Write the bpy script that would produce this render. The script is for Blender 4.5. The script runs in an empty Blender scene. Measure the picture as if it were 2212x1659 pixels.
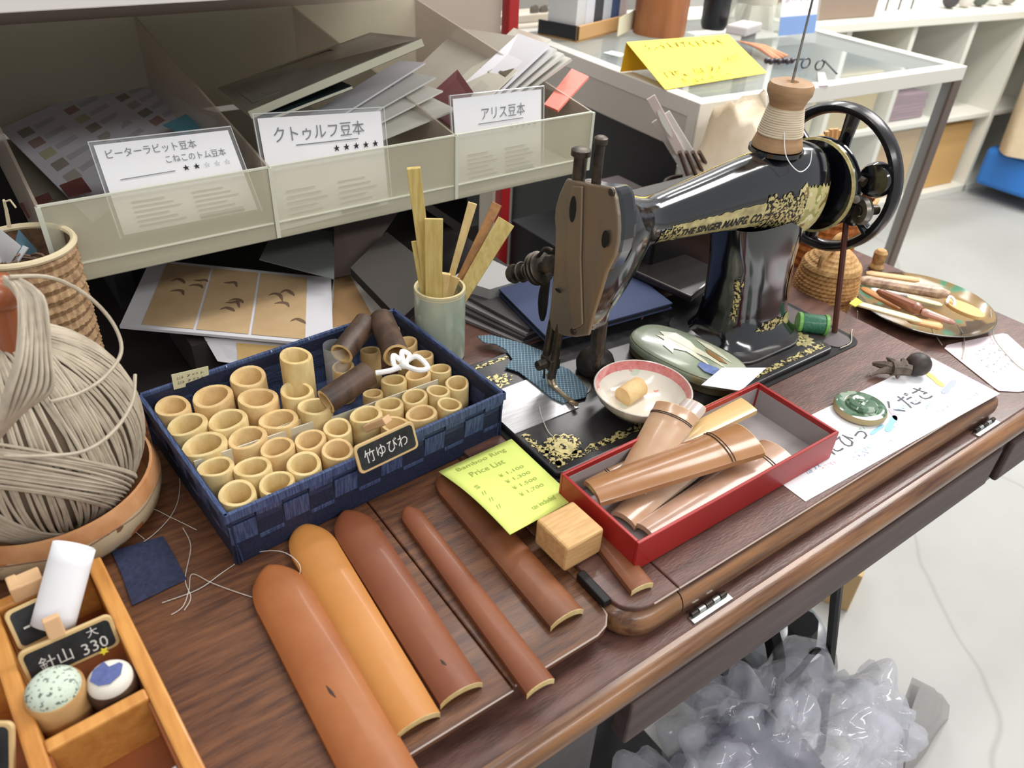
import bpy, math, random
from mathutils import Vector, Matrix
random.seed(7)
SC = bpy.context.scene
COL = SC.collection
V = Vector
PI = math.pi
# ---------------------------------------------------------------- camera
# camera axes expressed in the world (x along the table, y towards its back, z up); heights below are above the table top
ROT = Matrix(((0.8119457, 0.30398421, -0.49833502), (-0.58181796, 0.49053567, -0.64873926), (0.04724461, 0.81668131, 0.57515179)))
CAM = V((0, 0, .44)); FPX, CX, CY = 1680., 1106., 829.5
TABLE_H = .76
cam = bpy.data.cameras.new('camera'); co = bpy.data.objects.new('camera', cam); COL.objects.link(co); SC.camera = co
co.matrix_world = Matrix.Translation(CAM + V((0, 0, TABLE_H))) @ ROT.to_4x4()
cam.sensor_width = 36; cam.lens = 36 * FPX / 2212; cam.clip_start = .02; cam.clip_end = 60
cam.dof.use_dof = True; cam.dof.focus_distance = .72; cam.dof.aperture_fstop = 9
# ---------------------------------------------------------------- world, lights, exposure
w = bpy.data.worlds.new('room_light'); SC.world = w; w.use_nodes = True
w.node_tree.nodes['Background'].inputs[0].default_value = (.93, .96, 1, 1)
w.node_tree.nodes['Background'].inputs[1].default_value = .46
def lamp(name, loc, size, power, rot=(0, 0, 0), color=(1, .98, .95)):
    l = bpy.data.lights.new(name, 'AREA'); l.shape = 'RECTANGLE'; l.size, l.size_y = size; l.energy = power; l.color = color
    o = bpy.data.objects.new(name, l); COL.objects.link(o); o.location = loc; o.rotation_euler = rot; return o
# fluorescent tubes under a 2.5 m ceiling, plus an added front fill
lamp('ceiling_and_fill_lamp', (.2, .35, 1.75), (1.2, .2), 5)
lamp('ceiling_and_fill_lamp', (2.0, .42, 1.7), (1.7, .6), 36)
lamp('ceiling_and_fill_lamp', (1.2, 1.3, 1.7), (1.2, .2), 9)
lamp('ceiling_and_fill_lamp', (.6, -1.6, 1.7), (2.2, .5), 38)  # unseen fill added in front, lights the tray bays under the shelf
lamp('ceiling_and_fill_lamp', (3.2, .9, 1.75), (1.2, .12), 34)
lamp('ceiling_and_fill_lamp', (2.2, 2.2, 1.75), (1.2, .12), 26)
lamp('ceiling_and_fill_lamp', (-1.3, .1, 1.75), (1.2, .12), 5)
SC.view_settings.view_transform = 'Standard'; SC.view_settings.look = 'None'; SC.view_settings.gamma = 1
SC.view_settings.use_curve_mapping = False; SC.view_settings.exposure = .22

# ---------------------------------------------------------------- unprojection: where a thing seen at a pixel stands
def ray(px, py): return ROT @ V((px - CX, -(py - CY), -FPX))
def at(px, py, h=0.):
    v = ray(px, py); return CAM + v * ((h - CAM.z) / v.z)
def atp(px, py, ax, val):
    v = ray(px, py); i = 'xyz'.index(ax); return CAM + v * ((val - CAM[i]) / v[i])
def dist(p): return (ROT.transposed() @ (V(p) - CAM)).z * -1
def lin(c): return tuple(((x / 255.) / 12.92 if x / 255. <= .04045 else ((x / 255. + .055) / 1.055) ** 2.4) for x in c)

# ---------------------------------------------------------------- materials
MATS = {}
def mat(name, col, rough=.5, metal=0., col2=None, scale=40., stretch=(1, 1, 1), bump=0., bscale=None, detail=4, spec=.5, coat=0., alpha=1., trans=0., contrast=(.35, .65), kind='noise', ior=1.45, emit=0, rotz=0):
    if name in MATS: return MATS[name]
    m = bpy.data.materials.new(name); m.use_nodes = True; MATS[name] = m
    nt = m.node_tree; b = nt.nodes['Principled BSDF']; L = nt.links
    c1 = lin(col) + (1,)
    b.inputs['Base Color'].default_value = c1; b.inputs['Roughness'].default_value = rough; b.inputs['Metallic'].default_value = metal
    b.inputs['Specular IOR Level'].default_value = spec; b.inputs['Coat Weight'].default_value = coat; b.inputs['Coat Roughness'].default_value = .12
    b.inputs['Alpha'].default_value = alpha; b.inputs['Transmission Weight'].default_value = trans; b.inputs['IOR'].default_value = ior
    if emit:
        b.inputs['Emission Color'].default_value = c1; b.inputs['Emission Strength'].default_value = emit
    if col2 or bump:
        tc = nt.nodes.new('ShaderNodeTexCoord'); mp = nt.nodes.new('ShaderNodeMapping'); L.new(tc.outputs['Object'], mp.inputs[0]); mp.inputs['Scale'].default_value = stretch
        mp.inputs['Rotation'].default_value = (0, 0, rotz)
        if kind == 'noise':
            n = nt.nodes.new('ShaderNodeTexNoise'); n.inputs['Scale'].default_value = scale; n.inputs['Detail'].default_value = detail; n.inputs['Roughness'].default_value = .6
            L.new(mp.outputs[0], n.inputs[0]); out = n.outputs[0]
        elif kind == 'wave':
            n = nt.nodes.new('ShaderNodeTexWave'); n.inputs['Scale'].default_value = scale; n.inputs['Distortion'].default_value = 3; n.inputs['Detail'].default_value = detail; n.inputs['Detail Scale'].default_value = 1.5
            L.new(mp.outputs[0], n.inputs[0]); out = n.outputs[1]
        elif kind == 'check':
            n = nt.nodes.new('ShaderNodeTexBrick'); n.inputs['Scale'].default_value = scale; n.inputs['Color1'].default_value = (0, 0, 0, 1); n.inputs['Color2'].default_value = (.15, .15, .15, 1); n.inputs['Mortar'].default_value = (1, 1, 1, 1)
            n.inputs['Mortar Size'].default_value = .02; n.inputs['Row Height'].default_value = .25; n.inputs['Brick Width'].default_value = .25; n.offset = 0
            L.new(mp.outputs[0], n.inputs[0]); out = n.outputs[0]
        elif kind == 'voronoi':
            n = nt.nodes.new('ShaderNodeTexVoronoi'); n.inputs['Scale'].default_value = scale; L.new(mp.outputs[0], n.inputs[0]); out = n.outputs[0]
        if col2:
            r = nt.nodes.new('ShaderNodeValToRGB'); r.color_ramp.elements[0].position = contrast[0]; r.color_ramp.elements[1].position = contrast[1]
            r.color_ramp.elements[0].color = c1; r.color_ramp.elements[1].color = lin(col2) + (1,)
            L.new(out, r.inputs[0]); L.new(r.outputs[0], b.inputs['Base Color'])
        if bump:
            bn = nt.nodes.new('ShaderNodeBump'); bn.inputs['Strength'].default_value = min(1, bump); bn.inputs['Distance'].default_value = .001
            if bscale:
                n2 = nt.nodes.new('ShaderNodeTexNoise'); n2.inputs['Scale'].default_value = bscale; n2.inputs['Detail'].default_value = 3; L.new(mp.outputs[0], n2.inputs[0]); L.new(n2.outputs[0], bn.inputs['Height'])
            else: L.new(out, bn.inputs['Height'])
            L.new(bn.outputs[0], b.inputs['Normal'])
    return m
def cloudy(name, col, clear=.5, rough=.25, spec=.5, bump=0.):
    """frosted or clear plastic film: part see-through, part milky"""
    if name in MATS: return MATS[name]
    m = bpy.data.materials.new(name); m.use_nodes = True; MATS[name] = m
    nt = m.node_tree; b = nt.nodes['Principled BSDF']; out = nt.nodes['Material Output']
    b.inputs['Base Color'].default_value = lin(col) + (1,); b.inputs['Roughness'].default_value = rough; b.inputs['Specular IOR Level'].default_value = spec
    t = nt.nodes.new('ShaderNodeBsdfTransparent'); mx = nt.nodes.new('ShaderNodeMixShader'); mx.inputs[0].default_value = clear
    nt.links.new(b.outputs[0], mx.inputs[1]); nt.links.new(t.outputs[0], mx.inputs[2]); nt.links.new(mx.outputs[0], out.inputs[0])
    if bump:
        n = nt.nodes.new('ShaderNodeTexNoise'); n.inputs['Scale'].default_value = bump; tc = nt.nodes.new('ShaderNodeTexCoord'); nt.links.new(tc.outputs['Object'], n.inputs[0])
        bn = nt.nodes.new('ShaderNodeBump'); bn.inputs['Strength'].default_value = .6; bn.inputs['Distance'].default_value = .01; nt.links.new(n.outputs[0], bn.inputs['Height']); nt.links.new(bn.outputs[0], b.inputs['Normal'])
    return m
def blotch(name, base, spots, rough=.4, **k):
    """base colour with several layers of printed or painted blotches: spots = [(colour, scale, threshold, seed)]"""
    if name in MATS: return MATS[name]
    m = mat(name, base, rough, **k); nt = m.node_tree; L = nt.links; b = nt.nodes['Principled BSDF']
    tc = nt.nodes.new('ShaderNodeTexCoord'); prev = None
    for c, s, th, sd in spots:
        mp = nt.nodes.new('ShaderNodeMapping'); mp.inputs['Location'].default_value = (sd, sd * .7, sd * .3); L.new(tc.outputs['Object'], mp.inputs[0])
        n = nt.nodes.new('ShaderNodeTexNoise'); n.inputs['Scale'].default_value = s; n.inputs['Detail'].default_value = 2; L.new(mp.outputs[0], n.inputs[0])
        r = nt.nodes.new('ShaderNodeMapRange'); r.inputs[1].default_value = th; r.inputs[2].default_value = th + .03; L.new(n.outputs[0], r.inputs[0])
        mx = nt.nodes.new('ShaderNodeMix'); mx.data_type = 'RGBA'; mx.inputs[7].default_value = lin(c) + (1,); L.new(r.outputs[0], mx.inputs[0])
        if prev: L.new(prev, mx.inputs[6])
        else: mx.inputs[6].default_value = lin(base) + (1,)
        prev = mx.outputs[2]
    L.new(prev, b.inputs['Base Color']); return m

# ---------------------------------------------------------------- mesh building
class MB:
    def __init__(s): s.v = []; s.f = []
    def add(s, vs, fs):
        o = len(s.v); s.v += [V(p) for p in vs]; s.f += [tuple(i + o for i in f) for f in fs]; return s
    def box(s, c, size, M=None):
        x, y, z = (k / 2 for k in size); pts = [V((i * x, j * y, k * z)) for k in (-1, 1) for j in (-1, 1) for i in (-1, 1)]
        if M is not None: pts = [M @ p for p in pts]
        return s.add([V(c) + p for p in pts], [(0, 2, 3, 1), (4, 5, 7, 6), (0, 1, 5, 4), (2, 6, 7, 3), (0, 4, 6, 2), (1, 3, 7, 5)])
    def hexa(s, b4, t4):
        return s.add(list(b4) + list(t4), [(3, 2, 1, 0), (4, 5, 6, 7), (0, 1, 5, 4), (1, 2, 6, 5), (2, 3, 7, 6), (3, 0, 4, 7)])
    def prism(s, poly, d):
        poly = [V(p) for p in poly]; n = len(poly); d = V(d)
        nn = V((0, 0, 0))
        for i in range(n): nn += poly[i].cross(poly[(i + 1) % n])
        if nn.dot(d) < 0: poly.reverse()
        return s.add(poly + [p + d for p in poly], [tuple(range(n - 1, -1, -1)), tuple(range(n, 2 * n))] + [(i, (i + 1) % n, n + (i + 1) % n, n + i) for i in range(n)])
    def slab(s, poly, th):
        """polygon with its thickness taken along its own normal, downward"""
        poly = [V(p) for p in poly]; n = (poly[1] - poly[0]).cross(poly[2] - poly[0]).normalized()
        if n.z > 0: n = -n
        return s.prism(poly, n * th)
    def tube(s, pts, r, seg=8, cap=True, closed=False, flat=1.):
        pts = [V(p) for p in pts]; n = len(pts); rs = r if isinstance(r, (list, tuple)) else [r] * n
        vs = []; prev = None
        for i, p in enumerate(pts):
            if closed: t = pts[(i + 1) % n] - pts[i - 1]
            else: t = pts[min(n - 1, i + 1)] - pts[max(0, i - 1)]
            if t.length < 1e-9: t = V((0, 0, 1))
            t.normalize()
            if prev is None:
                a = V((0, 0, 1)) if abs(t.z) < .9 else V((1, 0, 0)); u = (a - t * a.dot(t)).normalized()
            else:
                u = prev - t * prev.dot(t); u = u.normalized() if u.length > 1e-6 else prev
            prev = u; v2 = t.cross(u)
            for k in range(seg):
                a = 2 * PI * k / seg; vs.append(p + (u * math.cos(a) * flat + v2 * math.sin(a)) * rs[i])
        fs = []
        m = n if closed else n - 1
        for i in range(m):
            for k in range(seg):
                a = i * seg + k; b = i * seg + (k + 1) % seg; c = ((i + 1) % n) * seg + (k + 1) % seg; d = ((i + 1) % n) * seg + k
                fs.append((a, b, c, d))
        if cap and not closed: fs += [tuple(range(seg - 1, -1, -1)), tuple(range((n - 1) * seg, n * seg))]
        return s.add(vs, fs)
    def lathe(s, prof, c=(0, 0, 0), axis=(0, 0, 1), seg=32, sx=1., sy=1., rot=0., closed=False):
        """prof = [(radius, height)...] turned round axis"""
        ax = V(axis).normalized(); a = V((0, 0, 1)) if abs(ax.z) < .9 else V((1, 0, 0))
        u = (a - ax * a.dot(ax)).normalized(); w2 = ax.cross(u)
        if abs(ax.z) > .99: u, w2 = V((1, 0, 0)), V((0, 1, 0))
        cr, sr = math.cos(rot), math.sin(rot); u, w2 = u * cr + w2 * sr, w2 * cr - u * sr
        vs = []
        for r, h in prof:
            for k in range(seg):
                t = 2 * PI * k / seg; vs.append(V(c) + ax * h + u * (r * sx * math.cos(t)) + w2 * (r * sy * math.sin(t)))
        n = len(prof); fs = []
        for i in range(n if closed else n - 1):
            for k in range(seg):
                j = (i + 1) % n
                fs.append((i * seg + k, i * seg + (k + 1) % seg, j * seg + (k + 1) % seg, j * seg + k))
        if not closed:
            if prof[0][0] > 1e-6: fs.append(tuple(range(seg - 1, -1, -1)))
            if prof[-1][0] > 1e-6: fs.append(tuple(range((n - 1) * seg, n * seg)))
        return s.add(vs, fs)
    def ball(s, c, r, seg=20, rings=12, sc=(1, 1, 1), M=None):
        vs = []; fs = []
        for i in range(rings + 1):
            a = PI * i / rings
            for k in range(seg):
                b = 2 * PI * k / seg; p = V((math.sin(a) * math.cos(b) * sc[0], math.sin(a) * math.sin(b) * sc[1], math.cos(a) * sc[2])) * r
                if M is not None: p = M @ p
                vs.append(V(c) + p)
        for i in range(rings):
            for k in range(seg): fs.append((i * seg + k, (i + 1) * seg + k, (i + 1) * seg + (k + 1) % seg, i * seg + (k + 1) % seg))
        return s.add(vs, fs)
    def grid(s, P, nu, nv, closed_u=False):
        vs = [P(i / (nu if closed_u else nu - 1), j / (nv - 1)) for j in range(nv) for i in range(nu)]; fs = []
        for j in range(nv - 1):
            for i in range(nu if closed_u else nu - 1):
                fs.append((j * nu + i, j * nu + (i + 1) % nu, (j + 1) * nu + (i + 1) % nu, (j + 1) * nu + i))
        return s.add(vs, fs)
def mesh_of(mb, name, m, origin, smooth, ang=35, clean=True):
    me = bpy.data.meshes.new(name); me.from_pydata([p - origin for p in mb.v], [], mb.f); me.validate()
    if clean:
        import bmesh
        bm = bmesh.new(); bm.from_mesh(me); bmesh.ops.remove_doubles(bm, verts=bm.verts, dist=1e-6); bmesh.ops.recalc_face_normals(bm, faces=bm.faces); bm.to_mesh(me); bm.free()
    for mm in (m if isinstance(m, (list, tuple)) else [m]): me.materials.append(mm)
    if smooth:
        me.polygons.foreach_set('use_smooth', [True] * len(me.polygons)); me.set_sharp_from_angle(angle=math.radians(ang))
    me.update(); return me
def world_loc(o):
    l = V((0, 0, 0))
    while o is not None: l = l + o.location; o = o.parent
    return l
def T(name, label, cat, loc, group=None):
    o = bpy.data.objects.new(name, None); COL.objects.link(o); o.location = V(loc); o.empty_display_size = .01
    o['label'] = label; o['category'] = cat
    if group: o['group'] = group
    return o
def part(name, mb, m, parent, smooth=False, bev=0., label=None, thick=0., kind=None, sub=0, ang=35, seg=2, clean=True):
    """one mesh given in world coordinates, made a child of a thing or a part"""
    org = world_loc(parent)
    o = bpy.data.objects.new(name, mesh_of(mb, name, m, org, smooth, ang, clean)); COL.objects.link(o); o.parent = parent
    if label: o['label'] = label
    if kind: o['kind'] = kind
    mods(o, bev, thick, sub, seg); return o
def mods(o, bev, thick, sub, seg=2):
    if thick:
        k = o.modifiers.new('thickness', 'SOLIDIFY'); k.thickness = thick; k.offset = 0
    if bev:
        k = o.modifiers.new('bevel', 'BEVEL'); k.width = bev; k.segments = seg; k.limit_method = 'ANGLE'; k.angle_limit = .6
    if sub:
        k = o.modifiers.new('subdivision', 'SUBSURF'); k.levels = k.render_levels = sub
def single(name, mb, m, label=None, cat=None, group=None, smooth=False, bev=0., kind=None, thick=0., sub=0, ang=35, clean=True):
    """a thing that is one mesh"""
    xs = [p.x for p in mb.v]; ys = [p.y for p in mb.v]; zs = [p.z for p in mb.v]
    org = V(((min(xs) + max(xs)) / 2, (min(ys) + max(ys)) / 2, min(zs)))
    o = bpy.data.objects.new(name, mesh_of(mb, name, m, org, smooth, ang, clean)); COL.objects.link(o); o.location = org
    if label: o['label'] = label
    if cat: o['category'] = cat
    if group: o['group'] = group
    if kind: o['kind'] = kind
    mods(o, bev, thick, sub); return o
def dup(root, loc, rotz=0, label=None, group=None):
    r = root.copy(); COL.objects.link(r); r.location = V(loc); r.rotation_euler = (0, 0, rotz)
    if label: r['label'] = label
    if group: r['group'] = group
    for ch in list(root.children):
        c = ch.copy(); COL.objects.link(c); c.parent = r
        for g in ch.children:
            d = g.copy(); COL.objects.link(d); d.parent = c
    return r
def rot_frame(ux, uy):
    ux = V(ux).normalized(); uy = V(uy); uy = (uy - ux * uy.dot(ux)).normalized(); return ux, uy, ux.cross(uy)
def text_mb(s, origin, ux, uy, width=None, size=None, off=.0004, bold=0.):
    """lettering laid on a surface: origin = lower left corner, ux = reading direction, uy = up"""
    cu = bpy.data.curves.new('t', 'FONT'); cu.body = s; cu.size = 1; cu.resolution_u = 2; cu.offset = bold
    ob = bpy.data.objects.new('t', cu); COL.objects.link(ob)
    dg = bpy.context.evaluated_depsgraph_get(); ev = ob.evaluated_get(dg); me = ev.to_mesh()
    vs = [v.co.copy() for v in me.vertices]; fs = [tuple(p.vertices) for p in me.polygons]; ev.to_mesh_clear()
    bpy.data.objects.remove(ob); bpy.data.curves.remove(cu)
    if not vs: return MB()
    x0 = min(v.x for v in vs); x1 = max(v.x for v in vs); y0 = min(v.y for v in vs); y1 = max(v.y for v in vs)
    k = (width / (x1 - x0)) if width else size
    ky = size if size else k
    ux, uy, n = rot_frame(ux, uy); m = MB(); m.v = [V(origin) + ux * ((v.x - x0) * k) + uy * ((v.y - y0) * ky) + n * off for v in vs]; m.f = fs
    return m
def scribble(origin, ux, uy, w, h, n, r=.00025, off=.0004, mb=None, seed=1):
    """a line of small handwriting too blurred to read: n little strokes"""
    rn = random.Random(seed); ux, uy, nn = rot_frame(ux, uy); mb = mb or MB(); o = V(origin) + nn * off
    for i in range(n):
        x = (i + .1) * w / n; cw = w / n * .75
        for k in range(2):
            pts = [o + ux * (x + cw * rn.random()) + uy * (h * rn.random()) for _ in range(rn.choice((2, 3)))]
            mb.tube(pts, r, 3, False, flat=.3)
    return mb
# ================================================================ materials in use
WOOD_TOP = mat('old_brown_wood', (78, 53, 46), .4, col2=(112, 78, 66), scale=16, stretch=(1.2, 5, 5), bump=.25, bscale=120, contrast=(.35, .7), coat=.15)
WOOD_LEAF = mat('red_brown_leaf_wood', (72, 43, 29), .42, col2=(118, 76, 47), scale=22, stretch=(1, 9, 9), bump=.3, bscale=150, contrast=(.35, .72), coat=.12)
WOOD_EDGE = mat('moulding_wood', (74, 45, 30), .3, col2=(140, 98, 62), scale=7, stretch=(1, 14, 14), bump=.15, bscale=90, coat=.3)
WOOD_DARK = mat('dark_apron_wood', (70, 56, 54), .55, col2=(88, 70, 66), scale=10, stretch=(1, 10, 10))
STEEL = mat('worn_steel', (170, 168, 160), .35, .9, col2=(120, 112, 100), scale=60)
IRON = mat('black_iron', (18, 17, 18), .45, spec=.4)
BLACK = mat('black_recess', (10, 9, 9), .7)
PAPER = mat('white_paper', (238, 238, 240), .75)
INK = mat('dark_ink', (42, 40, 44), .8)
GREYINK = mat('grey_ink', (120, 120, 126), .8)
JAPAN = mat('glossy_black_enamel', (10, 11, 16), .13, spec=.8, coat=1., bump=.06, bscale=25)
BEDMAT = mat('worn_black_bed', (34, 33, 35), .33, col2=(70, 66, 62), scale=30, contrast=(.5, .8), spec=.6)
GOLD = mat('gold_decal', (205, 190, 130), .35, .35, col2=(24, 22, 20), scale=330, contrast=(.47, .53), detail=2)
GOLDSOLID = mat('gold_band', (218, 204, 146), .35, .35, col2=(160, 150, 104), scale=90)
NICKEL = mat('tarnished_nickel', (142, 134, 122), .36, .72, col2=(156, 136, 114), scale=14, stretch=(1, 3, .8), bump=.3, bscale=90)
DARKMET = mat('dark_tarnished_metal', (52, 48, 44), .4, .7, col2=(86, 76, 66), scale=80)
BAMBOO_IN = mat('pale_bamboo', (222, 200, 146), .6, col2=(198, 166, 106), scale=60, stretch=(1, 1, .5), bump=.15)
BAMBOO_IN2 = mat('warm_bamboo', (222, 194, 140), .6, col2=(202, 166, 112), scale=60, bump=.15)
BARK = mat('dark_bamboo_bark', (58, 44, 36), .45, col2=(92, 70, 56), scale=70, stretch=(1, 1, .2))
NAVY = mat('navy_strap', (46, 60, 98), .55, col2=(78, 94, 130), scale=900, stretch=(1, .08, .08), bump=.5, contrast=(.4, .6))
NAVY2 = mat('navy_strap_dark', (34, 44, 74), .6, col2=(54, 66, 98), scale=900, stretch=(.08, .08, 1), bump=.5, contrast=(.4, .6))
# ================================================================ floor
fb = MB(); fb.box((2.2, 1.2, -TABLE_H - .02), (9, 8, .04))
FLOORM = mat('concrete_floor', (176, 176, 172), .55, col2=(158, 158, 153), scale=1.6, detail=8, contrast=(.3, .75))
def cracks(m):
    nt = m.node_tree; L = nt.links; b = nt.nodes['Principled BSDF']; src = b.inputs['Base Color'].links[0].from_socket
    tc = nt.nodes.new('ShaderNodeTexCoord'); n = nt.nodes.new('ShaderNodeTexNoise'); n.inputs['Scale'].default_value = 2.2; L.new(tc.outputs['Object'], n.inputs[0])
    a = nt.nodes.new('ShaderNodeMix'); a.data_type = 'RGBA'; a.inputs[0].default_value = .25; L.new(tc.outputs['Object'], a.inputs[6]); L.new(n.outputs[1], a.inputs[7])
    v = nt.nodes.new('ShaderNodeTexVoronoi'); v.feature = 'DISTANCE_TO_EDGE'; v.inputs['Scale'].default_value = 1.15; L.new(a.outputs[2], v.inputs[0])
    r = nt.nodes.new('ShaderNodeMapRange'); r.inputs[1].default_value = 0; r.inputs[2].default_value = .006; r.inputs[3].default_value = .55; r.inputs[4].default_value = 0; L.new(v.outputs[0], r.inputs[0])
    x = nt.nodes.new('ShaderNodeMix'); x.data_type = 'RGBA'; x.inputs[7].default_value = lin((140, 138, 132)) + (1,); L.new(r.outputs[0], x.inputs[0]); L.new(src, x.inputs[6]); L.new(x.outputs[2], b.inputs['Base Color'])
cracks(FLOORM)
single('floor', fb, FLOORM, kind='structure')
wb = MB(); wb.box((2.2, 2.95, .5), (9, .1, 2.6)); single('wall_back', wb, mat('painted_wall', (206, 203, 196), .8), kind='structure')
# ================================================================ sewing table
tb = T('treadle_sewing_table', 'antique dark wooden treadle sewing table carrying the black sewing machine', 'table', (.3, .42, -TABLE_H))
L0 = -.028
def nose(x0, x1, y, ztop, zbot, out, n=8, r=0.):
    """quarter round moulding along x, bulging towards -y"""
    m = MB(); prof = []
    for i in range(n + 1):
        a = PI * i / n; prof.append((y - out * math.sin(a), (ztop + zbot) / 2 + (ztop - zbot) / 2 * math.cos(a)))
    prof += [(y + .03, zbot), (y + .03, ztop)]
    k = len(prof); vs = [V((x0, p[0], p[1])) for p in prof] + [V((x1, p[0], p[1])) for p in prof]
    m.add(vs, [tuple(range(k)), tuple(range(2 * k - 1, k - 1, -1))] + [(i, (i + 1) % k, k + (i + 1) % k, k + i) for i in range(k)])
    return m
m = MB(); m.box((.29, .43, L0 - .006), (1.48, .45, .012)); part('table_top', m, WOOD_TOP, tb, bev=.002)
m = nose(-.45, 1.035, .203, L0 - .001, L0 - .024, .011); m.v = m.v; part('front_moulding', m, WOOD_EDGE, tb, smooth=True)
m = MB(); m.box((1.03, .42, L0 - .012), (.014, .44, .02)); part('end_moulding', m, WOOD_EDGE, tb, bev=.006, seg=4)
m = MB(); m.box((.53, .2, -.0755), (.52, .016, .049)); part('apron', m, WOOD_DARK, tb, bev=.002)
m = MB(); m.box((.04, .25, -.0755), (.44, .016, .049)); part('apron', m, WOOD_DARK, tb, bev=.002)
m = MB(); m.box((.3, .63, -.0755), (1.4, .016, .049)); part('apron', m, WOOD_DARK, tb, bev=.002)
DRAW = mat('dark_drawer_wood', (40, 34, 34), .4, col2=(58, 48, 46), scale=12, stretch=(1, 8, 8), coat=.2)
dr = MB(); dr.box((.905, .31, -.088), (.2, .22, .078)); d = part('drawer_case', dr, DRAW, tb, bev=.012, seg=4)
m = MB(); m.box((.91, .197, -.088), (.17, .008, .055)); part('drawer_front', m, WOOD_DARK, d, bev=.003)
m = MB(); m.tube([V((.895, .192, -.083)), V((.9, .186, -.09)), V((.92, .184, -.093)), V((.94, .186, -.09)), V((.945, .192, -.083))], .0025, 8); part('handle', m, DARKMET, d, smooth=True)
dr = MB(); dr.box((-.04, .30, -.12), (.6, .19, .14)); part('drawer_case', dr, DRAW, tb, bev=.012, seg=4)
# machine board: two layers, split by a seam
def round_board(x0, x1, y0, y1, zt, th, r, left=True, right=False):
    pts = []
    def arc(cx, cy, a0, a1):
        for i in range(9): a = math.radians(a0 + (a1 - a0) * i / 8); pts.append(V((cx + r * math.cos(a), cy + r * math.sin(a), zt)))
    if left: arc(x0 + r, y0 + r, 180, 270)
    else: pts.append(V((x0, y0, zt)))
    if right: arc(x1 - r, y0 + r, 270, 360)
    else: pts.append(V((x1, y0, zt)))
    pts += [V((x1, y1, zt)), V((x0, y1, zt))]
    return MB().prism(pts, (0, 0, -th))
part('machine_board', round_board(.286, .3345, .2235, .655, 0, .0045, .022), WOOD_TOP, tb, bev=.0012)
part('machine_board', round_board(.3355, .802, .2235, .655, 0, .0045, .012, False, True), WOOD_TOP, tb, bev=.0012)
def nose_board(x0, x1, rl, rr):
    """thick lower layer with a rounded front edge and rounded ends"""
    m = MB(); zt, zb = -.0045, L0; n = 7; prof = [(-.0008 + .0085 * math.sin(PI * i / n), (zt + zb) / 2 + (zt - zb) / 2 * math.cos(PI * i / n)) for i in range(n + 1)]
    path = []
    y0 = .2235; r = .022
    if rl:
        for i in range(9): a = math.radians(180 + 90 * i / 8); path.append((V((x0 + r + r * math.cos(a), y0 + r + r * math.sin(a), 0)), V((math.cos(a), math.sin(a), 0))))
        path.insert(0, (V((x0, .64, 0)), V((-1, 0, 0))))
    else: path.append((V((x0, y0, 0)), V((0, -1, 0))))
    if rr:
        r = .012
        for i in range(9): a = math.radians(270 + 90 * i / 8); path.append((V((x1 - r + r * math.cos(a), y0 + r + r * math.sin(a), 0)), V((math.cos(a), math.sin(a), 0))))
        path.append((V((x1, .64, 0)), V((1, 0, 0))))
    else: path.append((V((x1, y0, 0)), V((0, -1, 0))))
    vs = []; k = len(prof)
    for p, nn in path:
        for o, z in prof: vs.append(p + nn * o + V((0, 0, z)))
    fs = [(i * k + j, (i + 1) * k + j, (i + 1) * k + j + 1, i * k + j + 1) for i in range(len(path) - 1) for j in range(k - 1)]
    m.add(vs, fs); return m
part('rounded_edge', nose_board(.286, .3345, True, False), WOOD_EDGE, tb, smooth=True)
part('rounded_edge', nose_board(.3355, .802, False, True), WOOD_EDGE, tb, smooth=True)
# leaves on the left
def leaf(x0, x1, y0, rr, nm='table_leaf'):
    o = part(nm, round_board(x0, x1, y0, .655, -.006, .007, rr, False, rr > 0.003), WOOD_LEAF, tb, bev=.0012); return o
leaf(-.44, .1895, .2265, .001); leaf(.1905, .281, .2285, .018)
m = MB(); m.box((-.08, .45, -.0205), (.7, .38, .0148)); part('leaf_support', m, BLACK, tb)
m = MB(); m.tube([V((.31, .2232, -.0008)), V((.3345, .2232, -.0008))], .0007, 6); part('worn_edge_highlight', m, mat('worn_edge_highlight', (176, 160, 150), .3, coat=.4), tb)  # pale glossy tubes paint the bright highlight along the worn board edges
m = MB(); m.tube([V((.3355, .2232, -.0008)), V((.79, .2232, -.0008))], .0007, 6); part('worn_edge_highlight', m, MATS['worn_edge_highlight'], tb)
m = MB(); m.tube([V((-.44, .2262, -.0066)), V((.189, .2262, -.0066))], .0006, 6); part('worn_edge_highlight', m, MATS['worn_edge_highlight'], tb)
m = MB(); m.tube([V((.192, .2282, -.0066)), V((.262, .2282, -.0066)), V((.272, .231, -.0066)), V((.279, .238, -.0066)), V((.2812, .248, -.0066))], .0007, 6); part('worn_edge_highlight', m, MATS['worn_edge_highlight'], tb)
# butt hinges let into the front strip
HINGE = mat('hinge_steel', (196, 200, 196), .3, .9)
for hp in ((1531, 1312), (2128, 925)):
    c = at(hp[0], hp[1], L0)
    m = MB(); m.box((c.x, .2095, L0 + .0008), (.042, .006, .0016)); h = part('hinge', m, HINGE, tb)
    for k in range(5):
        q = MB(); q.tube([V((c.x - .019 + k * .0078, .2125, L0 + .003)), V((c.x - .0125 + k * .0078, .2125, L0 + .003))], .0022, 10); part('knuckle', q, HINGE if k % 2 else DARKMET, h, smooth=True)
m = MB(); a = at(1252, 1236, .001); b = at(1312, 1300, .001); m.hexa([a + V((-.003, 0, -.006)), b + V((-.003, 0, -.006)), b + V((.004, 0, -.006)), a + V((.004, 0, -.006))], [a + V((-.003, 0, .001)), b + V((-.003, 0, .001)), b + V((.004, 0, .001)), a + V((.004, 0, .001))]); part('stop_bar', m, IRON, tb, bev=.001)
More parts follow.
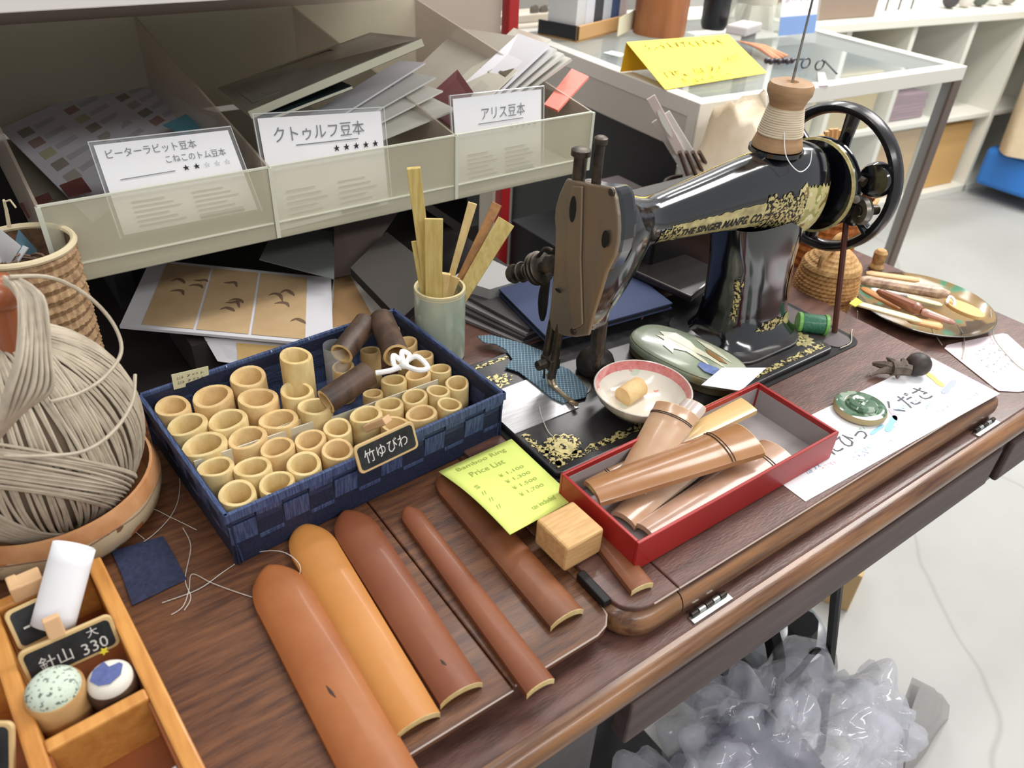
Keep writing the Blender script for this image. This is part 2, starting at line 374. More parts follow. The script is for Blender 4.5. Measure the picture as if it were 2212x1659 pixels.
# cast iron treadle stand
st = MB(); zf = -TABLE_H
def curve3(pts, n=40):
    out = []
    P_ = [pts[0]] + list(pts) + [pts[-1]]
    k = len(pts) - 1
    for i in range(n + 1):
        t = i / n * k; j = min(int(t), k - 1); u = t - j; a, b, c, d = (V(P_[j + q]) for q in range(4))
        out.append(.5 * ((2 * b) + (c - a) * u + (2 * a - 5 * b + 4 * c - d) * u * u + (3 * b - a - 3 * c + d) * u ** 3))
    return out
for xx in (.74, .05):
    for q in ([(xx, .24, -.09), (xx, .25, -.3), (xx, .2, -.6), (xx, .16, zf + .02), (xx, .14, zf)], [(xx, .6, -.09), (xx, .59, -.3), (xx, .62, -.6), (xx, .67, zf + .02), (xx, .69, zf)], [(xx, .25, -.3), (xx, .36, -.4), (xx, .47, -.3), (xx, .59, -.3)], [(xx, .2, -.62), (xx, .4, -.56), (xx, .62, -.62)]):
        if xx > .5 and q[0][1] in (.24, .25): continue
        b_ = MB(); b_.tube(curve3(q), .009, 8); part('iron_leg', b_, IRON, tb, smooth=True)
b_ = MB(); b_.lathe([(.15, -.008), (.165, -.008), (.165, .008), (.15, .008)], (.66, .42, -.46), (1, 0, 0), 48, closed=True); part('drive_wheel', b_, IRON, tb, smooth=True)
b_ = MB()
for k in range(5):
    a = 2 * PI * k / 5; b_.tube([V((.66, .42, -.46)), V((.66, .42 + .15 * math.cos(a), -.46 + .15 * math.sin(a)))], .007, 8)
part('wheel_spokes', b_, IRON, tb, smooth=True)
b_ = MB(); b_.box((.4, .4, -.64), (.36, .22, .012)); part('treadle_plate', b_, IRON, tb, bev=.004)
pa = atp(1806, 1290, 'y', .24); pb = atp(1785, 1500, 'y', .24); pc = atp(1725, 1450, 'y', .24); pd = atp(1765, 1405, 'y', .24)
b_ = MB(); b_.tube([pa + (pa - pb) * .5, pa, pb, pb + (pb - pa) * ((zf - pb.z) / (pb.z - pa.z))], .0065, 10); part('front_rod', b_, IRON, tb, smooth=True)
b_ = MB(); b_.tube(curve3([pc + V((-.02, .0, -.004)), pc, pd, (pa + pb * 2) / 3 + V((0, 0, .012)), (pa + pb * 2) / 3 + V((.0, 0, -.01))], 24), .004, 8); part('curved_brace', b_, IRON, tb, smooth=True)
for q in ([(1735, 1345), (1728, 1400), (1700, 1450), (1672, 1500)],):
    w_ = curve3([atp(a_[0], a_[1], 'y', .32) for a_ in q], 20); b_ = MB(); b_.tube(w_, .022, 10); part('guard', b_, IRON, tb, smooth=True)
# ================================================================ sewing machine
sm = T('sewing_machine', 'antique black enamelled sewing machine with worn gold decoration, set in the table', 'sewing machine', (.52, .45, 0))
bx0, bx1, by0, by1 = .331, .712, .3605, .538; BZ = .007
def rrect(x0, x1, y0, y1, r, z, n=6):
    pts = []
    for cx_, cy_, a0 in ((x1 - r, y1 - r, 0), (x0 + r, y1 - r, 90), (x0 + r, y0 + r, 180), (x1 - r, y0 + r, 270)):
        for i in range(n + 1): a = math.radians(a0 + 90 * i / n); pts.append(V((cx_ + r * math.cos(a), cy_ + r * math.sin(a), z)))
    return pts
m = MB(); m.prism(rrect(bx0, bx1, by0, by1, .008, 0.0004), (0, 0, BZ - .0004)); part('bed', m, BEDMAT, sm, bev=.002, seg=3)
m = MB(); m.prism(rrect(bx0 - .005, bx1 + .048, by0 - .005, by1 + .004, .016, .0003), (0, 0, .0008)); part('bed_gasket', m, BLACK, sm)
m = MB(); m.prism(rrect(bx1 + .006, bx1 + .04, by0 + .001, by1 - .04, .012, .0012), (0, 0, .001)); part('belt_plate', m, mat('grey_plate', (92, 84, 84), .4, .3), sm)
def deck(pts, mtl, name='gold_decal', z=BZ, th=.0003):
    m = MB(); m.prism([V((p.x, p.y, z)) for p in pts], (0, 0, th)); return part(name, m, mtl, sm)
def flower_edge(c, r, n=18, amp=.18, sx=1, sy=1, ph=0):
    return [V((c.x + r * sx * (1 + amp * math.cos(n / 2 * 2 * PI * i / (n * 2) * 2 + ph)) * math.cos(2 * PI * i / (n * 2)), c.y + r * sy * (1 + amp * math.cos(n / 2 * 2 * PI * i / (n * 2) * 2 + ph)) * math.sin(2 * PI * i / (n * 2)), 0)) for i in range(n * 2)]
# gold scroll bands following the bed edges, widening into medallions
def band(xa, xb, y, hw, n=40, seed=1):
    rn = random.Random(seed); up = []; dn = []
    for i in range(n + 1):
        x = xa + (xb - xa) * i / n; k = hw * (.55 + .45 * abs(math.sin(i * .8))) * (.8 + .3 * rn.random()); up.append(V((x, y + k, 0))); dn.append(V((x, y - k * .6, 0)))
    return dn + up[::-1]
deck(band(.338, .44, .3715, .006, 24), GOLD); deck(flower_edge(V((.358, .389, 0)), .0165, 14, .1, 1.1, .9), GOLD)
deck(flower_edge(V((.358, .387, 0)), .009, 10, .08), GOLDSOLID, z=BZ + .0003)
deck(flower_edge(V((.358, .387, 0)), .004, 8, .05), GOLD, z=BZ + .0006)
deck([V((y, x, 0)) for x, y, _ in [tuple(p) for p in band(.368, .42, -.3455, .003, 14, 3)]] if False else [V((.3345 + (.003 if i % 2 else .0), .368 + .052 * i / 12, 0)) for i in range(13)] + [V((.3405 + (.003 if i % 2 else 0), .42 - .052 * i / 12, 0)) for i in range(13)], GOLD)
deck(band(.56, .705, .3695, .0055, 40, 5), GOLD); deck(flower_edge(V((.692, .392, 0)), .014, 12, .16, 1, 1.1), GOLDSOLID)
deck(flower_edge(V((.692, .392, 0)), .007, 9, .2), GOLD, z=BZ + .0003); deck([V((.7035 + (.003 if i % 2 else .0), .4 + .05 * i / 12, 0)) for i in range(13)] + [V((.7085, .45 - .05 * i / 12, 0)) for i in range(13)], GOLD)
deck(flower_edge(V((.362, .5, 0)), .013, 12, .15, 1.5, .8), GOLD); deck(band(.345, .4, .529, .004, 16, 8), GOLD)
# slide plate and needle plate
m = MB(); P4 = [at(*q, BZ) for q in ((1078, 850), (1130, 818), (1310, 872), (1100, 953))]
sp = [V((.3385, .375, 0)), V((.405, .402, 0)), V((.405, .462, 0)), V((.3385, .462, 0))]
m.prism([V((.332, .424, BZ)), V((.405, .424, BZ)), V((.405, .486, BZ)), V((.332, .486, BZ))], (0, 0, .0009)); part('slide_plate', m, mat('brushed_slide_plate', (176, 176, 178), .38, .75, col2=(200, 200, 202), scale=50, stretch=(1, 20, 1)), sm)
m = MB(); m.lathe([(0, .0), (.018, 0), (.018, .0008), (0, .0008)], (.424, .455, BZ), seg=32); part('needle_plate', m, STEEL, sm)
# loft helper for the arm
ARM = [  # x, cy, cz, ry, rz
    (.407, .4455, .148, .030, .066), (.418, .4455, .150, .034, .066), (.437, .4465, .157, .034, .052), (.455, .4475, .164, .030, .036), (.472, .448, .168, .0225, .0245), (.488, .448, .168, .0205, .0205),
    (.52, .448, .168, .0225, .0235), (.56, .448, .1685, .0255, .0285), (.60, .448, .169, .0285, .034), (.64, .448, .166, .0315, .041), (.667, .448, .162, .034, .047), (.692, .448, .158, .0345, .049), (.708, .448, .157, .031, .045), (.717, .448, .157, .022, .034), (.72, .448, .157, .0, .0)]
def arm_pt(x, a, off=0.):
    for i in range(len(ARM) - 1):
        if ARM[i][0] <= x <= ARM[i + 1][0]: break
    t = (x - ARM[i][0]) / (ARM[i + 1][0] - ARM[i][0]); s = t
    p0 = ARM[max(i - 1, 0)]; p1 = ARM[i]; p2 = ARM[i + 1]; p3 = ARM[min(i + 2, len(ARM) - 1)]
    def cr(k): 
        m1 = (p2[k] - p0[k]) / (p2[0] - p0[0]) * (p2[0] - p1[0]) if p2[0] != p0[0] else 0; m2 = (p3[k] - p1[k]) / (p3[0] - p1[0]) * (p2[0] - p1[0])
        return (2 * s ** 3 - 3 * s * s + 1) * p1[k] + (s ** 3 - 2 * s * s + s) * m1 + (-2 * s ** 3 + 3 * s * s) * p2[k] + (s ** 3 - s * s) * m2
    cy, cz, ry, rz = cr(1), cr(2), max(0, cr(3)) + off, max(0, cr(4)) + off
    e = 2.4 if x < .45 else 2.15
    c, n = math.cos(a), math.sin(a)
    return V((x, cy + ry * math.copysign(abs(c) ** (2 / e), c), cz + rz * math.copysign(abs(n) ** (2 / e), n)))
m = MB(); NX = 60; xs = [.407 + (.72 - .407) * i / NX for i in range(NX + 1)]
m.grid(lambda u, v: arm_pt(.407 + (.72 - .407) * v, 2 * PI * u), 48, NX + 1, True); m.f.append(tuple(range(47, -1, -1)))
part('arm', m, JAPAN, sm, smooth=True, ang=50)
# pillar
PIL = [(.007, .655, .443, .062, .048), (.012, .655, .443, .055, .043), (.02, .655, .444, .050, .038), (.035, .655, .446, .047, .035), (.06, .654, .447, .046, .033), (.09, .652, .448, .047, .032), (.115, .65, .448, .052, .031), (.14, .648, .448, .056, .03)]
def pil_pt(z, a, off=0.):
    for i in range(len(PIL) - 1):
        if PIL[i][0] <= z <= PIL[i + 1][0]: break
    t = (z - PIL[i][0]) / (PIL[i + 1][0] - PIL[i][0]); q = [PIL[i][k] * (1 - t) + PIL[i + 1][k] * t for k in range(5)]
    c, n = math.cos(a), math.sin(a); e = 3.2
    return V((q[1] + (q[3] + off) * math.copysign(abs(c) ** (2 / e), c), q[2] + (q[4] + off) * math.copysign(abs(n) ** (2 / e), n), z))
m = MB(); m.grid(lambda u, v: pil_pt(.007 + .133 * v, 2 * PI * u), 40, 24, True); part('pillar', m, JAPAN, sm, smooth=True, ang=60)
m = MB(); m.prism(rrect(.575, .708, .385, .5, .04, BZ), (0, 0, .003)); part('pillar_foot', m, BEDMAT, sm, bev=.002)
# gold lettering band on the arm
def arm_patch(x0, x1, a0, a1, off, nx=40, na=8, edge=0., seed=1):
    rn = random.Random(seed); m = MB(); jit = [edge * rn.random() for _ in range(4 * nx + 4)]
    def P_(u, v):
        i = int(u * nx); x = x0 + (x1 - x0) * u; lo = math.radians(a0 + (jit[i] if v < .01 else 0)); hi = math.radians(a1 - (jit[i + nx] if v > .99 else 0))
        return arm_pt(min(x, .7195), lo + (hi - lo) * v, off)
    m.grid(P_, nx, na); return m
part('gold_band', arm_patch(.495, .622, 178, 226, .0004, edge=3), GOLDSOLID, sm, smooth=True)
part('gold_decal', arm_patch(.482, .508, 178, 238, .0006, 14, edge=16), GOLD, sm, smooth=True)
part('gold_decal', arm_patch(.612, .668, 166, 232, .0006, 24, edge=14, seed=4), GOLD, sm, smooth=True)
MEM = blotch('painted_sphinx_decal', (204, 192, 136), [((156, 152, 84), 60, .55, 2), ((140, 112, 70), 45, .6, 7), ((218, 210, 166), 80, .6, 11)], .3)
part('painted_decal', arm_patch(.655, .706, 158, 236, .0005, 24, edge=10, seed=6), MEM, sm, smooth=True)
part('painted_decal', arm_patch(.635, .706, 232, 262, .0006, 24, edge=14, seed=9), GOLD, sm, smooth=True)
def arm_text(s, x0, x1, a_lo, a_hi):
    t = text_mb(s, (0, 0, 0), (1, 0, 0), (0, 1, 0), width=1., bold=.03); h = max(v.y for v in t.v) or 1
    for i, v in enumerate(t.v):
        a = math.radians(a_hi + (a_lo - a_hi) * (v.y / h)); t.v[i] = arm_pt(x0 + (x1 - x0) * v.x, a, .0009)
    return t
part('lettering', arm_text('THE SINGER MANFG. CO.', .508, .612, 193, 212), INK, sm)
# pillar decals
def pil_patch(z0, z1, a0, a1, m_, n=16, edge=.3, seed=2, name='gold_decal', shape=None):
    rn = random.Random(seed); m = MB(); c = (math.radians((a0 + a1) / 2), (z0 + z1) / 2); pts = []
    N = 28
    ctr = pil_pt(c[1], c[0], .0005); vs = [ctr]
    for i in range(N):
        t = 2 * PI * i / N; k = 1 - edge * rn.random()
        vs.append(pil_pt(c[1] + (z1 - z0) / 2 * math.sin(t) * k, c[0] + math.radians((a1 - a0) / 2) * math.cos(t) * k, .0005))
    m.add(vs, [(0, 1 + i, 1 + (i + 1) % N) for i in range(N)]); return part(name, m, m_, sm)
pil_patch(.045, .095, 196, 222, GOLD, edge=.6, seed=2); pil_patch(.035, .06, 198, 216, GOLD, edge=.6, seed=12); pil_patch(.022, .034, 250, 292, GOLD, edge=.45, seed=3); pil_patch(.02, .032, 286, 318, GOLDSOLID, edge=.1, seed=4)
pil_patch(.045, .088, 293, 311, mat('brass_badge', (120, 84, 58), .4, .5, col2=(150, 112, 80), scale=120), edge=.02, name='badge')
# face plate
FX = .4045
fp = [atp(px, py, 'x', FX) for px, py in ((1222, 386), (1240, 390), (1273, 398), (1321, 405), (1330, 430), (1335, 465), (1336, 496), (1334, 525), (1328, 552), (1309, 590), (1297, 631), (1282, 677), (1270, 725), (1243, 729), (1216, 726), (1196, 716), (1182, 700), (1188, 661), (1192, 615), (1196, 571), (1198, 530), (1199, 496), (1197, 470), (1199, 448), (1207, 420))]
m = MB(); m.prism(fp, (.004, 0, 0)); fpl = part('face_plate', m, NICKEL, sm, bev=.0016, seg=3)
cy_ = sum(p.y for p in fp) / len(fp)
m = MB(); inner = [V((FX + .004, cy_ + (p.y - cy_) * .93, .145 + (p.z - .145) * .97)) for p in fp]; m.prism(inner, (.022, 0, 0)); part('head_casing', m, JAPAN, sm, bev=.006, seg=3)
# raised centre rib on the plate
rib = [atp(px, py, 'x', FX) for px, py in ((1240, 400), (1262, 402), (1258, 560), (1262, 700), (1240, 712), (1226, 560), (1232, 430))]
m = MB(); m.prism(rib, (-.0022, 0, 0)); part('raised_rib', m, NICKEL, fpl, bev=.0018, seg=3)
for (a, b, w_, h_) in ((1237, 452, .0042, .0115), (1306, 517, .0036, .0075), (1205, 628, .004, .0015)):
    c = atp(a, b, 'x', FX - .0024); m = MB(); m.prism([c + V((0, w_ * math.cos(t * PI / 8), h_ * math.sin(t * PI / 8))) for t in range(16)], (.0008, 0, 0)); part('slot', m, BLACK, fpl)
for (a, b) in ((1321, 415), (1238, 716)):
    c = atp(a, b, 'x', FX - .001); m = MB(); m.lathe([(0, .0015), (.003, .001), (.0034, -.001)], c, (-1, 0, 0), 14); part('screw', m, DARKMET, fpl, smooth=True)
# presser bar, needle bar, foot
c = atp(1210, 735, 'x', .412)
nb = at(1222, 852, BZ)
m = MB(); m.tube([V((.409, .475, .08)), V((.403, .475, .028))], .0042, 12); m.tube([V((.403, .475, .03)), V((.403, .4745, .012))], .0012, 8); part('needle_bar', m, DARKMET, sm, smooth=True)
m = MB(); m.tube([V((.409, .464, .082)), V((.4035, .464, .018))], .0042, 12); part('presser_bar', m, DARKMET, sm, smooth=True)
m = MB(); m.box((.4045, .469, .034), (.012, .016, .012)); m.lathe([(0, .012), (.005, .011), (.005, 0)], (.4, .469, .034), (-1, 0, 0), 12); part('needle_clamp', m, DARKMET, sm, bev=.001)
FT = mat('foot_steel', (190, 170, 140), .3, .85)
m = MB()
for dy in (-.0035, .0035):
    m.tube(curve3([(.4035, .466 + dy, .02), (.403, .461 + dy, .0125), (.403, .45 + dy, .0105), (.4025, .434 + dy, .0105), (.402, .427 + dy, .013)], 14), .0023, 8, flat=1)
part('presser_foot', m, FT, sm, smooth=True)
# check spring lever behind the plate and rear lifter
m = MB(); q = [V((.43, .43, .15)), V((.432, .437, .1)), V((.436, .44, .05)), V((.437, .44, .03))]; m.tube(curve3(q, 16), [.0085] * 6 + [.007] * 6 + [.0045] * 5, 10); part('lifter_column', m, DARKMET, sm, smooth=True)
c = atp(1180, 640, 'x', .42); m = MB(); m.tube(curve3([c + V((0, 0, .022)), c + V((0, .004, .0)), c + V((0, .003, -.028))], 12), [.002, .003, .0035, .004, .0045, .0048, .005, .005, .005, .0045, .004, .003, .002], 10); part('lifter_lever', m, IRON, sm, smooth=True)
# tension discs on the left
a = atp(1198, 572, 'x', .41); b = atp(1108, 592, 'x', .40); dn = (b - a).normalized(); Ln = (b - a).length
m = MB(); m.lathe([(.0, 0), (.009, .0), (.01, .006), (.006, .01), (.006, .02), (.0, .021)], a, dn, 20); tn = part('tension_stud', m, DARKMET, sm, smooth=True)
for h, r in ((.016, .015), (.020, .016), (.0245, .0155), (.037, .0075), (.043, .01)):
    m = MB(); m.lathe([(0, -.0012), (r * .9, -.001), (r, 0), (r * .9, .001), (0, .0012)], a + dn * h, dn, 24); part('tension_disc', m, DARKMET, tn, smooth=True)
m = MB(); m.tube([a + dn * .02, a + dn * (Ln)], .0028, 10); m.tube([a + dn * (.026 + .0022 * math.sin(0)) + V((.0, 0, 0))] + [a + dn * (.026 + .0009 * i / 2) + (V((0, math.cos(i * .9), math.sin(i * .9))) * .0065) for i in range(28)], .0009, 5); part('tension_spring', m, STEEL, tn, smooth=True)
m = MB(); m.lathe([(.0, 0), (.008, .0), (.0095, .004), (.008, .008), (0, .009)], a + dn * (Ln - .006), dn, 20); part('thumb_nut', m, DARKMET, tn, smooth=True)
m = MB(); m.tube(curve3([a + V((0, .004, .012)), a + dn * .015 + V((0, .0, .018)), a + dn * .03 + V((0, 0, .004))], 16), .0018, 8); part('thread_guide', m, DARKMET, tn, smooth=True)
# thumb screws on top of the head
for (x, y, z0, h, r, cap) in ((.411, .462, .212, .021, .0055, .0082), (.414, .444, .212, .035, .0040, .0056)):
    m = MB(); m.lathe([(r, 0), (r, h), (cap, h + .001), (cap, h + .0055), (cap * .6, h + .007), (0, h + .007)], (x, y, z0), (0, 0, 1), 20); part('regulating_screw', m, DARKMET, sm, smooth=True)
# small round oiler-like knob standing by the foot
c = at(1282, 805, BZ); 
# hand wheel
wc = V((.757, .448, .158)); WR = .078
m = MB(); m.lathe([(WR - .0085, -.0075), (WR - .003, -.0085), (WR, -.004), (WR, .004), (WR - .003, .0085), (WR - .0085, .0075), (WR - .0115, 0)], wc, (1, 0, 0), 64, closed=True); hw = part('hand_wheel', m, mat('worn_wheel_enamel', (24, 22, 24), .3, col2=(64, 54, 48), scale=30, contrast=(.55, .9), coat=.4), sm, smooth=True, ang=60)
for k in range(6):
    a = math.radians(94 + 60 * k); d_ = V((0, math.cos(a), math.sin(a))); q = MB(); q.tube([wc + d_ * .02, wc + d_ * .045, wc + d_ * .072], [.0085, .007, .0085], 10, flat=.6); part('spoke', q, JAPAN, hw, smooth=True)
m = MB(); m.lathe([(0, -.03), (.017, -.03), (.022, -.018), (.022, .012), (0, .014)], wc, (1, 0, 0), 28); part('hub', m, JAPAN, hw, smooth=True)
m = MB(); m.lathe([(.0, -.008), (.046, -.008), (.0485, -.004), (.0485, .004), (.046, .006), (0, .006)], wc + V((-.024, 0, -.002)), (1, 0, 0), 48); part('belt_pulley', m, JAPAN, hw, smooth=True)
m = MB(); m.lathe([(.0465, -.0095), (.049, -.0085), (.049, -.0065), (.0465, -.006)], wc + V((-.024, 0, -.002)), (1, 0, 0), 48, closed=True); part('brass_rim', m, GOLDSOLID, hw, smooth=True)
# bobbin winder
bw = atp(1845, 410, 'x', .745); m = MB(); a = atp(1796, 330, 'x', .738); b = atp(1868, 395, 'x', .738)
m.tube(curve3([a, (a * 2 + b) / 3 + V((0, 0, -.006)), (a + b * 2) / 3 + V((0, .0, -.004)), b], 20), [.0075] * 4 + [.0045] * 5 + [.0035] * 6 + [.005] * 6, 10); wr = part('winder_arm', m, DARKMET, sm, smooth=True)
m = MB(); m.lathe([(0, 0), (.008, 0), (.009, .004), (.0, .006)], a + V((-.003, 0, 0)), (-1, 0, 0), 18); part('pivot_screw', m, DARKMET, wr, smooth=True)
c = atp(1900, 392, 'x', .75); m = MB(); m.lathe([(0, -.006), (.016, -.006), (.018, -.002), (.018, .004), (0, .006)], c + V((0, .004, 0)), (1, 0, 0), 28); part('winder_pulley', m, JAPAN, wr, smooth=True)
c2 = atp(1862, 455, 'x', .738); m = MB(); m.lathe([(.006, -.004), (.013, -.004), (.0145, 0), (.013, .004), (.006, .004)], c2, (1, -.4, 0), 24, closed=True); part('bobbin', m, STEEL, wr, smooth=True)
m = MB(); m.lathe([(0, -.004), (.005, -.006), (.005, .018), (0, .018)], c2, (1, -.4, 0), 16); part('spindle', m, DARKMET, wr, smooth=True)
m = MB(); c3 = atp(1820, 420, 'x', .745); m.box(c3, (.02, .035, .042)); c4 = atp(1835, 460, 'x', .75); m.box(c4, (.02, .03, .02)); part('winder_bracket', m, JAPAN, wr, bev=.005, seg=3)
for (px, py, r) in ((1808, 383, .0045), (1838, 402, .005), (1852, 430, .004)):
    c = atp(px, py, 'x', .732); m = MB(); m.lathe([(0, .006), (r, .005), (r, -.006), (0, -.006)], c, (-1, -.3, .2), 14); part('screw', m, STEEL, wr, smooth=True)
m = MB(); m.tube([atp(1829, 470, 'x', .748), atp(1822, 540, 'x', .748), atp(1804, 738, 'x', .748) + V((0, 0, -.01))], .0032, 8); part('drive_belt', m, mat('leather_belt', (84, 44, 32), .5), sm, smooth=True)
# spool pin
spb = V((.647, .448, .2085))
m = MB(); m.lathe([(0, 0), (.003, 0), (.0016, .02), (.0008, .145), (0, .146)], spb, (0, 0, 1), 10); part('spool_pin', m, STEEL, sm, smooth=True)
m = MB(); m.lathe([(.0, 0), (.026, 0), (.026, .004), (0, .004)], spb + V((0, 0, -.004)), (0, 0, 1), 32); part('spool_rest', m, JAPAN, sm, smooth=True)
# ---- wooden cone spool with pale thread
spz = spb + V((0, 0, .0008))
cone = T('thread_cone', 'brown waisted wooden spool with a band of cream thread, on top of the machine', 'spool', spz)
BR = mat('brown_spool_wood', (176, 140, 102), .5, col2=(156, 120, 84), scale=30, stretch=(1, 1, 6), rotz=0)
m = MB(); m.lathe([(0.00312, 0.00000), (0.02379, 0.00000), (0.02379, 0.00291), (0.02223, 0.00776), (0.01989, 0.01552), (0.01755, 0.02522), (0.01599, 0.03492), (0.01599, 0.03880), (0.01794, 0.04462), (0.02067, 0.04947), (0.02106, 0.05529), (0.01950, 0.05868), (0.01404, 0.06062), (0.00624, 0.05965), (0.00312, 0.05626)], spz, (0, 0, 1), 40, closed=True); part('spool_body', m, BR, cone, smooth=True)
m = MB(); pr = []
for i in range(26): z = .0126 + .0252 * i / 25; r = .0214 - .0049 * i / 25 + (.0004 if i % 2 else 0); pr.append((r, z))
m.lathe(pr, spz, (0, 0, 1), 40); part('thread', m, mat('cream_thread', (214, 198, 172), .8, col2=(196, 178, 150), scale=300, stretch=(.1, .1, 1)), cone, smooth=True)
m = MB(); m.tube(curve3([spz + V((-.014, -.014, .02)), spz + V((-.016, -.024, .0)), spz + V((-.008, -.036, -.012)), spz + V((.006, -.036, -.008)), spz + V((.01, -.032, .004))], 24), .0005, 4); part('loose_thread', m, PAPER, cone)
# ================================================================ navy woven basket
BR_Z = .047; bz0 = -.006
cor = [at(485, 1115, BR_Z), at(1080, 850, BR_Z), at(860, 665, BR_Z), at(300, 850, BR_Z)]   # front-left, front-right, back-right, back-left
cen = sum(cor, V((0, 0, 0))) / 4
ux = ((cor[1] - cor[0]) + (cor[2] - cor[3])).normalized(); uy = V((-ux.y, ux.x, 0)); LX = ((cor[1] - cor[0]).length + (cor[2] - cor[3]).length) / 2; LY = ((cor[3] - cor[0]).length + (cor[2] - cor[1]).length) / 2
def bk(x, y, z): return V((cen.x, cen.y, 0)) + ux * x + uy * y + V((0, 0, z))
bs = T('storage_basket', 'navy blue woven strap basket filled with bamboo rings', 'basket', (cen.x, cen.y, bz0))
hx, hy = LX / 2, LY / 2; tp = .004; NH = 3; rh = (BR_Z - .004 - bz0 - .001) / 2.5
def wall(p0, p1, nrm, n, nm):
    """plaited wall: alternating proud and recessed strap squares"""
    for r in range(3):
        za = bz0 + .001 + rh * r; zb = min(bz0 + .001 + rh * (r + 1), BR_Z - .004)
        for k in range(n):
            a = p0.lerp(p1, (k + .02) / n); b = p0.lerp(p1, (k + .98) / n); odd = (k + r) % 2; off = nrm * (.0007 if odd else -.0007); th = .0016
            o1 = -nrm * (tp * (1 - (za - bz0) / .05)); o2 = -nrm * (tp * (1 - (zb - bz0) / .05))
            q = MB(); A = [a + off + o1, b + off + o1, b + off + o1 - nrm * th, a + off + o1 - nrm * th]; B = [a + off + o2, b + off + o2, b + off + o2 - nrm * th, a + off + o2 - nrm * th]
            zz = .0003; q.hexa([V((p.x, p.y, za + zz)) for p in A], [V((p.x, p.y, zb - zz)) for p in B])
            part('strap', q, NAVY if odd else NAVY2, bs, bev=.0005, clean=False)
c0, c1, c2, c3 = bk(-hx, -hy, 0), bk(hx, -hy, 0), bk(hx, hy, 0), bk(-hx, hy, 0)
wall(c0, c1, -uy, 12, 'front'); wall(c3, c2, uy, 12, 'back'); wall(c0, c3, -ux, 8, 'left'); wall(c1, c2, ux, 8, 'right')
m = MB()
for a, b, nn in ((c0, c1, -uy), (c1, c2, ux), (c2, c3, uy), (c3, c0, -ux)):
    d = (b - a).normalized(); a2 = a - nn * .002 - d * .0; b2 = b - nn * .002
    m.hexa([V((p.x, p.y, bz0 + .001)) for p in (a2, b2, b2 - nn * .0012, a2 - nn * .0012)], [V((p.x, p.y, BR_Z - .003)) for p in (a2, b2, b2 - nn * .0012, a2 - nn * .0012)])
part('lining', m, mat('navy_lining', (22, 28, 50), .7, col2=(34, 42, 68), scale=500), bs)
m = MB(); m.box(bk(0, 0, bz0 + .0014), (LX - .004, LY - .004, .0012), Matrix.Rotation(math.atan2(ux.y, ux.x), 3, 'Z')); part('base', m, NAVY2, bs)
m = MB(); k = .0016; m.tube([V((p.x, p.y, BR_Z - .0035)) for p in (c0, c1, c2, c3)], .0016, 8, closed=True)
for a, b in ((c0, c1), (c1, c2), (c2, c3), (c3, c0)):
    d = (b - a).normalized(); nn = V((d.y, -d.x, 0)); m.hexa([V((p.x, p.y, BR_Z - .0075)) for p in (a + nn * .0016 - d * .001, b + nn * .0016 + d * .001, b - nn * .0022 + d * .001, a - nn * .0022 - d * .001)], [V((p.x, p.y, BR_Z)) for p in (a + nn * .0012 - d * .001, b + nn * .0012 + d * .001, b - nn * .0018 + d * .001, a - nn * .0018 - d * .001)])
part('rim', m, NAVY, bs, bev=.0008)
m = MB()
for t in (.12, .3, .47, .62, .8, .93): m.ball(V((c3.x, c3.y, 0)).lerp(V((c2.x, c2.y, 0)), t) + V((0, 0, BR_Z - .001)) - uy * .001, .0011, 8, 6)
part('stitches', m, PAPER, bs)
# paper dividers and price tickets
CREAM = mat('cream_card', (214, 208, 186), .7)
def divider(pa, pb, h0, h1, label):
    m = MB(); a, b = pa, pb; n = (b - a).normalized().cross(V((0, 0, 1))); m.hexa([V((p.x, p.y, h0)) for p in (a, b, b + n * .001, a + n * .001)], [V((p.x, p.y, h1)) for p in (a, b, b + n * .001, a + n * .001)])
    return single('card_divider', m, CREAM, label, 'divider', clean=False)
d0 = at(418, 996, .036); d1 = at(705, 900, .036); d2 = at(945, 815, .036)
divider(d0, d1, bz0 + .003, .036, 'cream card divider in the left part of the navy basket')
divider(d1 + (d2 - d1) * .02, d2, bz0 + .003, .034, 'cream card divider in the right part of the navy basket')
def ticket(pts, label, name='price_ticket'):
    p = [atp(a, b, 'y', yy) if yy else at(a, b, .05) for a, b, yy in pts]
    m = MB(); n = (p[1] - p[0]).cross(p[3] - p[0]).normalized(); m.prism(p, n * .0005)
    t = T(name, label, 'price tag', (p[0] + p[2]) / 2); part('card', m, mat('ticket_card', (204, 202, 168), .7), t)
    mm = MB(); e1 = p[2] - p[3]; up = p[0] - p[3]
    for q in (.62, .3): scribble(p[3] + e1 * .1 + up * q, e1, up, e1.length * .8, up.length * .2, 6, .0003, .001, mm, 5)
    for v in mm.v: pass
    part('writing', mm, INK, t, kind='stuff')
b_ = c3.lerp(c2, .12); 
ticket([(370, 810, b_.y - .004), (450, 791, b_.y), (452, 822, b_.y), (376, 842, b_.y - .004)], 'pale ticket with tiny handwriting tucked at the back left rim of the navy basket')
e_ = (d0 + d1) / 2
ticket([(578, 930, e_.y + .006), (652, 904, e_.y + .01), (656, 924, e_.y + .01), (584, 953, e_.y + .006)], 'small pale ticket on the card divider in the middle of the navy basket')
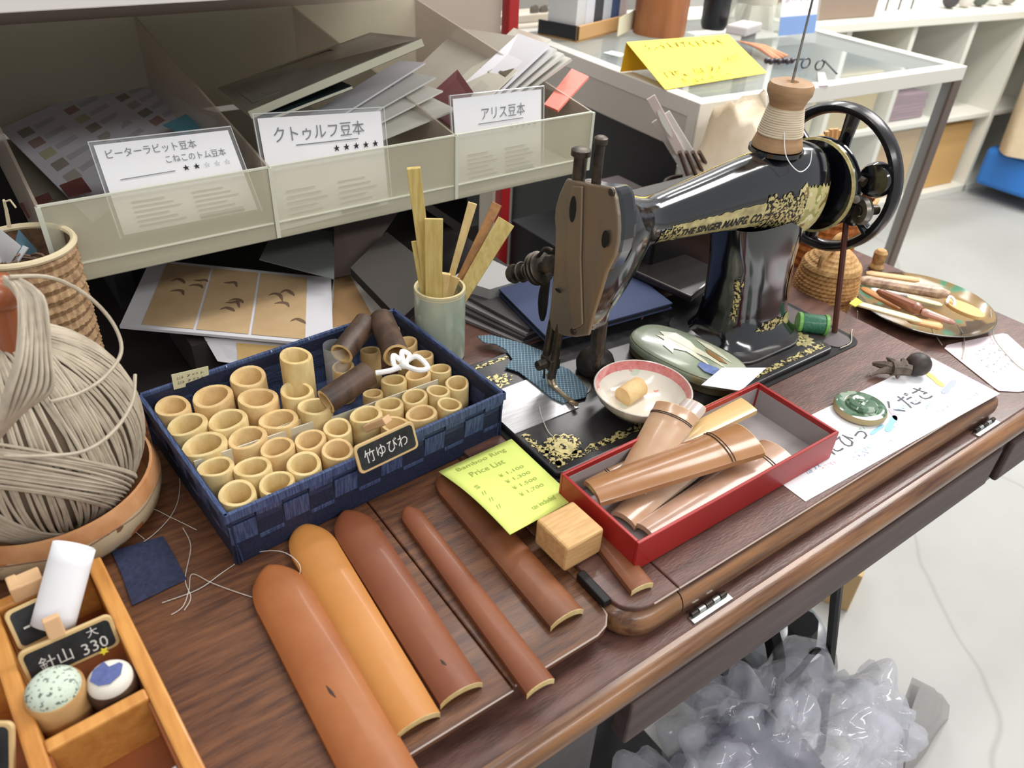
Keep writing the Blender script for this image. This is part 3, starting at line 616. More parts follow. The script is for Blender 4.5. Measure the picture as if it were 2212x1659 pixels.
# ---- bamboo rings
ORD = ['first', 'second', 'third', 'fourth', 'fifth', 'sixth', 'seventh', 'eighth', 'ninth']
rows = [
 ('in the back row of large rings, {} from the left', 'large pale', [(343, 863, 78, 0), (432, 856, 86, 0), (496, 815, 82, .004)]),
 ('in the second row of large rings, {} from the left', 'large pale', [(385, 920, 84, 0), (466, 901, 82, 0), (529, 862, 88, .003), (614, 851, 76, .004)]),
 ('in the third row of large rings, {} from the left', 'large pale', [(429, 962, 94, 0), (513, 935, 82, 0), (590, 901, 84, 0), (666, 877, 75, .004)]),
 ('in the front compartment, back row, {} from the left', 'medium pale', [(460, 1011, 78, 0), (542, 1007, 80, 0), (598, 968, 73, 0), (668, 950, 69, 0), (731, 923, 66, 0), (789, 896, 70, .003), (846, 872, 62, 0), (903, 855, 57, 0), (954, 839, 53, 0)]),
 ('in the front compartment, front row, {} from the left', 'medium pale', [(503, 1070, 86, 0), (584, 1039, 77, 0), (654, 1003, 80, 0), (727, 970, 74, 0), (852, 915, 66, 0), (909, 892, 68, 0), (970, 872, 57, 0)]),
 ('against the right side of the basket, {} from the back', 'small', [(860, 697, 44, .0), (894, 734, 47, 0), (922, 763, 47, 0), (963, 789, 49, 0), (1003, 822, 55, 0)]),
 ('in the crowded back right corner, {} from the left', 'small', [(741, 792, 50, -.003), (800, 757, 44, 0), (812, 848, 44, -.008), (855, 820, 55, 0), (912, 805, 55, 0)]),
]
rn = random.Random(11)
def ring_mesh(r, h, seed, tone):
    rr = random.Random(seed); m = MB(); seg = 26; ph = rr.random() * 6; wob = .05
    prof = [(r * .92, 0), (r, .002), (r, h - .0012), (r * .96, h), (r * .76, h), (r * .70, h - .002), (r * .62, h * .4), (r * .6, h * .3)]
    vs = []
    for q, z in prof:
        for k_ in range(seg):
            t = 2 * PI * k_ / seg; w_ = 1 + wob * math.sin(2 * t + ph) + .03 * math.sin(3 * t + ph * 2)
            vs.append(V((q * w_ * math.cos(t), q * w_ * math.sin(t), z + (.0009 * math.sin(t + ph) if z > h - .003 else 0))))
    fs = [(i * seg + k_, i * seg + (k_ + 1) % seg, (i + 1) * seg + (k_ + 1) % seg, (i + 1) * seg + k_) for i in range(len(prof) - 1) for k_ in range(seg)]
    fs.append(tuple(range((len(prof) - 1) * seg, len(prof) * seg))); fs.append(tuple(range(seg - 1, -1, -1)))
    m.add(vs, fs); me = mesh_of(m, 'bamboo_ring', [BAMBOO_IN, BAMBOO_IN2][tone], V((0, 0, 0)), True, 50); return me
placed = []
for desc, size, lst in rows:
    for i, (px, py, w_, dz) in enumerate(lst):
        zt = .038 + dz if size != 'small' else .036 + dz
        c = at(px, py, zt); d = dist(c); r = w_ * d / FPX / 2 * .97
        placed.append([c, r, zt, desc, size, i])
inx, iny = hx - .0045, hy - .0045
for it in range(30):
    for i in range(len(placed)):
        for j in range(i):
            a, b = placed[i][0], placed[j][0]; dv = V((a.x - b.x, a.y - b.y, 0)); mind = (placed[i][1] + placed[j][1]) * 1.03
            if dv.length < mind and dv.length > 1e-6:
                k = (mind - dv.length) * .5; dv.normalize(); placed[i][0] += dv * k; placed[j][0] -= dv * k
        p = placed[i]; q = p[0] - V((cen.x, cen.y, p[2])); xx = max(-inx + p[1], min(inx - p[1], q.dot(ux))); yy = max(-iny + p[1], min(iny - p[1], q.dot(uy))); p[0] = V((cen.x, cen.y, p[2])) + ux * xx + uy * yy
for n_, (c, r, zt, desc, size, i) in enumerate(placed):
    h = zt - (bz0 + .0025); o = bpy.data.objects.new('bamboo_ring', ring_mesh(r, h, n_, rn.randint(0, 1))); COL.objects.link(o); o.location = (c.x, c.y, bz0 + .0025)
    o['label'] = size + ' bamboo ring ' + desc.format(ORD[i]); o['category'] = 'bamboo ring'; o['group'] = 'bamboo rings in the navy basket'
c = at(638, 768, .062); r = 72 * dist(c) / FPX / 2
o = bpy.data.objects.new('bamboo_ring', ring_mesh(r, .0595, 77, 0)); COL.objects.link(o); o.location = (c.x, c.y, .0025); o['label'] = 'tall pale bamboo tube standing alone near the back of the navy basket'; o['category'] = 'bamboo ring'
o['group'] = 'bamboo rings in the navy basket'; o.location.z = bz0 + .0025; o.scale = (1, 1, (.062 - bz0 - .0025) / .0595)
# bark covered tubes lying on top
def bark_tube(a, b, w_, label, dark=BARK):
    d = (b - a); L_ = d.length; r = w_ * dist(a) / FPX / 2
    t = T('bark_tube', label, 'bamboo tube', (a + b) / 2 - V((0, 0, r)), 'dark bamboo tubes lying in the navy basket')
    m = MB(); m.lathe([(r, 0), (r, L_)], a, d, 28); m.f = m.f[:-2]; m2 = MB(); m.lathe([(r * .78, .0), (r * .78, L_)], a, d, 28); m.f = m.f[:-2]
    part('bark', m, dark, t, smooth=True)
    m = MB(); m.lathe([(r * .99, .0001), (r * .77, -.0002), (r * .77, L_ + .0002), (r * .99, L_ - .0001)], a, d, 28); m.f = m.f[:28] + m.f[28:56] + m.f[56:84]; part('cut_rim', m, BAMBOO_IN2, t, smooth=True)
bark_tube(at(738, 765, .052), at(790, 697, .058), 52, 'dark brown bamboo tube lying farthest left in the back corner of the navy basket')
bark_tube(at(824, 690, .06), at(856, 768, .058), 54, 'dark brown bamboo tube in the back right of the navy basket, beside the white bow')
bark_tube(at(704, 868, .047), at(796, 806, .056), 58, 'largest dark bamboo tube, lying slanted in the middle of the navy basket')
# clear sleeve tube, white bow
m = MB(); c = at(722, 745, .055); r = .0105; m.lathe([(r, -.045), (r, 0)], c, (0, 0, 1), 24); m.f = m.f[:-2]; single('clear_sleeve', m, cloudy('clear_film', (230, 232, 236), .72, .1, 1.), 'clear plastic sleeve standing behind the dark bamboo tubes in the navy basket', 'sleeve', smooth=True, clean=False)
COTTON = mat('white_cotton', (240, 238, 236), .9, bump=.5, bscale=500)
bt = T('cotton_bow', 'small white cotton bow knotted on a dark bamboo tube in the navy basket', 'bow', at(872, 790, .056))
for q in ([(872, 785, .064), (900, 770, .07), (924, 793, .066), (905, 800, .066), (874, 790, .064)], [(872, 785, .064), (850, 768, .068), (852, 790, .064), (868, 795, .063)], [(870, 790, .064), (845, 800, .062), (812, 806, .06)], [(872, 788, .065), (868, 760, .068), (885, 768, .067), (876, 785, .065)]):
    m = MB(); m.tube(curve3([at(*p) for p in q], 20), .0023, 8); part('loop', m, COTTON, bt, smooth=True)
m = MB(); m.ball(at(873, 787, .066), .0042, 12, 8); part('knot', m, COTTON, bt, smooth=True)
# ---- chalk board signs
def chalkboard(quad, label, lines=None, clip=None, col=(24, 26, 28), name='chalkboard_sign', th=.0025, bw=.0022, cliplabel=None):
    """quad: bottom-left, bottom-right, top-right, top-left world points"""
    p = [V(q) for q in quad]; e = (p[1] - p[0]).normalized(); u = (p[3] - p[0]); u = (u - e * u.dot(e)).normalized(); n = e.cross(u)
    W = ((p[1] - p[0]).length + (p[2] - p[3]).length) / 2; H_ = ((p[3] - p[0]).length + (p[2] - p[1]).length) / 2; c = sum(p, V((0, 0, 0))) / 4
    t = T(name, label, 'sign', c - V((0, 0, H_ / 2)))
    def rr(wd, hg, r, z):
        return [c + e * q.x + u * q.y + n * z for q in rrect(-wd / 2, wd / 2, -hg / 2, hg / 2, r, 0, 5)]
    m = MB(); m.prism(rr(W, H_, .004, -th / 2), n * th); part('frame', m, mat('pale_frame_wood', (206, 176, 124), .5), t, bev=.0006)
    m = MB(); m.prism(rr(W - 2 * bw, H_ - 2 * bw, .003, th / 2), n * .0003); part('slate', m, mat('black_slate', col, .7, col2=(44, 46, 48), scale=90), t)
    chalk = mat('chalk', (214, 212, 206), .9)
    for (s, fx, fy, fw, fh) in (lines or []):
        o_ = c + e * ((fx - .5) * W) + u * ((fy - .5) * H_); mm = text_mb(s, o_, e, u, width=fw * W, size=None, off=th / 2 + .0005, bold=.0)
        if fh:
            k = max((v - o_).dot(u) for v in mm.v); 
            for i, v in enumerate(mm.v): mm.v[i] = v + u * ((v - o_).dot(u) * (fh * H_ / k - 1))
        part('chalk_writing', mm, chalk, t)
    return t, c, e, u, n, W, H_
q = [at(*a) for a in ((776, 1027, .012), (903, 966, .012), (891, 908, .036), (763, 968, .036))]
q = [v - uy * .0 for v in q]
fb_ = c0; off_ = lambda v: v - uy * ((v - c0).dot(uy) + .006)
def on_plane(px, py, p0, nn):
    v = ray(px, py); return CAM + v * ((p0 - CAM).dot(nn) / v.dot(nn))
pn = (-uy + V((0, 0, .35))).normalized(); pp0 = V((c0.x, c0.y, BR_Z)) - uy * .004
t_, *_r = chalkboard([on_plane(776, 1027, pp0, pn), on_plane(903, 966, pp0, pn), on_plane(891, 906, pp0, pn), on_plane(763, 966, pp0, pn)], 'small black chalkboard with a pale frame clipped on the front of the navy basket', [('竹ゆびわ', .12, .28, .72, .46)])
CLIP = mat('clip_wood', (216, 176, 132), .55)
c = at(815, 915, .052); m = MB(); m.box(c, (.008, .03, .006), Matrix.Rotation(.35, 3, 'Z') @ Matrix.Rotation(-.7, 3, 'X')); part('clip', m, CLIP, t_, bev=.0008, label='pale wooden clip')
# ================================================================ celadon cup with bamboo spatulas
cupc = at(950, 752, 0); cupc.z = .0008
def cup_r(h): return .024
ct = at(950, 622, .078); cc = V(((cupc.x + ct.x) / 2, (cupc.y + ct.y) / 2 + .0, .0008)); RC = 56 * dist(ct) / FPX
cc = V((ct.x, ct.y, .0)); 
cup = T('celadon_cup', 'pale green cylindrical ceramic cup holding bamboo spatulas behind the basket', 'cup', cc)
CEL = mat('celadon_glaze', (176, 182, 162), .15, col2=(152, 164, 146), scale=18, stretch=(1, 1, .4), coat=.6)
HC = .079
m = MB(); m.lathe([(RC * .9, 0), (RC * .99, .003), (RC, .02), (RC, HC - .002), (RC * .985, HC), (RC * .9, HC), (RC * .88, HC - .003), (RC * .86, .006), (0, .005)], cc, (0, 0, 1), 48); part('cup_body', m, CEL, cup, smooth=True)
m = MB(); m.lathe([(RC * 1.004, HC - .004), (RC * .99, HC + .0006), (RC * .9, HC + .0006), (RC * .87, HC - .004)], cc, (0, 0, 1), 48); m.f = m.f[:-2]; part('unglazed_lip', m, mat('lip', (206, 192, 150), .5), cup, smooth=True)
STK = mat('spatula_bamboo', (206, 186, 118), .55, col2=(186, 160, 92), scale=90, stretch=(3, 3, .3)); STK2 = mat('spatula_brown', (176, 128, 76), .55, col2=(146, 100, 60), scale=90)
def stick(px0, py0, px1, py1, w0, w1, dy0, dy1, label, mt=STK, th=.003, face=0.):
    """from the mouth of the cup to the free end"""
    a = atp(px0, py0, 'y', cc.y + dy0); b = atp(px1, py1, 'y', cc.y + dy1); d = (b - a).normalized(); a2 = a - d * ((a.z - .012) / max(d.z, .3))
    vw = (CAM - b).normalized(); s = d.cross(vw).normalized(); s = (s * math.cos(face) + vw * math.sin(face)).normalized(); n = d.cross(s)
    # keep the foot inside the cup
    f = V((a2.x - cc.x, a2.y - cc.y, 0)); 
    if f.length > RC * .6: f = f.normalized() * RC * .6; a2 = V((cc.x + f.x, cc.y + f.y, a2.z)); d = (b - a2).normalized(); s = (s - d * s.dot(d)).normalized(); n = d.cross(s)
    k0 = w0 * dist(a) / FPX / 2; k1 = w1 * dist(b) / FPX / 2
    m = MB(); m.hexa([a2 - s * k0 - n * th / 2, a2 + s * k0 - n * th / 2, a2 + s * k0 + n * th / 2, a2 - s * k0 + n * th / 2], [b - s * k1 - n * th / 2, b + s * k1 - n * th / 2, b + s * k1 + n * th / 2, b - s * k1 + n * th / 2])
    single('bamboo_spatula', m, mt, label, 'spatula', 'bamboo spatulas in the celadon cup', bev=.0006)
stick(925, 615, 893, 362, 22, 30, .004, .012, 'tallest bamboo spatula leaning left in the celadon cup', th=.006)
stick(935, 620, 937, 472, 34, 40, -.008, -.006, 'wide flat bamboo spatula standing upright at the left of the celadon cup')
stick(912, 605, 900, 520, 8, 24, .006, .012, 'short pale bamboo spatula at the far left of the celadon cup', th=.002)
stick(962, 620, 1021, 438, 8, 20, .0, .008, 'narrow pale bamboo stick in the middle of the celadon cup', mt=BAMBOO_IN, th=.004)
stick(985, 612, 1074, 440, 14, 22, .01, .02, 'reddish brown bamboo spatula at the back of the celadon cup', mt=STK2)
stick(978, 622, 1094, 478, 24, 40, -.004, .002, 'wide flat bamboo spatula leaning right in the celadon cup')
stick(955, 625, 962, 590, 14, 24, -.01, -.009, 'shortest square ended bamboo stick low in the front of the celadon cup', mt=BAMBOO_IN, th=.005)
stick(970, 628, 984, 598, 14, 20, -.004, -.003, 'short pale bamboo stick low in the right of the celadon cup', mt=BAMBOO_IN, th=.003)
# ================================================================ bamboo strips on the leaf
def strip(tip, end, w_px, z0, mt, label, w_tip=None, curv=.28, end_lab=None, halfang=None, marks=None, L_over=None, round_tip=True, name='bamboo_strip', grp='split bamboo strips on the table', zt=None, node=None, inner=None, cut=True):
    """split bamboo: arched cross section, rounded far end, square near end"""
    a = V(tip); b = V(end); d = b - a; L_ = d.length; d.normalize(); s = d.cross(V((0, 0, 1))).normalized(); n = s.cross(d)
    w_ = w_px * dist(b) / FPX / 2 if w_px > 1 else w_px; wt = (w_tip or w_px) ; wt = wt * dist(a) / FPX / 2 if wt > 1 else wt
    N, K = 34, 12; hgt = w_ * curv * 2; th = .0048
    def P_(u, v, o=0.):
        ww = wt + (w_ - wt) * u; x = u * L_
        if round_tip and x < wt * 1.7: ww = ww * math.sqrt(max(0., 1 - (1 - x / (wt * 1.7)) ** 2)) + .0002
        t = (v * 2 - 1); hh = hgt * (ww / w_); hh = hgt * min(1, (.35 + .65 * (ww / w_)))
        up = hh * math.sqrt(max(0, 1 - (t * .93) ** 2)) - hh * .36
        up = max(0, up)
        nb = 0
        if node is not None: nb = .0009 * math.exp(-((u - node) / .02) ** 2)
        return a + d * x + s * (ww * t) + n * (up + nb)
    m = MB(); vs = []; fs = []
    for i in range(N + 1):
        for k in range(K + 1): vs.append(P_((i / N) ** 1.7, k / K) + n * th)
    o2 = len(vs)
    for i in range(N + 1):
        for k in range(K + 1): vs.append(P_((i / N) ** 1.7, k / K))
    C_ = K + 1
    for i in range(N):
        for k in range(K):
            fs.append((i * C_ + k, i * C_ + k + 1, (i + 1) * C_ + k + 1, (i + 1) * C_ + k)); fs.append((o2 + (i + 1) * C_ + k, o2 + (i + 1) * C_ + k + 1, o2 + i * C_ + k + 1, o2 + i * C_ + k))
        for k in (0, K): fs.append((i * C_ + k, (i + 1) * C_ + k, o2 + (i + 1) * C_ + k, o2 + i * C_ + k))
    for k in range(K): fs.append((k, o2 + k, o2 + k + 1, k + 1))
    endf = []
    for k in range(K): endf.append((N * C_ + k, N * C_ + k + 1, o2 + N * C_ + k + 1, o2 + N * C_ + k))
    m.add(vs, fs + ([] if cut else endf))
    mid = (a + b) / 2; t = T(name, label, 'bamboo strip', V((mid.x, mid.y, min(a.z, b.z))), grp)
    part('rind', m, mt, t, smooth=True, ang=40)
    if cut:
        q = MB(); vs2 = [vs[N * C_ + k] + d * .00005 for k in range(C_)] + [vs[o2 + N * C_ + k] + d * .00005 for k in range(C_)]; q.add(vs2, [(k, k + 1, C_ + k + 1, C_ + k) for k in range(K)]); part('cut_end', q, BAMBOO_IN, t, thick=.0004, clean=False)
    if node is not None:
        q = MB()
        for du in (-.009, .009):
            for k in range(K): pass
            q.tube([P_(node + du, k / K) + n * (th + .0001) for k in range(C_)], .0005, 5)
        part('node_rings', q, mat('dark_node', (58, 44, 34), .6), t)
    for (u, v, l_) in (marks or []):
        q = MB(); q.tube([P_(u - l_, v) + n * (th - .0002), P_(u, v - .02) + n * (th + .0001), P_(u + l_, v - .05) + n * (th - .0002)], [.0002, .0011, .0002], 6, flat=.4); part('dark_scar', q, mat('scar', (60, 48, 42), .8), t)
    return t
def rind(name, c1, c2, c3=None): return mat(name, c1, .5, col2=c2, scale=9, stretch=(1.5, 1.5, 1.5), detail=5, contrast=(.3, .75), coat=.06)
LZ = -.0055
strip(at(581, 1236, LZ), at(850, 1730, LZ), 150, 0, rind('orange_brown_rind', (142, 80, 40), (164, 102, 54)), 'orange brown split bamboo strip with a dark nick, running out of the frame', w_tip=118, marks=[(.62, .62, .035)])
strip(at(652, 1146, LZ), at(903, 1575, LZ), 108, 0, rind('golden_rind', (178, 116, 54), (190, 130, 68)), 'golden yellow split bamboo strip, second from the left edge of the table leaf', w_tip=98)
strip(at(746, 1116, LZ), at(997, 1508, LZ), 104, 0, rind('red_brown_rind', (114, 60, 35), (132, 76, 46)), 'wide red brown split bamboo strip between the golden and the narrow one', w_tip=92, marks=[(.88, .55, .02)])
strip(at(878, 1106, LZ), at(1167, 1493, LZ), 72, 0, rind('chestnut_rind', (112, 60, 36), (134, 78, 46)), 'narrow chestnut bamboo strip overhanging the front edge of the leaf', w_tip=46)
strip(at(955, 1030, LZ), at(1224, 1345, LZ), 88, 0, rind('dark_chestnut_rind', (98, 56, 34), (146, 90, 56)), 'dark chestnut bamboo strip lying under the green note and the wooden cube', w_tip=70)
strip(at(1262, 1120, .001), at(1386, 1278, .001), 56, 0, rind('dark_chestnut_rind', (98, 56, 34), (146, 90, 56)), 'short brown bamboo strip sticking out from under the red box', w_tip=50, curv=.2)
# ================================================================ wooden cube
q = [at(1223, 1183, .0255), at(1312, 1140, .0255), at(1240, 1083, .0255), at(1150, 1135, .0255)]
c = sum(q, V((0, 0, 0))) / 4; e = ((q[1] - q[0]) + (q[2] - q[3])).normalized(); S_ = .036
m = MB(); m.box((c.x, c.y, .0255 - .0125), (S_, S_, .028), Matrix.Rotation(math.atan2(e.y, e.x), 3, 'Z'))
for v in m.v:
    if v.z < .01: v.z += .003
single('wooden_cube', m, mat('light_block_wood', (214, 172, 116), .5, col2=(196, 154, 100), scale=30, stretch=(1, 9, 9), contrast=(.4, .6)), 'light wooden block holding down the lime green note', 'block', bev=.0022)
# ================================================================ lime green note
NOTE = mat('lime_paper', (214, 226, 118), .8)
a, b, c, d_ = at(947, 1019, .008), at(1105, 948, .008), at(1243, 1078, .008), at(1100, 1180, .014)
nt_ = T('sticky_note', 'lime green note paper with a handwritten price list, tucked under the wooden block', 'note', (a + c) / 2 - V((0, 0, .004)))
def note_p(u, v):   # u along the top edge, v downwards
    p = (a * (1 - u) + b * u) * (1 - v) + (d_ * (1 - u) + c * u) * v
    return p + V((0, 0, .012 * (v * (1 - u)) - .0 + .0045 * math.sin(PI * v) * (1 - u)))
m = MB(); m.grid(lambda u, v: note_p(u, v), 12, 14); part('paper', m, NOTE, nt_, smooth=True, thick=.0003)
NI = mat('faint_pen', (158, 172, 84), .8)
def note_text(s, u, v, wu, hv, mt=NI):
    t = text_mb(s, (0, 0, 0), (1, 0, 0), (0, 1, 0), width=1.); h = max(x.y for x in t.v)
    t.v = [note_p(u + x.x * wu, v - x.y / h * hv) + V((0, 0, .0005)) for x in t.v]; part('pen_writing', t, mt, nt_)
note_text('Bamboo Ring', .16, .14, .66, .07); note_text('Price List', .22, .27, .46, .07)
for k in range(4): note_text('¥', .47, .42 + .1 * k, .05, .045); note_text('1,%d00' % (1, 3, 5, 7)[k], .58, .42 + .1 * k, .24, .045); note_text('〃' if k else 'S', .12, .44 + .1 * k, .06, .05)
note_text('tax included', .45, .9, .35, .05)
# ================================================================ red box with bamboo pieces
RED = mat('red_board', (166, 34, 30), .45, col2=(150, 28, 26), scale=8, coat=.15); GRY = mat('grey_lining', (158, 150, 150), .8)
RH = .031; q = [at(1385, 1180, RH), at(1795, 935, RH), at(1655, 822, RH), at(1207, 1018, RH)]
cb = sum(q, V((0, 0, 0))) / 4; eb = ((q[1] - q[0]) + (q[2] - q[3])).normalized(); fb2 = V((-eb.y, eb.x, 0)); bw_ = ((q[1] - q[0]).length + (q[2] - q[3]).length) / 2; bd_ = ((q[3] - q[0]).length + (q[2] - q[1]).length) / 2
RMB = Matrix.Rotation(math.atan2(eb.y, eb.x), 3, 'Z'); Z0 = .0105 - .0095
def rb(x, y, z): return V((cb.x, cb.y, 0)) + eb * x + fb2 * y + V((0, 0, z))
rbx = T('red_box', 'open shallow red cardboard box holding split bamboo pieces', 'box', rb(0, 0, Z0))
tk = .0028
for (x, y, sx, sy) in ((0, -bd_ / 2 + tk / 2, bw_, tk), (0, bd_ / 2 - tk / 2, bw_, tk), (-bw_ / 2 + tk / 2, 0, tk, bd_ - 2 * tk), (bw_ / 2 - tk / 2, 0, tk, bd_ - 2 * tk)):
    m = MB(); m.box(rb(x, y, (RH + Z0) / 2), (sx, sy, RH - Z0), RMB); part('side', m, RED, rbx, bev=.0006)
    i_ = .0004; s1 = -1 if (x > 0 or y > 0) else 1
    nx, ny = (x + s1 * (tk / 2 + .0003), y) if x else (x, y + s1 * (tk / 2 + .0003))
    if x or y:
        m = MB(); m.box(rb(nx, ny, (RH + Z0) / 2 - .002), (sx - (0 if sx == tk else 2 * tk) if sx != tk else .0004, sy - 2 * tk if sy != tk and sy > .01 else (.0004 if sy == tk else sy), RH - Z0 - .006), RMB); part('side_lining', m, GRY if (x > 0 or y > 0) else mat('cream_lining', (196, 170, 140), .7), rbx)
m = MB(); m.box(rb(0, 0, Z0 + .001), (bw_ - 2 * tk, bd_ - 2 * tk, .002), RMB); part('bottom', m, GRY, rbx)
def piece(p0, p1, w_, z0, z1, c1, c2, label, node=None, wt=None, rt=False, curv=.24, nm='bamboo_piece'):
    return strip(at(p0[0], p0[1], z0), at(p1[0], p1[1], z1), w_, 0, mat('rind_%d_%d' % (c1[0], c2[1]), c1, .25, col2=c2, scale=7, detail=4, contrast=(.35, .65), coat=.5), label, w_tip=wt or w_, node=node, round_tip=rt, curv=curv, name=nm, grp='split bamboo pieces in the red box')
piece((1262, 1052), (1448, 938), 62, .006, .008, (172, 122, 80), (206, 172, 136), 'brown bamboo piece lying deep along the back left side of the red box', node=.2, wt=50)
piece((1345, 1130), (1530, 960), 92, .006, .01, (168, 120, 84), (212, 188, 166), 'glossy bamboo piece leaning to the lower front of the red box', wt=62)
piece((1395, 1160), (1680, 985), 96, .006, .012, (158, 112, 82), (206, 176, 156), 'brown bamboo piece along the front side of the red box', wt=66, node=.86)
piece((1452, 950), (1606, 876), 72, .014, .018, (214, 178, 118), (224, 190, 132), 'pale inside of a bamboo piece turned upwards at the back of the red box', curv=.08)
piece((1375, 1030), (1500, 880), 52, .014, .03, (190, 176, 168), (160, 140, 130), 'greyish bamboo piece leaning behind the upright one in the red box')
piece((1360, 1060), (1462, 892), 98, .012, .037, (172, 130, 94), (212, 184, 158), 'bamboo piece with a dark node standing highest over the back edge of the red box', node=.86, wt=74)
piece((1278, 1072), (1615, 955), 108, .022, .03, (150, 102, 62), (172, 126, 86), 'long brown bamboo piece with a node, on top across the red box', node=.8, wt=72)
# ================================================================ rice bowl with a bamboo bead
bc = at(1389, 838, .033); RB = 107 * dist(bc) / FPX * 1.0; bc0 = V((bc.x, bc.y, .0075))
bl = T('porcelain_bowl', 'small white porcelain bowl with a pink band inside the rim, beside the machine foot', 'bowl', bc0)
POR = mat('porcelain', (222, 212, 200), .12, coat=.8); PINK = mat('pink_glaze', (206, 112, 112), .15, col2=(224, 150, 146), scale=160, coat=.8)
hb = .0265
m = MB(); m.lathe([(RB * .38, 0), (RB * .42, .0), (RB * .44, .003), (RB * .72, .008), (RB * .93, .0185), (RB, hb), (RB * .985, hb + .0006), (RB * .965, hb)], bc0, (0, 0, 1), 56); m.f = m.f[:-2]; part('bowl_body', m, POR, bl, smooth=True)
m = MB(); m.lathe([(RB * .965, hb), (RB * .93, hb - .0055), (RB * .9, .0175 + .001)], bc0, (0, 0, 1), 56); m.f = m.f[:-2]; part('pink_band', m, PINK, bl, smooth=True)
m = MB(); m.lathe([(RB * .9, .0185), (RB * .72, .0105), (RB * .45, .006), (0, .005)], bc0, (0, 0, 1), 56); m.f = m.f[:-1]; part('bowl_inside', m, blotch('glaze_inside', (226, 220, 206), [((200, 210, 190), 40, .6, 3), ((220, 160, 150), 90, .68, 9)], .12, coat=.7), bl, smooth=True)
a = at(1345, 858, .02); b = at(1392, 828, .022)
m = MB(); d = (b - a).normalized(); m.lathe([(.0055, 0), (.0095, 0), (.0098, .001), (.0098, .024), (.0092, .025), (.0, .025)], a, d, 24); m.lathe([(.0055, 0), (.0055, .012), (0, .012)], a, d, 24); single('bamboo_bead', m, BAMBOO_IN2, 'short pale bamboo tube lying inside the white bowl', 'bamboo tube', smooth=True)
# ================================================================ dark bell-shaped weight by the presser foot
c = at(1284, 800, BZ + .0003); m = MB(); m.lathe([(.016, 0), (.0185, .003), (.0195, .010), (.0165, .018), (.010, .024), (.005, .027), (.0045, .034), (0, .035)], c, (0, 0, 1), 36); single('iron_weight', m, mat('dark_iron_weight', (44, 40, 38), .45, .5, col2=(64, 58, 52), scale=40), 'dark rounded iron knob standing right of the presser foot', 'weight', smooth=True)
# ================================================================ checked cloth under the foot
CH = mat('indigo_check_cloth', (66, 90, 108), .9, col2=(140, 160, 166), scale=75, kind='check', rotz=.6, contrast=(.2, .8), bump=.4)
pl = [(1030, 728), (1060, 725), (1135, 745), (1185, 765), (1205, 790), (1230, 800), (1270, 840), (1265, 860), (1215, 872), (1190, 860), (1160, 835), (1120, 805), (1090, 795), (1107, 778), (1092, 757), (1070, 745), (1045, 742)]
m = MB(); pts = [at(x_, y_, BZ + .0015) for x_, y_ in pl]; m.prism(pts, (0, 0, .0014)); single('checked_cloth', m, CH, 'blue and white checked cloth scrap held under the presser foot', 'cloth', bev=.0005)
# ================================================================ oval tin with cranes
tc_ = (at(1375, 705, .026) + at(1608, 815, .026)) / 2; e1 = (at(1608, 815, .026) - at(1375, 705, .026)); TL = e1.length / 2; e1.normalize(); e2 = V((-e1.y, e1.x, 0)); TW = .0335
tin = T('oval_tin', 'oval pale green tin painted with white cranes, in front of the machine pillar', 'tin', V((tc_.x, tc_.y, BZ)))
def oval(k, z, off=V((0, 0, 0)), n=48, e=2.6):
    out = []
    for i in range(n):
        t = 2 * PI * i / n; c_, s_ = math.cos(t), math.sin(t); out.append(V((tc_.x, tc_.y, z)) + off + e1 * ((TL + k) * math.copysign(abs(c_) ** (2 / e), c_)) + e2 * ((TW + k) * math.copysign(abs(s_) ** (2 / e), s_)))
    return out
TINM = mat('olive_tin_side', (112, 104, 78), .35, .3, coat=.3); TINT = blotch('celadon_tin_lid', (150, 160, 138), [((178, 182, 158), 14, .52, 4), ((150, 134, 96), 11, .62, 8)], .25, coat=.5)
m = MB(); m.prism(oval(-.001, BZ + .0006), (0, 0, .017)); part('tin_body', m, TINM, tin, bev=.001)
lid = oval(0, 0); m = MB(); lv = []; K_ = 48
for k, z in ((0, .016), (.0004, .021), (-.0015, .0245), (-.005, .0262), (-.015, .0278)): lv += oval(k, BZ * 0 + z)
lv.append(V((tc_.x, tc_.y, .0285))); fs = [(r_ * K_ + i, r_ * K_ + (i + 1) % K_, (r_ + 1) * K_ + (i + 1) % K_, (r_ + 1) * K_ + i) for r_ in range(4) for i in range(K_)] + [(4 * K_ + i, 4 * K_ + (i + 1) % K_, 5 * K_) for i in range(K_)]
m.add(lv, fs); part('lid', m, TINT, tin, smooth=True, ang=60)
def lid_pt(x, y): 
    r_ = max(abs(x / TL), abs(y / TW)); return V((tc_.x, tc_.y, .0287 - .0012 * min(1, r_ * 1.1) ** 2)) + e1 * x + e2 * y
def lid_shape(pts, mt, name, zo=0.0002): m = MB(); m.prism([lid_pt(*p) + V((0, 0, zo)) for p in pts], (0, 0, .0002)); part(name, m, mt, tin)
CRW = mat('crane_white', (218, 216, 190), .3, coat=.5); CRB = mat('crane_blue', (92, 112, 168), .3, col2=(130, 146, 186), scale=80); CRO = mat('crane_brown', (150, 112, 70), .3)
S = lambda lst: [(x * TL / 100, y * TW / 100) for x, y in lst]
lid_shape(S([(-62, 20), (-40, 48), (-10, 38), (6, 22), (28, 16), (52, 6), (74, -8), (60, -8), (36, -2), (14, -6), (40, -22), (50, -34), (30, -30), (2, -20), (-16, -34), (-10, -56), (-34, -40), (-42, -12), (-60, -6), (-48, 6)]), CRW, 'painted_crane')
lid_shape(S([(-6, 62), (20, 66), (52, 44), (70, 28), (44, 36), (16, 46)]), CRW, 'painted_crane')
lid_shape(S([(18, 38), (44, 30), (66, 14), (52, 8), (30, 18)]), CRO, 'painted_branch', .0003)
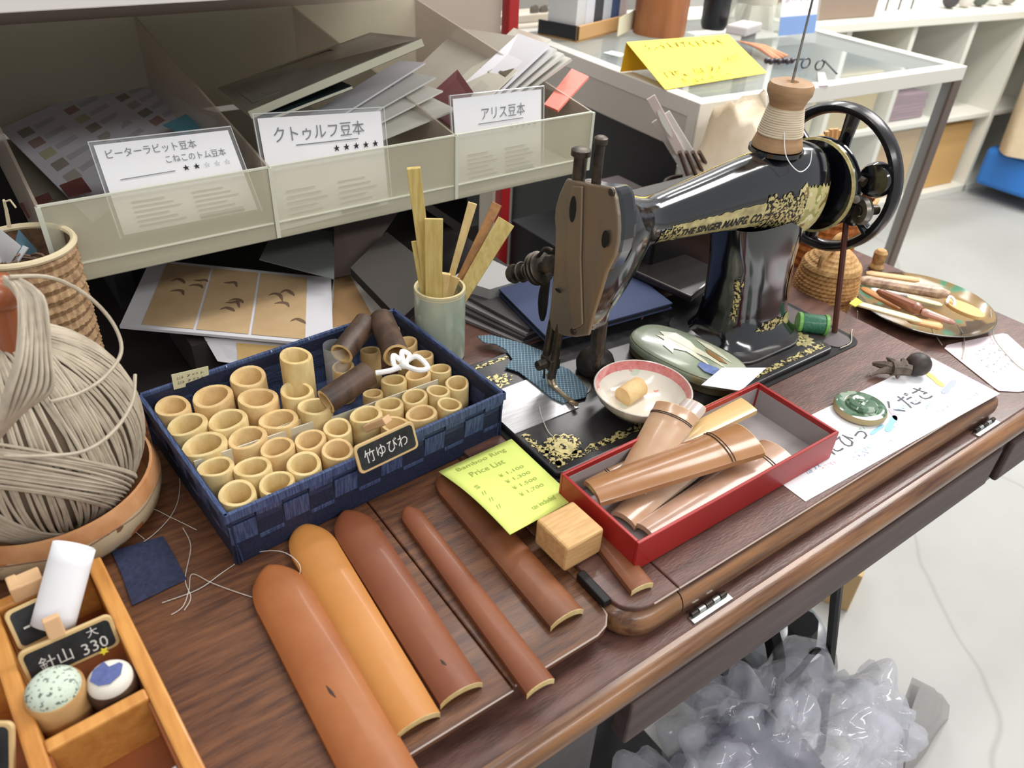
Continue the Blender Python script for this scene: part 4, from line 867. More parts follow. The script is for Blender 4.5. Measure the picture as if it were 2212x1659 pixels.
lid_shape(S([(34, -38), (60, -26), (82, -36), (76, -62), (52, -70), (36, -58)]), CRB, 'painted_flowers', .0003)
a = [at(1515, 832, .0345), at(1560, 795, .0345), at(1655, 795, .0285), at(1600, 845, .0275)]
m = MB(); m.prism(a, (0, 0, .0005)); single('paper_slip', m, PAPER, 'small white paper slip lying over the end of the oval tin', 'paper')
def deck_free(m, z): pass
tw = T('dried_sprig', 'tiny dried reddish twig lying at the back of the oval tin', 'twig', at(1400, 690, BZ))
for q in (((1385, 690), (1402, 668), (1398, 655)), ((1392, 680), (1420, 664)), ((1398, 672), (1410, 655))):
    m = MB(); m.tube([at(x_, y_, .012 + .006 * i) for i, (x_, y_) in enumerate(q)], .0007, 5); part('twig', m, mat('twig', (134, 84, 72), .8), tw)
# ================================================================ shelf unit behind the table, with the literature tray
BX0, BX1, BY0, BY1 = -.42, .835, .668, 1.175
sh = T('display_shelf', 'steel shelf unit behind the sewing table with a dark lower board and white upper board', 'shelf', (.2, .92, -TABLE_H))
SHG = mat('grey_shelf_panel', (186, 170, 156), .6); SHW = mat('white_shelf_edge', (226, 222, 216), .5); REDP = mat('red_post_enamel', (172, 38, 40), .4)
m = MB(); m.box(((BX0 + .57) / 2, (BY0 + BY1) / 2, -.045), (.57 - BX0, BY1 - BY0, .02)); part('lower_board', m, mat('dark_shelf_board', (38, 33, 32), .5), sh, bev=.001)
m = MB(); m.box(((BX0 + BX1) / 2, BY1 + .006, .325), (BX1 - BX0, .008, .45)); part('back_panel', m, SHG, sh)
m = MB(); m.box(((BX0 + .80) / 2, BY1 + .006, -.13), (.80 - BX0, .008, .44)); part('lower_back_panel', m, mat('dark_shelf_board', (38, 33, 32), .5), sh)
m = MB(); m.box(((BX0 + .6) / 2, .95, .319), (.6 - BX0, .45, .004)); part('upper_board', m, SHG, sh)
m = MB(); m.box(((BX0 + .6) / 2, .722, .3235), (.6 - BX0, .012, .013)); part('upper_board_edge', m, SHW, sh, bev=.001)
for (x, y) in ((BX1 + .018, BY1), (BX0, BY1), (BX0, BY0 + .01)):
    m = MB(); m.box((x, y, -.06), (.022, .022, 1.4)); part('post', m, REDP, sh, bev=.002)
for x in (.1, .5):
    m = MB(); m.box((x, 1.15, -.4), (.02, .02, .7)); part('inner_post', m, mat('dark_steel', (50, 48, 48), .5), sh)
m = MB(); m.box((.06, .80, .37), (.30, .1, .08)); single('carton', m, mat('rose_beige_carton', (176, 150, 144), .7), 'rose beige carton on the upper shelf board at the top left', 'box', bev=.002)
m = MB(); m.box((.33, .80, .36), (.16, .1, .06)); single('carton', m, mat('cream_carton', (206, 196, 172), .7), 'cream carton on the upper shelf board right of the rose one', 'box', bev=.002)
# frosted tray with three bays
FROST = cloudy('frosted_plastic', (224, 219, 192), .6, .35); FROSTD = cloudy('frosted_divider', (196, 182, 164), .5, .3); FROSTE = cloudy('frosted_edge', (224, 224, 206), .12, .3)
tr = T('literature_tray', 'long frosted plastic tray with three bays full of booklets, under the upper shelf', 'tray', (.35, .94, .09))
tx = [.045, .244, .455, .652]; ty0, ty1 = .72, 1.15; tz0 = .098
def topz(y): return .17 + (y - .72) * .14
m = MB(); m.box(((tx[0] + tx[3]) / 2, (ty0 + ty1) / 2, tz0), (tx[3] - tx[0], ty1 - ty0, .003)); part('tray_floor', m, cloudy('frosted_floor', (160, 156, 140), .15, .4), tr)
for i in range(3):
    m = MB(); m.box(((tx[i] + tx[i + 1]) / 2, ty0, (tz0 + .17) / 2), (tx[i + 1] - tx[i] - .003, .0026, .17 - tz0)); part('front_panel', m, FROST, tr)
    m = MB(); m.box(((tx[i] + tx[i + 1]) / 2, ty0, .1705), (tx[i + 1] - tx[i] - .002, .003, .0016)); part('front_lip', m, FROSTE, tr)
    m = MB(); m.box(((tx[i] + tx[i + 1]) / 2, ty0 - .0002, tz0 + .016), (tx[i + 1] - tx[i] - .004, .0034, .0012)); part('moulded_line', m, FROSTE, tr)
for i, x in enumerate(tx):
    m = MB(); m.prism([V((x, ty0, tz0)), V((x, ty1, tz0)), V((x, ty1, topz(ty1))), V((x, ty0, .17))], (.0026, 0, 0)); part('divider' if 0 < i < 3 else 'end_panel', m, FROSTD, tr)
    m = MB(); m.box((x + .0013, ty0 - .0002, (tz0 + .17) / 2), (.004, .004, .17 - tz0)); part('corner_rib', m, FROSTE, tr)
m = MB(); m.box(((tx[0] + tx[3]) / 2, ty1, (tz0 + topz(ty1)) / 2), (tx[3] - tx[0], .0026, topz(ty1) - tz0)); part('back_panel', m, FROST, tr)
# posts and feet under the tray
for x in (.12, .60):
    m = MB(); m.box((x, 1.0, .03), (.02, .2, .134)); part('foot', m, mat('dark_steel', (50, 48, 48), .5), tr)
# printed title cards in clear stands
def title_card(tl, trr, bl, br, yt, yb, lines, label, stars, nstar, hollow=0):
    p = [atp(bl[0], bl[1], 'y', yb), atp(br[0], br[1], 'y', yb), atp(trr[0], trr[1], 'y', yt), atp(tl[0], tl[1], 'y', yt)]
    t = T('title_card', label, 'sign', (p[0] + p[1]) / 2)
    n = (p[1] - p[0]).cross(p[3] - p[0]).normalized()
    m = MB(); m.prism(p, -n * .0006); part('card', m, PAPER, t)
    e = (p[1] - p[0]); u = (p[3] - p[0]); 
    def pt(x, y): return p[0] * (1 - x) * (1 - y) + p[1] * x * (1 - y) + p[2] * x * y + p[3] * (1 - x) * y + n * .0006
    def txt(s, x, y, w_, h, mt, name='lettering', bold=.0):
        q = text_mb(s, (0, 0, 0), (1, 0, 0), (0, 1, 0), width=1., bold=bold); hh = max(v.y for v in q.v); q.v = [pt(x + v.x * w_, y + v.y / hh * h) for v in q.v]; part(name, q, mt, t)
    for (s, x, y, w_, h) in lines: txt(s, x, y, w_, h, mat('pencil_grey', (128, 128, 136), .8), bold=.0)
    for i in range(nstar + hollow): txt('★' if i < nstar else '☆', stars[0] + i * stars[2], stars[1], stars[2] * .62, stars[3], INK if i < nstar else mat('pale_grey_ink', (190, 192, 198), .8), 'star')
    m = MB(); yl = stars[1] + stars[3] * .1; 
    m.prism([pt(*q) for q in ((.1, stars[1] + .0), (stars[0] - .06, stars[1] + .012), (stars[0] - .06, stars[1] + .02), (.1, stars[1] + .008))] if hollow else [pt(*q) for q in ((.26, stars[1] + .1), (.78, stars[1] + .1), (.78, stars[1] + .108), (.26, stars[1] + .108))], n * .0002); part('rule', m, GREYINK, t)
    m = MB()
    for k in range(6):
        y = .06 + .055 * k
        for (a_, b_) in ((.12, .46), (.56, .9)): m.prism([pt(a_, y), pt(b_ - .05 * (k % 3), y), pt(b_ - .05 * (k % 3), y + .014), pt(a_, y + .014)], n * .0002)
    part('small_print', m, mat('pale_print', (178, 178, 176), .8), t)
    m = MB(); m.prism([pt(.56, .015), pt(.9, .015), pt(.9, .045), pt(.56, .045)], n * .0003); part('price_strip', m, mat('price_strip', (120, 126, 124), .7), t)
    # clear stand: a bent sheet behind and around the card
    m = MB(); q = [pt(-.03, -.03), pt(1.03, -.03), pt(1.03, 1.04), pt(-.03, 1.04)]; m.prism([v - n * .0028 for v in q], -n * .0012); part('clear_stand', m, cloudy('clear_acrylic', (226, 230, 232), .86, .05, 1.), t)
    m = MB(); m.tube([q[0], q[3], q[2], q[1]], .0007, 6); part('stand_edge', m, cloudy('acrylic_edge', (236, 238, 238), .35, .1, 1.), t, smooth=True)
title_card((202, 314), (492, 281), (268, 508), (556, 452), .752, .729, [('ピーターラビット豆本', .06, .84, .66, .1), ('こねこのトム豆本', .46, .71, .46, .09)], 'white title card with two filled stars standing in the left bay of the frosted tray', (.56, .6, .08, .07), 2, 3)
title_card((556, 256), (822, 240), (600, 500), (840, 440), .752, .729, [('クトゥルフ豆本', .1, .78, .74, .14)], 'white title card with large lettering and five stars in the middle tray bay', (.56, .64, .085, .07), 5)
title_card((978, 214), (1169, 193), (990, 402), (1168, 362), .742, .729, [('アリス豆本', .3, .72, .5, .15)], 'white title card with five small stars in the right bay of the frosted tray', (.62, .58, .07, .05), 5)
# booklets and sheets in the bays
def sheet(pts, mt, label, cat='leaflet', name='leaflet', th=.0012, deco=None, group='papers in the frosted tray'):
    p = [V(q) for q in pts]; m = MB(); m.slab(p, th)
    if not deco: return single(name, m, mt, label, cat, group)
    t = T(name, label, cat, sum(p, V((0, 0, 0))) / len(p) - V((0, 0, .003)), group); part('paper', m, mt, t)
    n = (p[1] - p[0]).cross(p[2] - p[0]).normalized(); n = n if n.z > 0 else -n
    for nm, u, v, du, dv, c in deco:
        q = [p[0] * (1 - a) * (1 - b) + p[1] * a * (1 - b) + p[2] * a * b + p[3] * (1 - a) * b + n * .0003 for a, b in ((u, v), (u + du, v), (u + du, v + dv), (u, v + dv))]
        m = MB(); m.prism(q, n * .0003); part(nm, m, mat('print_%d_%d_%d' % c, c, .7), t)
    return t
rnd = random.Random(4)
pic = [((142, 140, 132)), (160, 134, 132), (180, 178, 150), (150, 142, 136), (172, 168, 162)]
deco = []
for col_ in range(3):
    for k in range(5): deco.append(('printed_picture', .06 + .32 * col_, .1 + .13 * k, .08, .08, pic[(k + col_) % 5])); deco.append(('printed_text', .16 + .32 * col_, .11 + .13 * k, .14, .05, (182, 182, 190)))
sheet([at(0, 278, .128), at(285, 150, .15), at(468, 262, .134), at(200, 480, .11)], mat('bluish_paper', (206, 206, 216), .7), 'large leaflet with rows of tiny pictures in the left bay of the frosted tray', deco=deco)
sheet([at(352, 270, .148), at(402, 246, .152), at(440, 272, .149), at(400, 292, .146)], mat('teal_print', (84, 140, 156), .7), 'small teal triangular leaflet corner behind the left title card')
sheet([at(345, 212, .13), at(465, 242, .128), at(455, 262, .126), at(360, 240, .126)], mat('buff_paper', (168, 156, 138), .8), 'buff paper edge under the large leaflet in the left bay')
sheet([at(128, 400, .129), at(176, 382, .131), at(198, 412, .128), at(148, 425, .127)], mat('dark_red_print', (112, 66, 62), .6), 'small dark red card in front of the large leaflet in the left bay')
sheet([at(40, 440, .121), at(105, 415, .123), at(112, 428, .122), at(60, 470, .12)], mat('dark_red_print', (112, 66, 62), .6), 'dark red strip of card at the front left corner of the frosted tray')
# middle bay
LBL = 'cream'
def booklet(pts, th, cover, label, edge=mat('cream_pages', (222, 220, 196), .7), deco=None, group='papers in the frosted tray'):
    p = [V(q) for q in pts]; n = (p[1] - p[0]).cross(p[2] - p[0]).normalized(); n = n if n.z > 0 else -n
    t = T('booklet', label, 'booklet', sum(p, V((0, 0, 0))) / 4 - n * th, group)
    m = MB(); m.prism([q - n * .0006 for q in p], -n * (th - .0012)); part('pages', m, edge, t)
    for k in (0, -(th - .0006)): m = MB(); m.prism([q + n * k for q in p], -n * .0006); part('cover', m, cover, t)
    for nm, u, v, du, dv, c in (deco or []):
        q = [p[0] * (1 - a) * (1 - b) + p[1] * a * (1 - b) + p[2] * a * b + p[3] * (1 - a) * b + n * .0002 for a, b in ((u, v), (u + du, v), (u + du, v + dv), (u, v + dv))]
        m = MB(); m.prism(q, n * .0003); part(nm, m, mat('print_%d_%d_%d' % c, c, .7), t)
    return t
COV = mat('worn_cover', (150, 150, 134), .35, col2=(108, 106, 96), scale=10, coat=.4)
booklet([at(535, 240, .186), at(910, 82, .262), at(800, 70, .222), at(470, 190, .168)], .009, COV, 'thick cream booklet tilted across the top of the middle bay of the frosted tray', deco=[('cover_picture', .2, .3, .5, .6, (58, 54, 50)), ('cover_ornament', .06, .15, .16, .45, (134, 134, 122))])
booklet([at(560, 262, .18), at(760, 185, .205), at(700, 160, .2), at(540, 222, .175)], .004, mat('dark_teal_cover', (46, 62, 66), .5), 'thin dark teal booklet under the tilted one in the middle bay')
fan = [((700, 235), (862, 130), (225), (212, 210, 214)), ((720, 245), (880, 155), 0, (204, 204, 200)), ((735, 255), (893, 178), 0, (216, 214, 206)), ((750, 265), (922, 205), 0, (208, 206, 196))]
for i, (a_, b_, _, c_) in enumerate(fan):
    h0, h1 = .165 - .004 * i, .205 - .008 * i
    A = at(a_[0] - 60, a_[1] + 30, h0); B = at(b_[0], b_[1], h1); d_ = (B - A); w_ = V((-.055, -.065, -.012)); w_ = w_ - d_ * (w_.dot(d_) / d_.dot(d_))
    sheet([A, B, B + w_, A + w_], mat('fan_paper_%d' % i, c_, .7), 'pale leaflet, number %s of the fan from the back, sticking out of the middle bay' % ORD[i], th=.002)
sheet([at(880, 195, .17), at(925, 185, .172), at(922, 215, .168), at(895, 215, .167)], mat('salmon_card', (206, 110, 104), .7), 'small salmon red card between the middle and right bays of the frosted tray')
# right bay
sheet([at(855, 190, .155), at(990, 60, .20), at(1130, 80, .205), at(1010, 250, .15)], mat('grey_sleeve', (150, 144, 132), .3, coat=.6), 'grey glossy sleeve lying deep in the right bay of the frosted tray')
sheet([at(905, 225, .17), at(988, 150, .185), at(1022, 198, .182), at(975, 275, .165)], mat('maroon_card', (82, 18, 26), .5), 'dark maroon card standing on its corner in the right bay of the frosted tray')
sheet([at(1010, 255, .175), at(1190, 85, .215), at(1110, 60, .2), at(960, 200, .165)], mat('cream_sleeve', (196, 194, 178), .3, coat=.6), 'cream leaflet with a small brown picture in the right bay', deco=[('small_picture', .45, .1, .12, .22, (84, 70, 52)), ('pale_square', .1, .2, .2, .3, (176, 172, 160)), ('pale_square', .4, .5, .2, .3, (170, 164, 152))])
for i in range(4):
    x_ = 16 * i; h_ = .004 * i
    sheet([at(1040 + x_, 232, .168 - h_), at(1186 + x_, 96 + 10 * i, .222 - h_), at(1120 + x_, 72 + 10 * i, .212 - h_), at(975 + x_, 205, .166 - h_)], mat('fan_paper_%d' % (i % 4), (214, 212, 200), .7), 'pale booklet, %s of the stack from the back, leaning out of the right bay' % ORD[i], th=.0035)
sheet([at(1175, 225, .17), at(1235, 148, .19), at(1272, 165, .188), at(1205, 238, .17)], mat('coral_booklet', (232, 128, 112), .55), 'coral red booklet leaning out at the right end of the frosted tray', th=.003, name='booklet', cat='booklet')
# ---- things on the dark lower board
TAN = mat('tan_print', (202, 174, 134), .6, col2=(186, 156, 116), scale=12)
zb = -.03
q = [at(258, 704, .02), at(720, 746, .02), at(715, 600, .02), at(325, 560, .02)]
t = T('picture_folder', 'white folder showing three tan panels, lying flat behind the navy basket', 'folder', (q[0] + q[2]) / 2 - V((0, 0, .012)))
m = MB(); m.slab(q, .003); part('folder_sheet', m, mat('folder_white', (214, 212, 216), .6), t)
def bil(u, v, off=.0005): return q[0] * (1 - u) * (1 - v) + q[1] * u * (1 - v) + q[2] * u * v + q[3] * (1 - u) * v + V((0, 0, off))
SMU = mat('sepia_smudge', (112, 90, 70), .7)
for k, (u0, u1) in enumerate(((.1, .345), (.36, .605), (.62, .87))):
    m = MB(); m.prism([bil(u0, .04), bil(u1, .04), bil(u1, .95), bil(u0, .95)], (0, 0, .0003)); part('tan_panel', m, TAN, t)
    for s_ in range(4):
        r_ = random.Random(k * 7 + s_); u = u0 + .04 + .14 * r_.random(); v = .25 + .5 * r_.random(); m = MB()
        m.tube(curve3([bil(u, v, .001), bil(u + .03, v + .06 * r_.random(), .001), bil(u + .06, v + .02, .001), bil(u + .075, v - .07 * r_.random(), .001)], 12), [.0003 + .0022 * math.sin(PI * i / 12) for i in range(13)], 4, flat=.15); part('brush_mark', m, SMU, t)
m = MB(); m.box((t.location.x, t.location.y, -.012), (.12, .1, .042)); single('pamphlet_stack', m, mat('dark_pamphlets', (52, 46, 44), .6), 'dark stack of pamphlets beneath the folder with tan panels', 'papers')
sheet([at(722, 592, .012), at(768, 588, .012), at(862, 680, .004), at(705, 720, .004)], mat('white_border_print', (216, 210, 198), .6), 'tan print with a white border right of the large folder, behind the basket', deco=[('tan_panel', .06, .04, .6, .9, (190, 150, 104))], group='papers on the lower shelf')
sheet([at(440, 728, .012), at(640, 742, .012), at(600, 800, -.004), at(470, 780, -.004)], mat('folder_white', (214, 212, 216), .6), 'white sheet with a tan edge peeking out below the large folder', deco=[('tan_panel', .35, .15, .6, .8, (206, 172, 112))], group='papers on the lower shelf')
sheet([at(560, 560, .045), at(722, 602, .04), at(722, 500, .045), at(600, 480, .05)], mat('slate_sleeve', (104, 108, 106), .3, coat=.5), 'slate grey clear sleeve lying over the back of the large folder', group='papers on the lower shelf')
sheet([at(722, 600, .02), at(722, 460, .07), at(880, 430, .07), at(770, 590, .025)], mat('brown_grey_sheet', (96, 84, 80), .5), 'brownish grey sheet standing behind the dark book', group='papers on the lower shelf')
booklet([at(757, 578, .05), at(865, 690, .035), at(960, 600, .045), at(835, 500, .06)], .012, mat('charcoal_cover', (70, 66, 62), .45), 'charcoal grey square book between the basket and the frosted tray', edge=BLACK, group='papers on the lower shelf')
sheet([at(975, 600, .03), at(1058, 625, .03), at(1145, 600, .03), at(1050, 555, .03)], mat('pale_grey_board', (176, 174, 172), .7), 'pale grey board behind the celadon cup and navy book', group='papers on the lower shelf', th=.028)
# magazines and navy book beside the cup
for k in range(4):
    o_ = .0045 * k; a_ = V((.402 + .006 * k, .628, 0)); mg = MB()
    c_ = [V((.398 + .008 * k, .642, 0)), V((.43 + .003 * k, .548, 0)), V((.56, .555, 0)), V((.55, .652, 0))]
    mg.prism([V((p.x, p.y, .0004 + o_)) for p in c_], (0, 0, .0038)); single('magazine', mg, mat('magazine_%d' % (k % 2), ((128, 124, 124), (70, 66, 68))[k % 2], .5), 'thin grey magazine, %s from the bottom of the stack under the navy book' % ORD[k], 'magazine', 'magazines beside the celadon cup', bev=.0004)
A = V((.455, .638, .027)); B = V((.436, .513, .027)); Cc = V((.60, .4985, .027)); D_ = A + (Cc - B)
bkt = T('cloth_book', 'navy cloth-bound book lying behind the head of the sewing machine', 'book', ((A + Cc) / 2).xy.to_3d() + V((0, 0, .0195)))
NC = mat('navy_bookcloth', (52, 62, 92), .8, bump=.3, bscale=900)
m = MB(); m.prism([A, B, Cc, D_], (0, 0, -.0015)); part('cover', m, NC, bkt)
m = MB(); m.prism([p - V((0, 0, .0015)) * 1 + ((A + Cc) / 2 - p).normalized() * .002 for p in (A, B, Cc, D_)], (0, 0, -.0045)); part('pages', m, mat('dark_page_edge', (24, 26, 34), .8), bkt)
m = MB(); m.prism([p - V((0, 0, .006)) for p in (A, B, Cc, D_)], (0, 0, -.0015)); part('cover', m, NC, bkt)
m = MB(); m.prism([at(1352, 592, .0285), at(1440, 545, .0285), at(1560, 600, .0285), at(1490, 655, .0285)], (0, 0, .009)); single('dark_case', m, mat('dark_brown_case', (34, 29, 27), .3, coat=.4), 'flat dark brown case lying on the navy book under the machine arm', 'case', bev=.002)
m = MB(); m.box((.69, .60, .052), (.13, .07, .104)); single('black_canister', m, mat('black_lacquer', (22, 19, 20), .3, coat=.5), 'black lacquered box standing behind the machine pillar', 'box', bev=.006)
# ================================================================ right end of the table
WK = mat('wicker_coil', (196, 150, 92), .7, col2=(150, 104, 58), scale=160, bump=.5); WKL = mat('wicker_light', (208, 168, 112), .7, col2=(168, 124, 72), scale=160, bump=.5)
jc = at(1781, 622, .0); jc = V((.838, .462, L0 + .0005)); jr = .0385
jar = T('coiled_basket', 'small round coiled basket with a lid and loop, behind the machine belt', 'basket', jc)
def coil(prof, c, seg=44, tw=0., lump=.0011):
    """a wall of plaited coils: small slanting lumps along each turn"""
    m = MB(); vs = []; n = len(prof)
    for i, (r, z) in enumerate(prof):
        for k in range(seg * 2):
            a = PI * k / seg; vs.append(V(c) + V(((r + (lump if (k % 2) else 0) * (1 if i % 2 else .3)) * math.cos(a + i * tw), (r + (lump if (k % 2) else 0) * (1 if i % 2 else .3)) * math.sin(a + i * tw), z)))
    s2 = seg * 2; m.add(vs, [(i * s2 + k, i * s2 + (k + 1) % s2, (i + 1) * s2 + (k + 1) % s2, (i + 1) * s2 + k) for i in range(n - 1) for k in range(s2)]); return m
pr = []
for i in range(25):
    t_ = i / 24; z = .058 * t_; r = jr * (.78 + .22 * math.sin(PI * (.12 + .76 * t_)) / 1.0); pr.append((r * (1.0 if i % 2 else .975), z))
part('basket_body', coil(pr, jc, 42, .035), WK, jar, smooth=False)
m = MB(); m.lathe([(0, .001), (jr * .8, .001)], jc, seg=32); part('basket_base', m, WK, jar)
pr = [(jr * .93, .056)]
for i in range(14): t_ = i / 13; pr.append((jr * (.93 - .78 * t_) * (1.0 if i % 2 else .96), .059 + .022 * math.sin(t_ * PI / 2)))
part('basket_lid', coil(pr, jc, 36, .03, .0008), WKL, jar)
m = MB(); m.tube([jc + V((.011 * math.cos(a), 0, .087 + .009 * math.sin(a))) for a in [2 * PI * k / 16 for k in range(16)]], .0038, 8, closed=True); part('lid_loop', m, WKL, jar, smooth=True)
m = MB(); m.tube(curve3([jc + V((-.028, -.002, .061)), jc + V((-.032, -.004, .076)), jc + V((-.02, -.004, .084)), jc + V((-.01, -.002, .076))], 12), .004, 8); part('side_loop', m, WKL, jar, smooth=True)
# tall wicker basket behind, with bits in it
pc_ = V((.945, .548, L0 + .0005)); pot = T('tall_wicker_basket', 'taller orange brown wicker basket behind the hand wheel, holding paper and a whisk', 'basket', pc_)
pr = [(.04 + .012 * i / 18 + (.0012 if i % 2 else 0), .1 * i / 18) for i in range(19)]
part('basket_wall', coil(pr, pc_, 36, .0, .001), mat('orange_wicker', (190, 118, 54), .7, col2=(138, 76, 32), scale=140, bump=.5), pot)
m = MB(); m.lathe([(0, .004), (.04, .004)], pc_, seg=32); part('basket_floor', m, WK, pot)
m = MB(); m.tube([pc_ + V((.053 * math.cos(a), .053 * math.sin(a), .1)) for a in [2 * PI * k / 36 for k in range(36)]], .003, 8, closed=True); part('basket_rim', m, WKL, pot, smooth=True)
for k in range(9):
    a = -.9 + .22 * k; m = MB(); m.tube([pc_ + V((.006 * math.cos(k), .006 * math.sin(k), .02)), pc_ + V((-.03 + .045 * math.sin(a), .012 * math.cos(a), .14 + .045 * math.cos(a)))], [.0018, .0034], 6); part('bamboo_tine', m, mat('whisk_tan', (196, 150, 98), .6), pot)
m = MB(); m.slab([pc_ + V((-.01, -.035, .112)), pc_ + V((.075, -.028, .105)), pc_ + V((.07, .02, .115)), pc_ + V((-.01, .02, .12))], .0015); single('cream_packet', m, mat('cream_packet', (240, 222, 168), .6), 'cream paper packet lying over the tall wicker basket behind the hand wheel', 'packet')
m = MB(); m.lathe([(.0, 0), (.009, 0), (.010, .003), (.0075, .008), (.0085, .014), (.009, .024), (.006, .028), (0, .029)], (1.0, .487, L0 + .0005), seg=20); single('wooden_peg', m, WKL, 'small turned wooden peg at the back corner of the table, beside the plate', 'peg', smooth=True)
m = MB(); m.slab([V((.975, .53, L0 + .001)), V((.99, .53, L0 + .001)), V((.992, .545, .03)), V((.977, .545, .03))], .0012); single('white_tag', m, PAPER, 'narrow white tag standing next to the turned wooden peg', 'tag')
# green thread reel
a = at(1722, 696, .0125); b = at(1790, 703, .0125); d = (b - a).normalized(); a = V((a.x, a.y, .0125)); GR = mat('green_thread', (36, 92, 66), .5, col2=(60, 124, 92), scale=400, coat=.2)
rl = T('thread_reel', 'small green thread reel lying beside the coiled basket', 'thread', a + d * .016 - V((0, 0, .0125)))
m = MB(); m.lathe([(0, .004), (.0105, .004), (.0108, .006), (.0108, .027), (.0105, .029), (0, .029)], a, d, 24); part('thread', m, GR, rl, smooth=True)
for h in (0, .029): m = MB(); m.lathe([(0, h), (.0118, h), (.0118, h + .004), (0, h + .004)], a, d, 24); part('flange', m, mat('lime_flange', (116, 176, 84), .4), rl, bev=.0006)
# plate with bamboo and tags
pc2 = at(1993, 662, L0 + .008); pc2 = V((pc2.x, pc2.y, L0 + .0006)); pr_ = .083
plt = T('painted_plate', 'round shallow plate, green and gold inside, holding bamboo tools at the right of the table', 'plate', pc2)
m = MB(); m.lathe([(pr_ * .6, 0), (pr_ * .8, .002), (pr_ * .97, .011), (pr_, .0135), (pr_ * .985, .014)], pc2, seg=56); m.f = m.f[:-1]; part('plate_body', m, mat('dark_olive_ware', (52, 50, 42), .3, col2=(96, 92, 74), scale=40, coat=.4), plt, smooth=True)
m = MB(); m.lathe([(pr_ * .985, .014), (pr_ * .93, .0105), (pr_ * .78, .004), (0, .003)], pc2, seg=56); m.f = m.f[:-1]; part('plate_inside', m, blotch('plate_glaze', (150, 122, 76), [((84, 144, 108), 16, .52, 2), ((84, 64, 40), 20, .55, 6)], .2, coat=.6), plt, smooth=True)
def rod(p0, h0, p1, h1, r0, r1, mt, label, cat, flat=1., name='bamboo_tool', seg=10):
    a_ = at(p0[0], p0[1], h0); b_ = at(p1[0], p1[1], h1); m = MB(); n = 10; m.tube([a_.lerp(b_, i / n) for i in range(n + 1)], [(r0 + (r1 - r0) * i / n) * (.55 if i in (0, n) else 1) for i in range(n + 1)], seg, flat=flat); return single(name, m, mt, label, cat, 'bamboo tools on the plate', smooth=True)
CT = mat('pale_cream_bamboo', (236, 214, 168), .35, coat=.4)
rod((1852, 604), -.008, (2050, 636), -.008, .007, .008, mat('pinkish_cream_bamboo', (226, 196, 166), .35, col2=(150, 120, 104), scale=20, stretch=(1, 6, 6)), 'long pinkish cream bamboo rod across the back of the plate', 'bamboo tool')
rod((1838, 652), .0, (1990, 694), -.006, .0055, .0065, CT, 'cream bamboo strip reaching over the left rim of the plate', 'bamboo tool', .5)
rod((1960, 690), -.008, (2035, 706), -.008, .006, .007, mat('peach_bamboo', (232, 178, 120), .4), 'short peach coloured bamboo piece at the front of the plate', 'bamboo tool', .6)
rod((1895, 628), .002, (1990, 672), .002, .0045, .0085, mat('chestnut_handle', (146, 92, 66), .35, coat=.4), 'chestnut brown round handle lying on top in the middle of the plate', 'brush handle')
rod((1990, 672), .002, (2062, 698), -.004, .005, .003, mat('pink_brown_handle', (196, 146, 130), .35, coat=.4), 'slim pinkish end piece next to the chestnut handle on the plate', 'brush handle')
rod((1960, 640), -.01, (2035, 660), -.01, .005, .005, mat('pale_green_bamboo', (214, 214, 168), .4), 'pale green bamboo piece under the long rod on the plate', 'bamboo tool', .5)
rod((1870, 590), -.006, (1985, 606), -.006, .006, .006, mat('tan_bamboo', (206, 172, 122), .45), 'short tan bamboo rod at the very back of the plate', 'bamboo tool', .6)
rod((1862, 622), -.008, (1945, 668), -.01, .006, .006, mat('amber_bamboo', (190, 130, 70), .4), 'amber brown bamboo piece below the long rod at the left of the plate', 'bamboo tool', .5)
m = MB(); a = at(2042, 652, -.003); b = at(2122, 692, -.001); d = (b - a).normalized(); s = d.cross(V((0, 0, 1))).normalized(); c = (a + b) / 2; hl = (b - a).length / 2
m.prism([c + d * (hl * math.cos(k * PI / 16)) + s * (.0135 * math.sin(k * PI / 16)) for k in range(32)], (0, 0, .005)); single('wooden_tag', m, mat('golden_tag', (214, 172, 108), .45), 'oval golden wooden tag at the right side of the plate', 'tag', bev=.001)
m = MB(); m.tube(curve3([at(2045, 655, .004), at(2052, 640, .008), at(2062, 650, .006), at(2060, 662, .002)], 12), .0016, 6); single('tag_string', m, PAPER, 'short white cord looped through the oval golden tag', 'cord', smooth=True)
m = MB(); m.slab([at(1835, 655, .006), at(1850, 642, .007), at(1863, 652, .006), at(1848, 662, .005)], .0012); single('yellow_sticker', m, mat('bright_yellow', (244, 226, 70), .6), 'tiny bright yellow sticker on the left end of the cream bamboo strip', 'sticker')
STR = mat('grey_string', (176, 168, 156), .8)
for q, lb in ((((1852, 672, -.004), (1850, 695, -.02), (1840, 715, .002), (1838, 740, .002), (1815, 752, .003)), 'pale string hanging from the left of the plate into the belt slot'),
              (((2010, 700, -.008), (2015, 715, -.022), (2035, 745, -.026)), 'short pale string hanging over the front of the plate'),
              (((2066, 700, -.01), (2080, 720, -.024), (2083, 750, -.025), (2078, 775, -.025)), 'pale string running from the plate onto the pink card'),
              (((2140, 668, -.012), (2143, 700, -.02), (2150, 735, -.024), (2190, 782, -.025), (2212, 800, -.025)), 'long pale string running from the right rim of the plate across the pink card')):
    m = MB(); m.tube(curve3([at(*p) for p in q], 20), .0007, 5); single('string', m, STR, lb, 'string', 'strings around the plate')
pk = T('pink_card', 'pink edged white card with faint handwriting at the right end of the table', 'card', at(2140, 790, L0 + .0004))
q = [(2040, 752), (2046, 745), (2165, 720), (2176, 722), (2216, 758), (2262, 800), (2262, 838), (2200, 846), (2158, 844), (2146, 836)]
